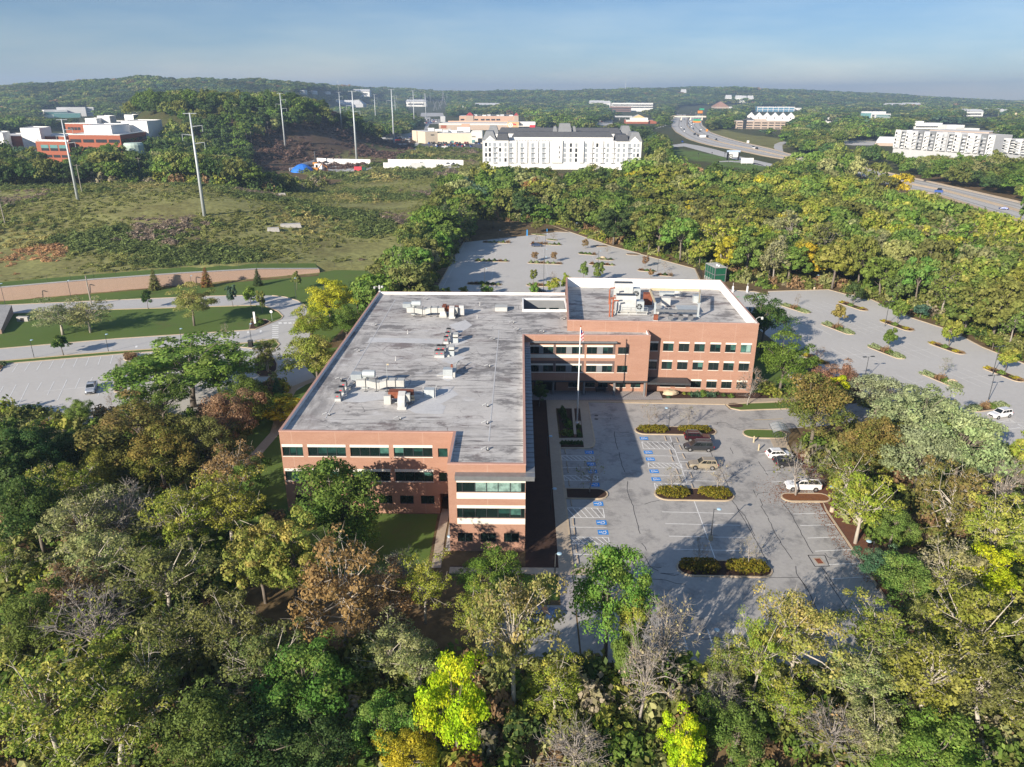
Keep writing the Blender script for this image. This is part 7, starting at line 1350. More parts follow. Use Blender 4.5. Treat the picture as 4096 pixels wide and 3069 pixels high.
tc = MB(); tc.box((0, 0, 0), (1, .36, .3)); tc.box((-.05, 0, .3), (.62, .33, .24), 0, 1, (.75, .85)); tinycar = tc.mesh('small_car', [m_paint, m_glass])
PCOL = {'white': (.75, .75, .75), 'black': (.015, .015, .017), 'silver': (.42, .43, .45), 'grey': (.12, .125, .13), 'red': (.35, .02, .02), 'blue': (.03, .08, .3)}
def smallcar(w, rz_, c, label, group, s=4.6):
    o = part('car', tinycar, None, PCOL[c], w, rz_); o.scale = (s, s*1.0, s*1.0); return tag(o, label, 'car', group)
rq = random.Random(21)
for x, y, c in ((600, 290, 'black'), (520, 340, 'black'), (560, 315, 'white'), (630, 358, 'white'), (643, 340, 'white'), (662, 355, 'black'), (688, 352, 'white'), (680, 365, 'white'), (617, 368, 'black'), (648, 375, 'white'), (680, 327, 'white'), (627, 418, 'black'), (650, 408, 'white'), (675, 433, 'black'), (520, 418, 'white'), (556, 444, 'black'), (560, 462, 'white'), (755, 468, 'black'), (770, 440, 'white'), (683, 508, 'black'), (698, 502, 'black'), (730, 523, 'black'), (963, 577, 'black'), (1432, 678, 'white'), (1475, 694, 'black'), (640, 215, 'black'), (660, 205, 'grey'), (625, 195, 'silver'), (570, 210, 'black'), (705, 232, 'white'), (720, 308, 'black'), (533, 597, 'blue')):
    w = at('E', x, y, .2); i = int(np.argmin(((HL+HR)/2-np.array([w.x, w.y]))@np.zeros(2)+np.linalg.norm((HL+HR)/2-np.array([w.x, w.y]), axis=1))); d = ((HL+HR)/2)[min(i+1, 89)]-((HL+HR)/2)[max(i-1, 0)]
    smallcar(w, math.atan2(d[1], d[0]), c, 'tiny %s car driving on the motorway' % c if c not in ('blue', 'grey', 'silver') else 'lone tiny %s car on the far roads' % c, 'cars on the motorway', 5.2)
w = at('A4', 2035, 1270, .2); car('sedan', w, 2.55, (.02, .05, .2), 'dark blue car on the near right stretch of the motorway', 'cars on the motorway'); w = at('A4', 1475, 1122, .2); smallcar(w, 2.5, 'blue', 'dark blue car half hidden by a tree on the right stretch of motorway', 'cars on the motorway', 4.8)
w = at('E', 830, 545, .2); t = thing('lorry', 'white lorry with a dark cab on the motorway behind the roadside trees', 'lorry', w, -.55); mb = MB(); mb.box((-4, 0, .9), (9, 2.6, 2.9)); mb.build('trailer', m_offw, t); mb = MB(); mb.box((2.2, 0, .6), (2.6, 2.5, 2.9)); mb.build('cab', m_black, t)
w = atY('E', 640, 262, Yb_-3); t = thing('bus', 'dark bus crossing the near motorway bridge', 'bus', (w.x, Yb_-2, zt)); mb = MB(); mb.box((0, 0, .4), (22, 2.6, 4.0)); mb.build('body', m_dgrey, t); mb = MB(); mb.box((0, 0, 2), (21, 2.64, 1.2)); mb.build('window_strip', m_win, t)
cs = list(PCOL)
for row, y in enumerate((722, 745, 762)):
    for i in range((22, 15, 9)[row]):
        x = (285+i*35, 395+i*32, 410+i*62)[row]
        if x < 1050 and rq.random() < .88: c = rq.choice(cs); smallcar(at('S', x+rq.uniform(-6, 6), y+rq.uniform(-3, 3), .16), 1.2, c, 'tiny %s car parked in front of the cream store' % c, 'cars parked at the cream store')
for i in range(22): c = rq.choice(cs); smallcar(at('S', 228+(i % 8)*25+rq.uniform(-6, 6), 372+(i//8)*22, .16), 1.2, c, 'tiny %s car in the far mall car park by the road' % c, 'cars parked at the mall')
for x, y, c in ((1078, 672, 'white'), (1100, 660, 'white'), (1155, 685, 'black'), (1215, 660, 'blue'), (1240, 652, 'white'), (1225, 678, 'red'), (1300, 695, 'black'), (1310, 672, 'white'), (1340, 655, 'blue'), (1355, 640, 'white'), (1245, 665, 'black'), (1340, 690, 'silver')): smallcar(at('A2', x, y, .16), .6, c, 'tiny %s vehicle parked in the gravel lot by the steel pole' % c, 'cars in the overflow lot', 6)
for x, y, c in ((1245, 886, 'black'), (1292, 886, 'grey'), (1432, 888, 'silver'), (1660, 892, 'white'), (1712, 892, 'grey'), (620, 885, 'white')): smallcar(at('A2', x, y, .2), .1, c, 'small %s car behind the white yard fence' % c, 'cars behind the white fence', 5)
for x, y, c in ((1525, 298, 'white'), (1590, 268, 'white'), (1610, 278, 'red'), (1665, 262, 'black')): smallcar(at('W', x, y, .2), .5, c, 'tiny %s car on the road left of the filling station' % c, 'cars by the filling station', 5)
for x, y in ((780, 322), (805, 330), (880, 345), (905, 350)): mb = MB(); mb.box((0, 0, 0), (5, 3, 4)); o = tag(mb.build('yellow_crate', mat('bright_yellow', (.6, .5, .08), .7), loc=at('W', x, y)), 'tiny yellow box along the side road right of the ring sign store', 'crate', 'yellow boxes')
def gantry(k, x, y, yb, label, m, w=10, h=6):
    p = at(k, x, yb); z = atY(k, x, y, p.y).z; t = thing('road_sign', label, 'road sign', p); mb = MB(); mb.box((0, 0, 0), (.7, .7, max(z, 3))); mb.build('post', m_galv, t); mb = MB(); mb.box((0, -.5, max(z-h, .5)), (w, .3, h)); mb.build('panel', m, t)
m_sgreen = mat('sign_green', (.02, .33, .16), .6, .05, .2); m_sor = mat('sign_orange', (.7, .25, .03), .6, .05, .2)
gantry('E', 718, 328, 352, 'green motorway sign before the near bridge', m_sgreen, 16, 7); gantry('E', 712, 346, 354, 'orange motorway sign below the green one', m_sor, 18, 3.5); gantry('E', 780, 178, 200, 'small green motorway sign between the bridges', m_sgreen, 18, 8); gantry('E', 758, 215, 235, 'orange message sign between the bridges', m_sor, 16, 8); gantry('E', 1270, 125, 160, 'green sign panel beyond the right hand trees', m_sgreen, 26, 16); gantry('E', 1122, 112, 150, 'small green panel right of the pyramid building', m_sgreen, 22, 20); gantry('E', 843, 445, 465, 'orange diamond sign at the motorway verge', m_sor, 3.5, 3.5); gantry('E', 1361, 585, 612, 'white sign panel on the motorway grass', m_wht, 3, 3); gantry('A4', 640, 838, 865, 'orange warning sign among trees beside the right stretch of motorway', m_sor, 2.6, 2.6); gantry('E', 408, 770, 800, 'small yellow sign on the park lawn', mat('sign_yellow', (.65, .5, .05), .6), 1.5, 2)
w = at('E', 1172, 825); z = atY('E', 1172, 700, w.y).z; t = thing('pylon_sign', 'tall dark framed sign board with a ring logo beside the frontage road', 'sign board', w); mb = MB()
for s in (-1, 1): mb.box((s*5.2, 0, 0), (1.4, 1.6, z))
mb.build('frame', m_black, t); mb = MB(); mb.box((0, 0, z-1.6), (12.4, 2, 1.6)); mb.build('top_cap', mat('pale_blue_cap', (.4, .5, .65), .5), t); mb = MB(); mb.box((0, 0, 3), (9, 1.0, z-4.7)); mb.build('panel', m_offw, t); ring_sign(t, (w.x-2.2, w.y-.6, z-5.4), 2.1, [m_dgrey, m_offw])
w = at('E', 1350, 880); t = thing('sign_board', 'low white sign board by the service road', 'sign board', w); mb = MB(); mb.box((0, 0, 1), (11, .4, 4.6)); mb.build('panel', m_offw, t); mb = MB()
for x in (-4.5, 0, 4.5): mb.box((x, .4, 0), (.3, .3, 5))
mb.build('posts', m_galv, t)
for i, (x, y, yt) in enumerate(((905, 800, 735), (1065, 832, 740), (1118, 855, 762), (735, 795, 745), (1243, 805, 752), (1313, 820, 765), (385, 670, 590))): w = at('E', x, y); h = atY('E', x, yt, w.y).z; t = thing('street_lamp', 'small dark street lamp by the frontage road, number %d from the left' % (sorted((905, 1065, 1118, 735, 1243, 1313, 385)).index(x)+1) if 0 else 'small dark street lamp by the frontage road, %s from the left' % ('third', 'fourth', 'fifth', 'second', 'sixth', 'seventh', 'first')[i], 'street lamp', w, 0, 'lamps along the frontage road'); mb = MB(); mb.tube([(0, 0, 0), (0, 0, h)], .16); mb.build('pole', m_dgrey, t); mb = MB(); mb.lathe([(.2, h), (.6, h+.3), (.2, h+1)], n=8); mb.build('lantern', m_black, t)
# construction yard
def panels(pts, h, label):
    P_ = [at('A2', *p) for p in pts]; t = thing('hoarding', label, 'fence', P_[0], 0, 'white hoardings round the yard'); mb = MB()
    for a, b_ in zip(P_, P_[1:]): d = b_-a; mb.box(((a.x+b_.x)/2-P_[0].x, (a.y+b_.y)/2-P_[0].y, 0), (d.length, .25, h), math.atan2(d.y, d.x))
    mb.build('panels', m_wht, t)
panels([(335, 945), (420, 905), (505, 880)], 3.6, 'white hoarding along the left side of the construction yard'); panels([(530, 878), (640, 885), (990, 893)], 5.2, 'long white hoarding along the back of the construction yard'); panels([(1143, 888), (1300, 890), (1470, 890), (1792, 896)], 5.0, 'long white hoarding right of the yard entrance'); panels([(1102, 922), (1338, 922)], 5.2, 'low white hoarding in front of the gated road, left section'); panels([(1341, 922), (1460, 918), (1560, 916)], 5.0, 'white hoarding in front of the gated road, right section'); panels([(290, 945), (330, 940)], 3.0, 'short white hoarding piece left of the blue heap')
w = at('A2', 403, 950); mb = MB(); mb.lathe([(9.5, 0), (7.5, 3.2), (3.5, 5.8), (.5, 6.6)], n=11); tag(mb.build('covered_heap', mat('blue_tarpaulin', (.03, .17, .6), .5, .25, .5), loc=w), 'heap under a bright blue tarpaulin in the construction yard', 'covered heap')
w = at('A2', 515, 945); t = thing('excavator', 'orange excavator beside the blue heap', 'excavator', w, .2); mo = mat('machine_orange', (.6, .26, .05), .6, .15, .5); mb = MB(); mb.box((0, 0, 0), (5, 4, 1.1)); mb.build('tracks', m_black, t); mb = MB(); mb.box((-.5, 0, 1.2), (5, 3.2, 2.0)); mb.build('body', mo, t); mb = MB(); mb.box((1.2, .8, 3.2), (1.7, 1.4, 1.9)); mb.build('cab', m_glass, t); mb = MB(); mb.tube([(2, 0, 2), (5, 0, 6), (9, 0, 3.5), (9.5, 0, .8)], [.5, .45, .35, .3]); mb.build('arm', mo, t)
w = at('A2', 885, 943); t = thing('site_machine', 'red machine with green engine cover at the yard entrance', 'site machine', w); mb = MB(); mb.box((0, 0, .8), (6, 3.5, 3)); mb.build('body', m_red, t); mb = MB(); mb.box((4.6, 0, .8), (3, 3, 2.4)); mb.build('engine_cover', m_green, t); mb = MB()
for x in (-2, 2, 4.5): mb.lathe([(.8, -1.9), (.8, 1.9)], (x, 0, .8), 12, 0, 'y')
mb.build('wheels', m_black, t)
w = at('A2', 545, 930); t = thing('site_trailer', 'white boxy site trailer behind the orange excavator', 'trailer', w); mb = MB(); mb.box((0, 0, .8), (6, 4, 4.2)); mb.build('casing', m_wht, t); mb = MB(); mb.box((0, 0, 0), (4, 3, .8)); mb.build('chassis', m_black, t)
w = at('A2', 515, 892); t = thing('drill_rig', 'small upright drilling rig behind the yard hoarding', 'drill rig', w); mb = MB(); mb.box((0, 0, .4), (4, 3, 2.4)); mb.build('body', mo, t); mb = MB(); mb.box((0, 0, 2.8), (.9, .9, 9)); mb.build('mast', m_dgrey, t)
w = at('A2', 1545, 705); 
for i, (x, y, yt) in enumerate(((675, 915, 840), (622, 935, 870), (1350, 890, 815), (1305, 890, 838), (1080, 920, 890))): p = at('A2', x, y); h = atY('A2', x, yt, p.y).z; t = thing('street_lamp', 'thin black lamp in or near the construction yard, %s from the left' % ('second', 'first', 'last', 'fourth', 'third')[i], 'street lamp', p, 0, 'lamps near the yard'); mb = MB(); mb.tube([(0, 0, 0), (0, 0, h)], .14); mb.build('pole', m_dgrey, t); mb = MB(); mb.lathe([(.15, h), (.5, h+.3), (.15, h+.8)], n=8); mb.build('lantern', m_black, t)
for i, (x, y) in enumerate(((150, 1455), (300, 1420), (225, 1150))): w = hit('A2', x, y); mb = MB(); mb.box((0, 0, -.3), ((5, 9, 4)[i], (3, 4, 2)[i], 1.6), .3, 0, (.9, .8)); tag(mb.build('rubble_block', m_gravel, loc=w), ('small pale concrete block half sunk in the meadow scrub', 'large pale concrete slab half sunk in the meadow scrub', 'distant pale block lying in the meadow')[i], 'concrete block', 'blocks in the meadow')
# ------------------------------------------------------------------ single trees surveyed from the photo (crown centre, crown width and height in survey pixels)
def tv(kind, tone, cx, cy, w, h, label, group=None, Hm=None):
    H = 10.0
    for _ in range(8):
        p = at('V', cx, cy, .6*H); d = (p-Vector((0, 0, CAM_H))).length; W = w*1.8525*d/CAM_F; H = Hm or min(20, max(4.5, 1.12*W*(h/w)**.8))
    return tree(kind, tone, Vector((p.x, p.y, hgt(p.x, p.y))), H, W, label, group)
def tb(kind, tone, k, b_, tp, wpx, label, group=None, z=None, name=None):
    w = hit(k, *b_) if z is None else at(k, *b_, z); H = max(1.5, atY(k, *tp, w.y).z-w.z); d = (w-Vector((0, 0, CAM_H))).length; W = wpx/2.1602*d/CAM_F
    return tree(kind, tone, w, H, W, label, group, name=name)
GL, GF, GR = 'trees left of the office building', 'trees in the near woods', 'trees right of the front car park'
for a in (('broad', 'dg', 40, 1000, 120, 140, 'dark green tree at the left edge below the left car park', GL), ('broad', 'dg', 150, 980, 90, 90, 'dark green tree below the silver pickup', GL), ('broad', 'fg', 168, 886, 50, 50, 'small fresh topped tree just below the silver pickup', GL), ('broad', 'dg', 90, 945, 60, 50, 'dark tree at the near edge of the left car park', GL), ('tall', 'dg', 20, 1010, 110, 160, 'dark shaded tree at the left edge, halfway down', GL),
  ('feather', 'fg', 405, 800, 255, 150, 'wide feathery locust tree beside the left car park', GL, 13), ('feather', 'fg', 470, 810, 140, 120, 'feathery tree overlapping the right half of the wide locust', GL, 11), ('broad', 'g', 525, 860, 95, 90, 'dense green tree between the wide locust and the building walkway', GL, 10), ('feather', 'g', 340, 800, 130, 90, 'feathery tree overlapping the left half of the wide locust', GL, 10), ('feather', 'g', 345, 868, 125, 90, 'lower feathery tree in front of the wide locust', GL), ('broad', 'br', 490, 900, 120, 120, 'rusty brown tree left of the building corner', GL), ('broad', 'ob', 290, 930, 170, 130, 'green tree with orange top below the wide locust', GL), ('broad', 'ob', 345, 985, 130, 110, 'green and orange tree touching the rusty brown one', GL), ('tall', 'y', 378, 930, 50, 90, 'slim tree with yellow tip among the orange topped trees', GL), ('broad', 'ol', 425, 955, 110, 110, 'olive tree right of the yellow tipped one', GL),
  ('airy', 'yg', 140, 1050, 110, 110, 'golden green round tree in the left shade', GL), ('broad', 'dg', 70, 1100, 120, 150, 'dark blue green tree under the golden green round one', GL), ('airy', 'lo', 180, 1130, 150, 150, 'pale thin tree left of the bare grey tree', GL), ('bare', 'gy', 262, 1105, 130, 150, 'bare grey tree beside the bright yellow green maple', GL), ('airy', 'lo', 215, 1200, 150, 120, 'tan thin tree below the bare grey tree', GL), ('airy', 'yg', 400, 1110, 150, 150, 'bright yellow green maple, left half of the pair', GL), ('airy', 'yg', 490, 1095, 150, 140, 'bright yellow green maple, right half of the pair', GL),
  ('sparse', 'br', 500, 1015, 120, 110, 'brownish thin tree between the yellow green maples and the walkway', GL), ('broad', 'g', 530, 1035, 90, 90, 'green tree by the walkway at the building corner', GL), ('airy', 'ol', 350, 1235, 180, 140, 'olive tree below the yellow green maple pair', GL), ('tall', 'gs', 560, 1200, 110, 190, 'gold flecked tree with white stems, left one', GF), ('tall', 'gs', 628, 1190, 120, 200, 'gold flecked tree with white stems, right one', GF), ('broad', 'g', 735, 1080, 185, 190, 'big green maple against the front of the building', GF, 14), ('broad', 'fg', 770, 1140, 110, 90, 'lower right part tree of the big green maple', GF, 7),
  ('sparse', 'br', 735, 1265, 200, 150, 'rusty sycamore with pale branches in front of the lawn', GF, 14), ('sparse', 'br', 840, 1270, 120, 120, 'rusty thin tree right of the rusty sycamore', GF), ('bare', 'gy', 870, 1225, 90, 70, 'small bare tree at the end of the rear walkway', GF, 7), ('airy', 'yg', 915, 1265, 110, 150, 'yellow tipped thin tree left of the front wing trees', GF), ('broad', 'g', 1060, 1240, 130, 100, 'green tree just below the front wing corner', GF), ('broad', 'fg', 1315, 1285, 160, 180, 'large green tree at the near left corner of the front car park', GF, 14), ('tall', 'yg', 1365, 1345, 70, 110, 'yellow branch tree against the large green corner tree', GF, 10),
  ('airy', 'gs', 1110, 1360, 190, 210, 'tall golden thin tree over the paved path', GF, 17), ('airy', 'yg', 1030, 1330, 130, 130, 'yellowish thin tree left of the tall golden one', GF), ('broad', 'lime', 985, 1500, 140, 190, 'vivid lime yellow tree at the bottom centre', GF, 13), ('bare', 'yg', 200, 1340, 160, 130, 'bare grey tree with few yellow leaves above the hidden track', GF, 11), ('sparse', 'br', 150, 1270, 120, 90, 'brown topped bush tree left of the bare grey one', GF), ('broad', 'g', 70, 1340, 120, 130, 'dark green tree near the lower left edge', GF), ('airy', 'yg', 90, 1500, 190, 190, 'big yellow green tree in the lower left corner', GF), ('airy', 'yg', 230, 1540, 190, 180, 'yellow green tree right of the lower left corner tree', GF), ('tall', 'yg', 240, 1430, 100, 130, 'yellow green tree overhanging the hidden track', GF),
  ('broad', 'g', 425, 1560, 170, 190, 'deep green tree at the bottom, left of centre', GF), ('airy', 'ol', 400, 1370, 160, 140, 'olive tree right of the hidden track', GF), ('airy', 'ol', 320, 1480, 150, 150, 'thin olive tree by the hidden track', GF), ('airy', 'ol', 500, 1350, 150, 150, 'dull olive tree below the gold flecked pair', GF), ('airy', 'ol', 570, 1420, 160, 150, 'dull thin tree in the dark middle of the near woods', GF), ('broad', 'g', 660, 1460, 170, 160, 'dark green tree in the middle of the near woods', GF), ('broad', 'dg', 560, 1590, 210, 120, 'dark shaded tree at the bottom edge left of centre', GF), ('broad', 'dg', 690, 1590, 150, 120, 'dark shaded tree at the bottom edge, nearer the centre', GF), ('airy', 'lo', 850, 1400, 150, 120, 'pale olive tree left of the vivid lime one', GF), ('airy', 'lo', 905, 1430, 120, 110, 'tan pale tree touching the vivid lime one', GF), ('broad', 'fg', 820, 1550, 120, 120, 'fresh green tree left below the vivid lime one', GF), ('broad', 'y', 885, 1600, 110, 80, 'orange yellow bush tree at the bottom centre', GF, 6), ('young', 'rd', 1010, 1640, 90, 50, 'reddish bush tree cut by the bottom edge', GF, 4),
  ('bare', 'gy', 1440, 1360, 130, 150, 'bare pale tree at the near edge of the front car park', GF, 12), ('bare', 'gy', 1390, 1440, 120, 150, 'bare pale tree with straight trunks below the car park edge', GF, 12), ('airy', 'ol', 1575, 1430, 110, 100, 'olive gold bush tree at the near car park kerb', GF, 7), ('tall', 'lime', 1480, 1580, 80, 130, 'small vivid lime tree at the bottom right of centre', GF, 9), ('broad', 'g', 1590, 1560, 120, 120, 'green bush tree right of the small lime one', GF, 7), ('bare', 'gy', 1240, 1590, 150, 120, 'tan bare bush tree at the bottom right of centre', GF, 7), ('bare', 'lo', 1560, 1500, 110, 90, 'tan bare bush tree below the olive gold bush', GF, 7), ('tall', 'fg', 1350, 1410, 60, 100, 'narrow green tree beside the bare pale trees', GF, 9), ('airy', 'yg', 1200, 1480, 130, 130, 'thin yellow tree right of the vivid lime one', GF), ('airy', 'gs', 1725, 1370, 170, 160, 'sparse golden tree over the near right car park corner', GF, 13), ('airy', 'yg', 1640, 1400, 100, 120, 'sparse golden tree left of the car park corner one', GF, 11), ('airy', 'yg', 1690, 1510, 120, 120, 'yellow green tree below the sparse golden pair', GF), ('airy', 'yg', 1900, 1370, 150, 140, 'yellow green tree right of the near car park corner', GR), ('airy', 'lo', 1860, 1470, 150, 120, 'pale green tree in the lower right woods', GR), ('airy', 'yg', 2010, 1450, 190, 160, 'broad yellow green tree in the lower right woods', GR), ('airy', 'yg', 2110, 1340, 160, 180, 'big yellow green tree at the right edge', GR), ('airy', 'ol', 2140, 1480, 150, 150, 'olive tree at the lower right edge', GR), ('broad', 'fg', 2010, 1600, 170, 110, 'fresh green tree in the bottom right corner', GR), ('bare', 'br', 1800, 1560, 150, 100, 'brown bare thicket tree at the bottom right', GR, 6), ('airy', 'lo', 1900, 1560, 130, 110, 'thin pale tree left of the bottom right corner', GR),
  ('broad', 'ob', 1765, 875, 140, 140, 'green and rusty maple beside the bicycle shelter', GR, 13), ('tall', 'lime', 1800, 850, 60, 90, 'yellow green branch tree behind the rusty maple', GR), ('broad', 'ob', 1885, 960, 110, 130, 'orange tinged tree right of the bicycle shelter maple', GR), ('feather', 'pl', 1900, 855, 130, 90, 'pale grey green willowy tree nearest the right car park', GR), ('feather', 'pl', 1985, 905, 150, 120, 'pale grey green willowy tree, second', GR), ('feather', 'pl', 2080, 960, 170, 140, 'pale grey green willowy tree, large right one', GR), ('feather', 'pl', 1990, 985, 150, 120, 'pale grey green willowy tree, lower one', GR), ('broad', 'br', 1815, 815, 80, 70, 'brown leaved small tree by the right hand drive', GR), ('airy', 'yg', 1865, 1080, 130, 150, 'yellow and brown tree behind the white pickup', GR), ('airy', 'ob', 1830, 1010, 90, 90, 'green tree over the parked pickup bed', GR), ('sparse', 'ob', 2060, 1070, 140, 180, 'tall brown green tree with pale stems', GR), ('airy', 'yg', 2150, 1140, 120, 170, 'yellow green tree at the right edge, middle height', GR), ('broad', 'bg', 1905, 1220, 80, 90, 'blue green shrub tree along the right mulch strip', GR, 6), ('broad', 'fg', 1960, 1260, 110, 110, 'green tree right of the blue green one', GR), ('sparse', 'gy', 2060, 1235, 130, 120, 'greyish brown tree left of the bright yellow one', GR), ('broad', 'lime', 2130, 1240, 110, 120, 'bright yellow tree near the right edge', GR), ('bare', 'gy', 2175, 1040, 90, 120, 'bare tan tree at the right edge by the white car', GR), ('broad', 'fg', 1930, 1130, 80, 80, 'small yellow green tree beside the yellow and brown one', GR), ('airy', 'ol', 2000, 1330, 100, 90, 'olive tree between the big yellow trees', GR),
  ('broad', 'g', 1692, 780, 112, 130, 'dense green tree right of the tall block', GR, 12), ('broad', 'dg', 1652, 690, 105, 130, 'dark green tree hugging the right wall of the tall block', GR, 13), ('broad', 'dg', 1165, 848, 34, 40, 'small dark tree in the shaded entrance corner', None, 5), ('broad', 'y', 712, 650, 110, 100, 'bright golden tree behind the left wall, farthest', GL, 12), ('broad', 'g', 745, 690, 80, 110, 'green tree between golden trees and the left wall', GL, 10), ('broad', 'yg', 672, 700, 80, 80, 'yellow green tree left of the bright golden one', GL, 10), ('broad', 'yg', 680, 770, 110, 100, 'yellow green tree behind the left wall, nearest', GL, 11), ('broad', 'dg', 770, 635, 60, 60, 'dull green tree beside the far left roof corner', GL, 9), ('young', 'y', 620, 885, 85, 90, 'yellow orange shrub tree by the walkway left of the building', GL, 5), ('young', 'yg', 605, 870, 60, 60, 'yellow green shrub tree behind the yellow orange one', GL, 5), ('airy', 'ol', 575, 760, 50, 70, 'thin tree on the island at the car park entry', GL)): tv(*a)
YT = 'young trees planted in the car parks'
for a in (('broad', 'gs', 'B1', (1680, 655), (1670, 320), 330, 'gold brown tree on the road island lawn'), ('sparse', 'lo', 'B1', (545, 735), (510, 440), 380, 'pale thin tree on the road island, left of the pair'), ('sparse', 'lo', 'B1', (785, 715), (750, 430), 340, 'pale thin tree on the road island, right of the pair'), ('young', 'dg', 'B1', (550, 915), (530, 735), 130, 'young tree in a mulch ring on the left verge'), ('young', 'dg', 'B1', (1280, 510), (1260, 350), 80, 'young tree on the kerb of the upper left road'), ('young', 'bg', 'B1', (2015, 495), (2005, 310), 85, 'young blue green tree at the island end, left of two'), ('young', 'fg', 'B1', (2170, 500), (2160, 320), 100, 'young tree at the island end, right of two'), ('conifer', 'ol', 'B1', (1345, 345), (1325, 165), 95, 'young tree in a mulch ring before the pink wall, left'), ('conifer', 'rd', 'B1', (1790, 320), (1765, 150), 95, 'young tree with red base before the pink wall'), ('conifer', 'dg', 'B2', (20, 310), (15, 160), 75, 'young green tree before the right half of the pink wall'), ('young', 'ol', 'B2', (355, 345), (350, 190), 85, 'young tree by the end of the pink wall'), ('young', 'ol', 'B2', (55, 545), (45, 355), 70, 'young tree at the tip of the road island'), ('conifer', 'bg', 'B2', (190, 1260), (180, 1105), 105, 'young dark conifer left of the rear walkway'), ('youngbare', 'br', 'B1', (1955, 800), (1940, 635), 70, 'bare young tree on the left verge'), ('youngbare', 'br', 'B1', (1060, 1080), (1050, 920), 60, 'brown young tree on the left car park island'), ('conifer', 'fg', 'B1', (1035, 1150), (1025, 985), 75, 'narrow green conifer shrub on the left car park island'), ('youngbare', 'br', 'B1', (970, 1380), (960, 1230), 80, 'thin brown young tree below the silver pickup'), ('sparse', 'ol', 'B2', (95, 1050), (70, 860), 130, 'thin young tree on the island by the left car park entry'),
  ('young', 'br', 'A2', (2052, 1430), (2060, 1270), 140, 'rusty round tree on the far left island of the far car park'), ('young', 'ol', 'A3', (215, 1470), (215, 1365), 95, 'tree on the small grass island behind the sedan'), ('youngbare', 'br', 'A3', (215, 1570), (212, 1490), 50, 'small bare tree just behind the sedan, left'), ('youngbare', 'br', 'A3', (358, 1545), (360, 1470), 60, 'small bare tree right of the sedan'), ('young', 'br', 'A3', (632, 1610), (630, 1530), 60, 'small brown tree on the boulder island behind'), ('youngbare', 'br', 'A3', (822, 1660), (820, 1590), 60, 'small brown tree right of the boulder island'), ('young', 'br', 'B3', (195, 100), (195, 18), 60, 'small brown tree left on the middle far island'), ('young', 'br', 'B3', (360, 105), (360, 18), 55, 'small brown tree right on the middle far island'), ('young', 'ol', 'B3', (185, 290), (183, 172), 65, 'young tree behind the link roof, left'), ('youngbare', 'br', 'B3', (355, 290), (355, 185), 65, 'brown young tree behind the link roof, right'), ('young', 'br', 'B3', (1150, 150), (1150, 55), 60, 'small brown tree on the island left of the green plant'), ('youngbare', 'br', 'B3', (1318, 185), (1318, 100), 65, 'bare small tree on the island nearest the green plant'), ('young', 'br', 'B3', (1200, 240), (1200, 168), 55, 'brown small tree behind the tall block parapet, left'), ('youngbare', 'br', 'B3', (1352, 245), (1355, 165), 60, 'bare small tree behind the tall block parapet, right'), ('young', 'fg', 'B3', (615, 275), (615, 105), 85, 'fresh green tree just behind the tall block, left'), ('young', 'fg', 'B3', (745, 280), (740, 120), 95, 'fresh green tree just behind the tall block, right'), ('young', 'yg', 'B3', (365, 400), (365, 235), 110, 'yellowish tree behind the link roof'), ('young', 'yg', 'B3', (465, 360), (465, 205), 90, 'yellowish tree at the left rear of the tall block'), ('young', 'fg', 'B3', (190, 400), (190, 285), 90, 'low green tree behind the link roof edge'), ('young', 'fg', 'B2', (1990, 430), (1985, 300), 100, 'green treetop behind the far parapet, right'), ('young', 'ol', 'B2', (1795, 430), (1795, 320), 75, 'green treetop behind the far parapet, middle'), ('young', 'fg', 'B2', (1640, 430), (1640, 330), 90, 'green treetop behind the far parapet, left'),
  ('youngbare', 'br', 'B4', (248, 490), (252, 375), 60, 'bare small tree on the upper left grey green island'), ('young', 'dg', 'B4', (730, 470), (745, 290), 120, 'dark green tree on the orange island nearest the wood'), ('young', 'gs', 'B4', (605, 665), (615, 470), 120, 'yellow tinged tree on the second grey green island'), ('young', 'fg', 'B4', (1118, 640), (1125, 440), 95, 'green tree on the orange island in the middle'), ('young', 'g', 'B4', (1028, 870), (1040, 675), 100, 'green tree on the third grey green island'), ('young', 'yg', 'B4', (1560, 840), (1570, 615), 130, 'yellowish tree on the fourth orange island'), ('youngbare', 'g', 'B4', (1512, 1105), (1525, 920), 90, 'half bare tree on the nearest right island with boulder'), ('young', 'yg', 'B4', (2045, 1060), (2065, 850), 120, 'yellowish tree on the orange island at the right edge'), ('youngbare', 'rd', 'B4', (445, 960), (455, 835), 100, 'small dark tree on the shaded island by the green trees'), ('young', 'bg', 'B4', (1310, 590), (1315, 475), 120, 'blue green shrub tree at the right car park kerb'), ('young', 'ol', 'B4', (1935, 870), (1945, 740), 120, 'brownish tree on the right kerb island'),
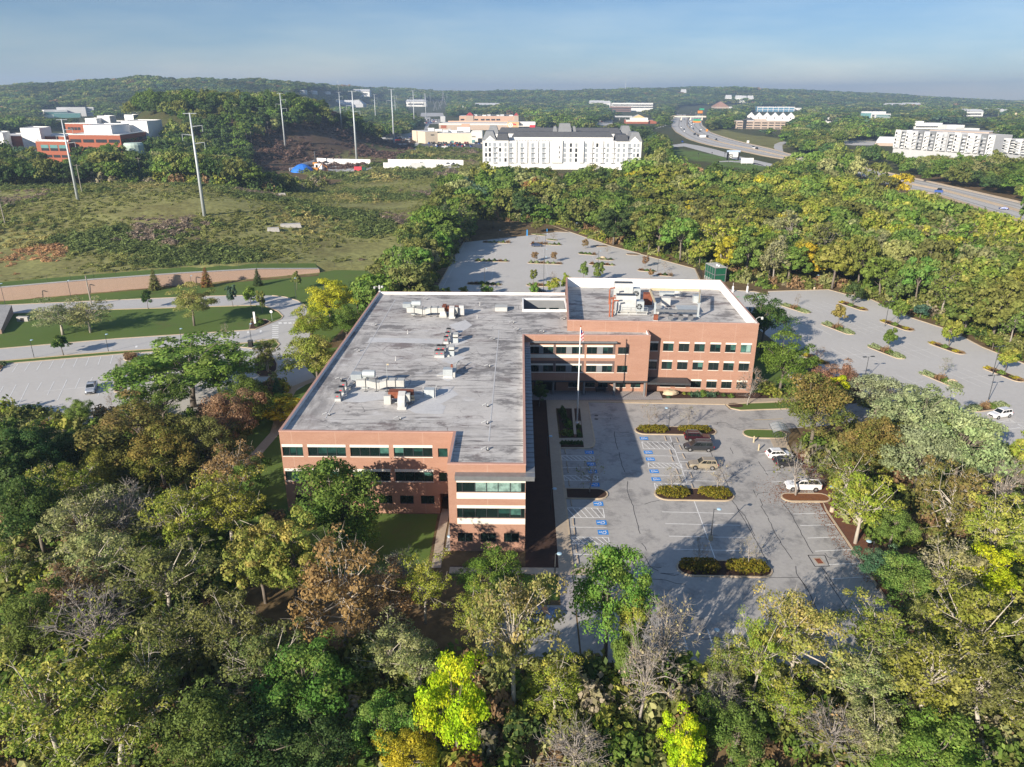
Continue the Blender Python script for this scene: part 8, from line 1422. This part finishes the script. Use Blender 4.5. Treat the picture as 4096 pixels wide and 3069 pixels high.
  ('youngbare', 'gy', 'C3', (1188, 240), (1195, 30), 200, 'bare white stemmed tree on the far planted island, left'), ('youngbare', 'gy', 'C3', (1517, 235), (1520, 45), 170, 'bare white stemmed tree on the far planted island, right'), ('youngbare', 'ol', 'C3', (668, 800), (680, 500), 260, 'thin leaved tree on the dark mulched island by the blue bays'), ('youngbare', 'gy', 'C3', (1385, 795), (1400, 580), 190, 'bare white stemmed tree on the middle planted island, left'), ('youngbare', 'gy', 'C3', (1770, 790), (1785, 530), 220, 'bare white stemmed tree on the middle planted island, right'), ('youngbare', 'gy', 'C3', (1617, 1430), (1625, 1190), 160, 'bare white stemmed tree on the nearest planted island, left'), ('youngbare', 'gy', 'C3', (2045, 1440), (2060, 1190), 190, 'bare white stemmed tree on the nearest planted island, right'), ('youngbare', 'ol', 'C4', (240, 825), (270, 420), 420, 'sparse tree growing from the leaf strewn island over the pickup'), ('youngbare', 'br', 'B3', (2030, 1345), (2040, 1020), 260, 'bare brown tree before the right corner of the tall block')): tb(*a, group=YT, z=0.1 if a[2] in ('C3', 'C4') else None)

# planted islands of the far and right car parks
PI = 'planting islands of the right car park'
for i, (a, b_, o_, lab) in enumerate((((125, 475), (360, 550), 0, 'grey green island farthest left in the right car park'), ((615, 450), (855, 530), 1, 'orange shrub island nearest the wood, farthest back'), ((475, 635), (735, 735), 0, 'grey green island, second from the back'), ((980, 610), (1245, 705), 1, 'orange shrub island in the middle of the wood side'), ((875, 830), (1175, 945), 0, 'grey green island, third from the back'), ((1400, 800), (1695, 905), 1, 'orange shrub island, third along the wood side'), ((1338, 1060), (1675, 1200), 0, 'grey green island with a boulder, nearest but one'), ((1875, 1015), (2205, 1145), 1, 'orange shrub island at the right edge'), ((1728, 1385), (2058, 1345), 0, 'grey green island beside the white car'), ((310, 905), (508, 995), 1, 'shaded island left among the dark green trees'))):
    p, q = at('B4', *a), at('B4', *b_); t = island(lab, capsule(p, q, 2.9), group=PI); d = (q-p).normalized(); L = (q-p).length; n = Vector((-d.y, d.x, 0))
    if o_: seqs = [(.1, .9, .45, 'y'), (.2, .8, .4, 'br'), (.45, .8, .8, 'fg'), (.8, .9, .45, 'y'), (.9, .8, .4, 'br'), (.7, .6, .35, 'ol')]
    else: seqs = [(.12, 1.25, .8, 'pl'), (.24, 1.0, .7, 'pl'), (.4, .9, .9, 'br'), (.5, .9, 1.0, 'br'), (.6, .9, .9, 'g'), (.76, 1.25, .8, 'pl'), (.88, 1.2, .8, 'pl')]
    for f, r, h, tn in seqs: w = p.lerp(q, f)+n*random.uniform(-.3, .5); shrub(t, w.x-t['c'][0], w.y-t['c'][1], r*1.15, r, h, tn, .12, tuft=tn == 'br')
PF = 'planting islands of the far car park'
for k, a, b_, lab in (('A3', (170, 1482), (295, 1498), 'small grass island behind the sedan'), ('A3', (298, 1528), (392, 1540), 'grass island right of the small grass one'), ('A3', (155, 1568), (432, 1578), 'long island just behind the sedan'), ('A2', (2000, 1445), (2200, 1440), 'mulched island with the rusty round tree'), ('A2', (1955, 1555), (2205, 1560), 'leftmost shrub island in the far car park'), ('B2', (1888, 95), (2190, 100), 'left shrub island level with the sedan rows'), ('B2', (1822, 293), (2128, 303), 'near left shrub island behind the far parapet'), ('B3', (133, 112), (440, 122), 'middle island with two brown trees'), ('B3', (573, 32), (735, 45), 'island with reddish grasses at the back right'), ('B3', (723, 80), (886, 88), 'island with a boulder'), ('B3', (660, 122), (896, 135), 'long island in front of the boulder one'), ('B3', (1082, 175), (1250, 190), 'island left of the green plant'), ('B3', (1245, 215), (1398, 225), 'island nearest the green plant'), ('B3', (122, 305), (330, 312), 'island right behind the link roof'), ('A3', (365, 1460), (495, 1465), 'bare mulch island at the far right kerb'), ('A3', (705, 1590), (830, 1588), 'mulch island at the right kerb'), ('B3', (985, 38), (1100, 42), 'mulch island at the kerb behind the boulder island')):
    p, q = at(k, *a), at(k, *b_); t = island(lab+' in the far car park' if 'far car park' not in lab else lab, capsule(p, q, 3.0), group=PF, mulch=m_lawn if 'grass island' in lab else None); L = (q-p).length
    if 'mulch' in lab or 'grass island' in lab: continue
    n = max(3, int(L/1.9))
    for j in range(n): w = p.lerp(q, (j+.7)/(n+.4)); tn = random.choice(['br', 'dg', 'g', 'pl', 'rd']); shrub(t, w.x-t['c'][0], w.y-t['c'][1]+random.uniform(-.3, .3), random.uniform(.6, 1.1), .8, random.uniform(.5, 1.0), tn, .12, tuft=tn in ('br', 'rd'))
w = at('B3', 785, 75, .1); boulder((w.x, w.y, .15), 1.1, .8, .9, 'tan boulder on a far car park island'); w = at('B4', 1592, 1150, .1); boulder((w.x, w.y, .15), 1.2, .8, .9, 'tan boulder on the grey green island of the right car park')
LI = 'planting islands of the left road and car park'
for k, pl, lab in (('B1', [(1075, 905), (1190, 890), (1195, 930), (1170, 955), (1100, 965), (1068, 950)], 'mulched island with brown grass tufts on the left verge'), ('B1', [(1060, 1085), (1140, 1075), (1135, 1130), (1030, 1235), (985, 1232), (990, 1170)], 'planted island right of the silver pickup'), ('B2', [(60, 900), (120, 915), (165, 945), (188, 990), (182, 1040), (150, 1080), (100, 1100), (30, 1100), (-15, 1060), (-20, 980), (10, 920)], 'shrub island at the entry of the left car park'), ('B2', [(-40, 590), (90, 605), (130, 625), (90, 650), (-10, 690), (-60, 690)], 'planted tip of the road island by the crosswalk'), ('B1', [(-80, 965), (10, 985), (40, 995), (0, 1055), (-80, 1060)], 'dark island at the left edge of the left car park')):
    poly = A(k, *pl); t = island(lab, poly, group=LI); c = t['c']
    for j in range(9): i = random.randrange(len(poly)); f = random.uniform(.1, .62); tn = random.choice(['br', 'g', 'dg', 'pl']) if 'tufts' not in lab else 'br'; shrub(t, (poly[i][0]-c[0])*f, (poly[i][1]-c[1])*f, .9, .9, random.uniform(.6, 1.2), tn, .12, tuft=tn == 'br')
# fallen leaves on the asphalt by the leaf strewn island
n = 2600; P = np.stack([RNG.normal(43.2, 2.1, n), RNG.normal(102.6, 2.2, n), np.full(n, ASPH+.02)], 1); P[:800] = np.stack([RNG.normal(44.6, .45, 800)+(np.linspace(0, 1.4, 800)), RNG.uniform(80, 100, 800), np.full(800, ASPH+.02)], 1); k_ = P[:, 0] < 46.4; P = P[k_]; N = RNG.normal(size=(len(P), 3))*.15+np.array([0, 0, 1.])
me = leaf_mesh('fallen_leaves', P, N/np.linalg.norm(N, axis=1)[:, None], RNG.uniform(.08, .2, len(P)), RNG.random(len(P)), RNG, m_leaf); o = bpy.data.objects.new('fallen_leaves', me); COL.objects.link(o); o.color = (.3, .11, .03, 1); o['tint2'] = (.2, .07, .025); tag(o, kind='stuff')

# ------------------------------------------------------------------ woods
_M = np.stack([_R, _U, _f])
def project(P):
    q = (np.asarray(P, float)-np.array([0, 0, CAM_H]))@_M.T; return IW/2+CAM_F*q[:, 0]/q[:, 2], IH/2-CAM_F*q[:, 1]/q[:, 2], q[:, 2]
KEEP = [[pix(k, *p) for p in pl] for k, pl in (('E', [(480, 120), (860, 110), (830, 330), (900, 460), (1300, 575), (1760, 690), (1860, 580), (1900, 600), (1860, 700), (1950, 770), (1560, 900), (1000, 890), (350, 790), (340, 650), (480, 600), (380, 440), (130, 450), (400, 330)]), ('E', [(900, 460), (1500, 500), (1860, 560), (1760, 690), (1300, 580)]), ('W', [(90, 400), (300, 340), (1000, 330), (2120, 400), (2115, 790), (1300, 800), (1290, 880), (1090, 880), (1030, 790), (95, 770)]),
  ('S', [(0, 500), (250, 320), (700, 280), (1610, 280), (1860, 400), (1860, 520), (1100, 530), (1065, 800), (0, 810)]), ('A2', [(620, 720), (1100, 660), (1060, 620), (1400, 600), (1960, 740), (1960, 850), (1800, 930), (1100, 925), (1000, 960), (280, 955), (480, 860), (620, 850)]), ('A2', [(0, 640), (300, 540), (700, 540), (1020, 620), (1020, 700), (600, 860), (300, 900), (0, 900)]),
  ('A1', [(-20, 700), (-20, 600), (170, 555), (440, 555), (560, 525), (730, 480), (840, 455), (1200, 450), (1600, 470), (1560, 490), (1400, 490), (1400, 590), (1300, 640), (1040, 690), (900, 690), (640, 700), (600, 800), (420, 800), (310, 700)]), ('A3', [(860, 345), (1225, 345), (1220, 400), (1030, 420), (850, 420)]), ('A3', [(980, 440), (1190, 440), (1250, 490), (1250, 525), (980, 530), (850, 490), (860, 460)]), ('W', [(1490, 245), (1740, 235), (1720, 330), (1500, 300)]), ('E', [(1350, 205), (1970, 225), (1960, 315), (1850, 330), (1840, 420), (1330, 420), (1220, 400), (1215, 310), (1360, 300)]), ('E', [(1475, 135), (2050, 150), (2045, 190), (1480, 215)]), ('E', [(950, 85), (1170, 90), (1165, 165), (955, 160)]),
  ('F', [(395, 10), (740, 10), (735, 88), (395, 88)]), ('F', [(160, 300), (790, 300), (790, 220), (1000, 205), (1000, 120), (1730, 140), (1950, 270), (1925, 450), (1500, 485), (1090, 485), (780, 445), (550, 400), (180, 390)]), ('F', [(2005, 310), (2230, 310), (2230, 460), (2010, 455)]), ('F', [(0, 75), (100, 80), (95, 145), (0, 145)]), ('A1', [(375, 380), (810, 375), (805, 455), (380, 470)]), ('A2', [(355, 230), (650, 240), (650, 280), (355, 270)]), ('A2', [(615, 335), (930, 335), (930, 388), (615, 385)]), ('A2', [(1310, 315), (1640, 320), (1640, 400), (1600, 470), (1420, 470), (1310, 395)]), ('E', [(1210, 80), (1410, 80), (1400, 108), (1210, 108)]), ('F', [(1520, 35), (1990, 40), (1985, 75), (1520, 75)]), ('A4', [(990, 955), (2230, 1220), (2230, 1400), (1960, 1290), (1700, 1190), (1450, 1140), (1200, 1050), (1010, 1060)]), ('A4', [(-60, 770), (160, 700), (560, 855), (1010, 952), (1010, 1010), (600, 885), (250, 800), (-60, 780)]), ('A1', [(1080, 760), (1230, 760), (1230, 850), (1080, 850)]))]
KEEP += [[pix('V', *p) for p in pl] for pl in ([(0, 590), (700, 590), (640, 765), (560, 785), (310, 800), (295, 868), (110, 880), (0, 885)], [(600, 930), (1130, 1000), (1137, 1195), (985, 1190), (840, 1115), (620, 1090)], [(1200, 870), (1560, 830), (1690, 880), (1680, 1060), (1900, 1290), (1850, 1330), (1600, 1360), (1440, 1380), (1420, 1290), (1230, 1210)], [(1600, 640), (1800, 625), (2211, 830), (2211, 940), (2080, 870), (1750, 770)], [(840, 1105), (970, 1080), (970, 1180), (860, 1180)])]
TRACK = [tuple(at('D1', *p, 0)[:2]) for p in ((880, 900), (1290, 640), (1500, 530), (1560, 600), (1200, 800), (980, 960))]
KEEPG = [TRACK, [(-34, 176), (66, 176), (66, 195), (-34, 195)], [(-35, 96), (-44, 96), (-50, 103), (-50, 146), (-54, 152), (-34, 178)], MEADOW, FIELD2, [tuple(p[:2]) for p in HWYGRASS], [tuple(p[:2]) for p in PARK], [(-30, 185), (-29, 232), (-25, 297), (-22, 330), (-22, 369), (5, 365), (17, 359), (24, 343), (38, 310), (49, 292), (64, 266), (80, 234), (100, 236), (105, 230), (112, 204), (117, 189), (118, 165), (121, 140), (125, 100), (98, 108), (80, 122), (68, 148), (62, 190)],
  [(-34, 95), (-34, 178), (52, 187), (52, 142), (70, 143), (70, 128), (50, 124), (49, 72), (40, 64), (-11, 64), (-12, 96)], [(-300, 120), (-150, 134), (-66, 132), (-56, 148), (-52, 152), (-45, 165), (-40, 260), (-69, 260), (-230, 185)]]
mids = (HL+HR)/2; RNGW = np.random.default_rng(77)
def ok_tree(P, H, R):
    """keep clear of fields, roads and buildings, and of the views to them that the photo shows open"""
    good = np.ones(len(P), bool)
    for pl in KEEPG: good &= ~inpoly(P[:, 0], P[:, 1], pl)
    for pl in FOOT:
        for s in (0, 14, 28): dv = P/np.linalg.norm(P, axis=1)[:, None]*s; good &= ~inpoly(P[:, 0]+dv[:, 0], P[:, 1]+dv[:, 1], pl)
    m = P[:, 1] < 2600; dd = np.full(len(P), 1e9)
    if m.any(): dd[m] = np.min(np.linalg.norm(P[m][:, None]-mids[None], axis=2), axis=1)
    good &= dd > 24
    Z = height(P[:, 0], P[:, 1])
    for f, s in ((1.1, 0), (.85, -1.15), (.85, 1.15), (.45, 0)):
        px, py, _ = project(np.stack([P[:, 0]+s*R, P[:, 1], Z+H*f], 1))
        for pl in KEEP: good &= ~inpoly(px, py, pl)
    return good
def poisson(x0, x1, y0, y1, sp):
    xs = np.arange(x0, x1, sp); ys = np.arange(y0, y1, sp); X_, Y_ = np.meshgrid(xs, ys); P = np.stack([X_.ravel(), Y_.ravel()], 1); return P+RNGW.uniform(-.42, .42, P.shape)*sp
def infrustum(P, m=60): px, py, d = project(np.stack([P[:, 0], P[:, 1], height(P[:, 0], P[:, 1])+8], 1)); return (d > 5) & (px > -m*8) & (px < IW+m*8) & (py < IH+m*6)
zones = []
for x0, x1, y0, y1, sp, h0, h1 in ((-40, 125, 452, 535, 8, 17, 24), (-80, 130, 36, 66, 8.6, 6, 13), (-120, -34, 66, 160, 8.2, 7, 13), (46, 130, 40, 150, 7.5, 8, 13), (-110, 300, 180, 440, 8.8, 9, 18), (-520, 420, 440, 900, 10, 9, 18), (-1000, 1000, 900, 1500, 14, 9, 18), (-1900, 1900, 1500, 2600, 19, 13, 19), (-3300, 3300, 2600, 4300, 27, 15, 21), (-4600, 4600, 4300, 6200, 34, 17, 24), (118, 230, 100, 186, 8.5, 10, 15), (-700, -110, 150, 440, 9, 11, 17), (300, 700, 250, 440, 10, 10, 16), (-1000, -520, 440, 900, 11, 11, 16), (420, 1000, 440, 900, 11, 11, 16)):
    P = poisson(x0, x1, y0, y1, sp); P = P[infrustum(P, 60 if y0 > 170 else 12)]; H = RNGW.uniform(h0, h1, len(P)); R = H*RNGW.uniform(.3, .52, len(P)) if sp < 12 else sp*RNGW.uniform(.45, .85, len(P)); zones.append((P, H, R))
P = np.concatenate([z[0] for z in zones]); H = np.concatenate([z[1] for z in zones]); R = np.concatenate([z[2] for z in zones]); g_ = ok_tree(P, H, R); P, H, R = P[g_], H[g_], R[g_]
old = np.array([[o.location.x, o.location.y] for o in COL.objects if o.get('category') == 'tree' and o.location.y < 260]); dmin = np.min(np.linalg.norm(P[:, None]-old[None], axis=2), axis=1) if len(P) < 90000 else None
keep = (P[:, 1] > 300) | (dmin > 7); P, H, R = P[keep], H[keep], R[keep]
dist = np.hypot(P[:, 0], P[:, 1])
big = np.sin(P[:, 0]*.021+1.3)+np.sin(P[:, 1]*.017-P[:, 0]*.011)+RNGW.normal(0, .8, len(P))
def tone_for(i):
    x, y = P[i]; v = RNGW.random()
    if y < 75 or (x < -30 and y < 170): c = [('ol', .26), ('g', .24), ('dg', .08), ('lo', .12), ('yg', .14), ('fg', .1), ('br', .03), ('gy', .03)]
    elif x > 45 and y < 200: c = [('yg', .32), ('fg', .24), ('ol', .22), ('g', .14), ('br', .04), ('gy', .04)]
    elif x > 60 and y < 460: c = [('yg', .34), ('fg', .27), ('ol', .2), ('lo', .08), ('g', .07), ('br', .02), ('y', .02)]
    elif y < 460 and x > -110: c = [('g', .26), ('fg', .22), ('ol', .2), ('dg', .14), ('bg', .06), ('lo', .06), ('rd', .01), ('yg', .05)]
    elif x < -110 and y < 1200: c = [('dg', .45), ('g', .3), ('ol', .2), ('lo', .03), ('bg', .02)]
    elif y < 900: c = [('g', .25), ('ol', .3), ('fg', .15), ('dg', .2), ('br', .02), ('lo', .08)]
    else: c = [('dg', .36), ('g', .3), ('ol', .25), ('bg', .05), ('br', .01), ('lo', .03)]
    for t_, w in c:
        v -= w
        if v < 0: return t_
    return c[0][0]
tones = [tone_for(i) for i in range(len(P))]
# the largest in the picture become single trees, the rest one woodland mass
ind = [i for i in np.argsort(dist) if P[i, 1] < 440 and P[i, 0] > -110][:225]
REG = lambda x, y: 'in the dark near woods' if y < 66 else 'left of the building' if x < -30 and y < 175 else 'right of the front car park' if x > 40 and y < 150 else 'left of the far car park' if x < -20 else 'before the white apartments' if x < 45 else 'behind the green plant' if x < 82 else 'behind the right car park'
pxs = project(np.stack([P[:, 0], P[:, 1], height(P[:, 0], P[:, 1])+8], 1))[0]; byk = {}
KW = {'mid': 'full crowned', 'midsparse': 'thin', 'broad': 'full crowned', 'sparse': 'thin', 'airy': 'open crowned', 'bare': 'bare', 'pine': 'layered pine'}
for i in ind:
    kd = ('sparse', 'bare') [int(RNGW.random() < .35)] if tones[i] in ('gy',) else 'mid' if dist[i] > 130 else 'broad'
    if kd == 'mid' and RNGW.random() < .2: kd = 'midsparse'
    if tones[i] == 'bg': kd = 'pine'
    if kd == 'broad' and RNGW.random() < .65: kd = 'airy'
    byk.setdefault((REG(*P[i]), tones[i], KW[kd]), []).append((pxs[i], i, kd))
ORD = 'first second third fourth fifth sixth seventh eighth ninth tenth eleventh twelfth thirteenth fourteenth fifteenth sixteenth seventeenth eighteenth nineteenth twentieth'.split()
for (rg_, tn, kw_), L in byk.items():
    L.sort()
    for n_, (_, i, kd) in enumerate(L):
        o = ORD[n_] if n_ < 20 else 'number %d' % (n_+1); lab = '%s %s tree %s' % (TONES[tn][2], KW[kd], rg_)
        lab += ', the only one' if len(L) == 1 else ', %s of %d from left' % (o, len(L))
        tree(kd, tn, (P[i, 0], P[i, 1], hgt(*P[i])), H[i], 2*R[i], lab, 'trees '+rg_)
rest = np.setdiff1d(np.arange(len(P)), ind); print('trees single', len(ind), 'mass', len(rest))
# crown meshes used only as instance sources (never linked to the scene)
def source(name, meshes):
    c = bpy.data.collections.new(name)
    for i, me in enumerate(meshes): c.objects.link(bpy.data.objects.new('%s_source_%d' % (name, i), me))
    return c
def crownsrc(seed, n, leaf, rc, nc=34):
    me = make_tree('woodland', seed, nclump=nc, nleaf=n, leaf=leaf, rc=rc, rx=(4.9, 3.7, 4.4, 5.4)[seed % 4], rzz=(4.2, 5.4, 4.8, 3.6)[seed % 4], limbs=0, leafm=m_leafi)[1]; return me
src_near = source('woodland', [crownsrc(s, 900, .85, 1.7, 34) for s in (201, 202, 203, 204)]+[crownsrc(s, 260, 1.7, 2.2, 20) for s in (211, 212, 213)])
bm_ = []
for s in (301, 302): 
    rng = np.random.default_rng(s); d = unit(260, rng, -.05); ph = rng.uniform(0, 6, 3); Q = d*(lump(d*1.5, ph)*rng.uniform(.6, 1.02, 260))[:, None]; N = d+rng.normal(size=(260, 3))*.5; N /= np.linalg.norm(N, axis=1)[:, None]; bm_.append(leaf_mesh('bush', Q, N, .28*rng.uniform(.7, 1.4, 260), rng.random(260), rng, m_leafi))
src_bush = source('bush', bm_)
def scatter(name, pts, scl, pick, t1, t2, coll):
    me = bpy.data.meshes.new(name); me.vertices.add(len(pts)); me.vertices.foreach_set('co', np.ascontiguousarray(pts, np.float32).ravel())
    def attr(n, ty, key, v): a = me.attributes.new(n, ty, 'POINT'); a.data.foreach_set(key, np.ascontiguousarray(v).ravel())
    one = np.ones((len(pts), 1), np.float32); attr('scl', 'FLOAT_VECTOR', 'vector', scl.astype(np.float32)); attr('pick', 'INT', 'value', pick.astype(np.int32)); attr('tint', 'FLOAT_COLOR', 'color', np.concatenate([t1, one], 1).astype(np.float32)); attr('tint2', 'FLOAT_COLOR', 'color', np.concatenate([t2, one], 1).astype(np.float32))
    rot = np.zeros((len(pts), 3), np.float32); rot[:, 2] = RNGW.uniform(0, 6.28, len(pts)); attr('rot', 'FLOAT_VECTOR', 'vector', rot)
    o = bpy.data.objects.new(name, me); COL.objects.link(o); tag(o, kind='stuff')
    ng = bpy.data.node_groups.new(name, 'GeometryNodeTree'); ng.interface.new_socket('Geometry', in_out='INPUT', socket_type='NodeSocketGeometry'); ng.interface.new_socket('Geometry', in_out='OUTPUT', socket_type='NodeSocketGeometry')
    N = ng.nodes.new; gi, go_ = N('NodeGroupInput'), N('NodeGroupOutput'); ci = N('GeometryNodeCollectionInfo'); ci.inputs['Collection'].default_value = coll; ci.inputs['Separate Children'].default_value = True; ci.inputs['Reset Children'].default_value = True
    ip = N('GeometryNodeInstanceOnPoints'); ip.inputs['Pick Instance'].default_value = True
    def na(n, ty): a = N('GeometryNodeInputNamedAttribute'); a.data_type = ty; a.inputs['Name'].default_value = n; return a.outputs[0]
    lk = ng.links.new; lk(gi.outputs[0], ip.inputs['Points']); lk(ci.outputs[0], ip.inputs['Instance']); lk(na('pick', 'INT'), ip.inputs['Instance Index']); lk(na('rot', 'FLOAT_VECTOR'), ip.inputs['Rotation']); lk(na('scl', 'FLOAT_VECTOR'), ip.inputs['Scale']); lk(ip.outputs[0], go_.inputs[0])
    o.modifiers.new('scatter', 'NODES').node_group = ng; return o
T1 = np.array([TONES[tones[i]][0] for i in rest])*RNGW.uniform(.78, 1.22, (len(rest), 1))*RNGW.uniform(.92, 1.08, (len(rest), 3)); T2 = np.array([TONES[tones[i]][1] for i in rest]); stand = 1+.3*np.sin(P[rest, 0]*.011+1.7*np.sin(P[rest, 1]*.006))*np.cos(P[rest, 1]*.0083+1.1)+.16*np.sin(P[rest, 0]*.037+P[rest, 1]*.021); T1 *= stand[:, None]; T2 = T2*stand[:, None]; H[rest] *= 1+.9*(stand-1)*RNGW.uniform(.3, 1, len(rest))
Z_ = height(P[rest, 0], P[rest, 1]); near = dist[rest] < 1150
scl = np.stack([R[rest]/5.0, R[rest]/5.0, H[rest]/12], 1); pick = np.where(near, RNGW.integers(0, 4, len(rest)), 4+RNGW.integers(0, 3, len(rest)))
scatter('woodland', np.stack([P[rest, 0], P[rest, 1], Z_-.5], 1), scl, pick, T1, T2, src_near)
# undergrowth of the near woods
Q = np.concatenate([poisson(-400, -120, 424, 520, 4), poisson(-90, 120, 20, 66, 1.7), poisson(-110, -34, 60, 165, 2.0), poisson(47, 130, 40, 150, 2.0), poisson(-60, 140, 186, 400, 3.4), poisson(112, 170, 110, 186, 3.4)]); Q = Q[infrustum(Q)]
for pl in KEEPG: Q = Q[~inpoly(Q[:, 0], Q[:, 1], pl)]
n = len(Q); Q = Q[RNGW.random(n) < .8]; n = len(Q); names = ['ol', 'g', 'br', 'lo', 'dg', 'gy', 'yg']; tn = RNGW.choice(len(names), n, p=[.26, .24, .1, .14, .08, .06, .12]); s = RNGW.uniform(.6, 2.3, n)*np.where(Q[:, 1] > 420, 2.2, np.where(Q[:, 1] > 186, 1.35, 1))
TA_ = np.array([TONES[x][0] for x in names]); TB2 = np.array([TONES[x][1] for x in names])
scatter('undergrowth', np.stack([Q[:, 0], Q[:, 1], height(Q[:, 0], Q[:, 1])-.1], 1), np.stack([s, s, s*RNGW.uniform(.7, 1.5, n)], 1), RNGW.integers(0, 2, n), TA_[tn], TB2[tn], src_bush)
# scrub on the meadow, the field and the dark slope
Q = np.concatenate([poisson(-420, -26, 120, 620, 2.5), poisson(-420, -10, 560, 1150, 5.5)]); m = np.zeros(len(Q), bool)
for pl in (MEADOW, FIELD2, CUT): m |= inpoly(Q[:, 0], Q[:, 1], pl)
nz = np.sin(Q[:, 0]*.045+np.sin(Q[:, 1]*.05)*1.8)+np.sin(Q[:, 1]*.062+Q[:, 0]*.02)+.8*np.sin(Q[:, 0]*.11-Q[:, 1]*.09)+RNGW.normal(0, .45, len(Q))
m &= (wallD(Q[:, 0], Q[:, 1]) > 10) & (nz > -1.5) & infrustum(Q) & (RNGW.random(len(Q)) < .82); Q, nz = Q[m], nz[m]; n = len(Q)
cut = inpoly(Q[:, 0], Q[:, 1], CUT); n2 = np.sin(Q[:, 0]*.07-1)+np.sin(Q[:, 1]*.055+Q[:, 0]*.03+2)+RNGW.normal(0, .35, n)
base = np.where((nz > 1.0)[:, None], np.array([[.066, .085, .027]]), np.array([[.105, .112, .036]])); base = np.where((n2 > 1.62)[:, None], np.array([[.125, .1, .075]]), base); base = np.where((n2 < -1.6)[:, None], np.array([[.16, .145, .055]]), base)
base = np.where(cut[:, None], np.array([[.075, .05, .04]]), base); pq = at('B1', 130, 100, 5); rr = np.hypot(Q[:, 0]-pq.x, (Q[:, 1]-pq.y)*.6); base = np.where((rr < 13)[:, None], np.array([[.2, .125, .065]]), base)
base = base*2.4; s = np.where(nz > 1.0, RNGW.uniform(1.2, 2.6, n), RNGW.uniform(.7, 1.6, n)*np.where(nz < -.6, .6, 1))*np.where(Q[:, 1] > 560, 1.9, 1); base = base*RNGW.uniform(.75, 1.25, (n, 1))
scatter('meadow_scrub', np.stack([Q[:, 0], Q[:, 1], height(Q[:, 0], Q[:, 1])-.15], 1), np.stack([s*1.15, s*1.15, s*RNGW.uniform(.45, .8, n)], 1), RNGW.integers(0, 2, n), base, base*1.25, src_bush)
# ------------------------------------------------------------------ light, sky, air
SUN_EL, SUN_AZ = 22.0, 218.0                          # degrees; azimuth clockwise from +Y, where the sun stands
sd = Vector((math.sin(R_(SUN_AZ))*math.cos(R_(SUN_EL)), math.cos(R_(SUN_AZ))*math.cos(R_(SUN_EL)), math.sin(R_(SUN_EL))))
sun = bpy.data.lights.new('sun', 'SUN'); sun.energy = 4.8; sun.angle = R_(.5); sun.color = (1, .89, .75)
so = bpy.data.objects.new('sun', sun); COL.objects.link(so); so.rotation_euler = sd.to_track_quat('Z', 'Y').to_euler()
w = bpy.data.worlds.new('World'); scene.world = w; w.use_nodes = True; nt = w.node_tree
for n in list(nt.nodes): nt.nodes.remove(n)
sky = nn(nt, 'ShaderNodeTexSky', sky_type='NISHITA', sun_disc=False, sun_elevation=R_(SUN_EL), sun_rotation=R_(SUN_AZ), altitude=100, air_density=.85, dust_density=0, ozone_density=7)
tc = nn(nt, 'ShaderNodeTexCoord').outputs['Generated']
cl = ramp(nt, noise(nt, smap(nt, tc, (1.6, 1.2, 9.0)), 2.2, 6, .6), .4, .68)
skyc = nn(nt, 'ShaderNodeVectorMath', {0: sky.outputs[0], 1: (1.05, .9, .82)}, operation='MULTIPLY').outputs[0]
cloudy = mixc(nt, mth(nt, 'MULTIPLY', cl, 1.0), skyc, nn(nt, 'ShaderNodeVectorMath', {0: skyc, 1: (1.42, 1.2, 1.06)}, operation='MULTIPLY').outputs[0])
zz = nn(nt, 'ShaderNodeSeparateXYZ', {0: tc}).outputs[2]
overhead_fill = nn(nt, 'ShaderNodeMapRange', {0: zz, 1: .42, 2: .75, 3: 0.0, 4: 1.0}).outputs[0]       # added brightening of the unseen upper sky, for more fill light
cloudy = mixc(nt, overhead_fill, cloudy, nn(nt, 'ShaderNodeVectorMath', {0: cloudy, 1: (4.2, 3.3, 2.5)}, operation='MULTIPLY').outputs[0])
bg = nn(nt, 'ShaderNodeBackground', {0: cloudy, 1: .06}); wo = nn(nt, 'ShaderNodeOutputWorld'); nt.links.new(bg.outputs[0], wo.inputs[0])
hm = bpy.data.materials.new('thin_haze'); hm.use_nodes = True; nt = hm.node_tree
for n in list(nt.nodes): nt.nodes.remove(n)
pvv = nn(nt, 'ShaderNodeVolumePrincipled', {'Color': (.55, .74, 1, 1), 'Density': 1.5e-4, 'Anisotropy': .2}); ho = nn(nt, 'ShaderNodeOutputMaterial'); nt.links.new(pvv.outputs[0], ho.inputs['Volume'])
mb = MB(); mb.box((0, 6900, -12), (11000, 14300, 215)); hz = tag(mb.build('haze', hm), kind='stuff')
scene.view_settings.view_transform = 'Standard'; scene.view_settings.look = 'None'; scene.view_settings.exposure = .9; scene.view_settings.gamma = 1
scene.cycles.use_denoising = True; scene.cycles.max_bounces = 5; scene.cycles.diffuse_bounces = 3; scene.cycles.glossy_bounces = 2; scene.cycles.transmission_bounces = 2; scene.cycles.transparent_max_bounces = 4; scene.cycles.volume_bounces = 0
scene.cycles.sample_clamp_indirect = 4
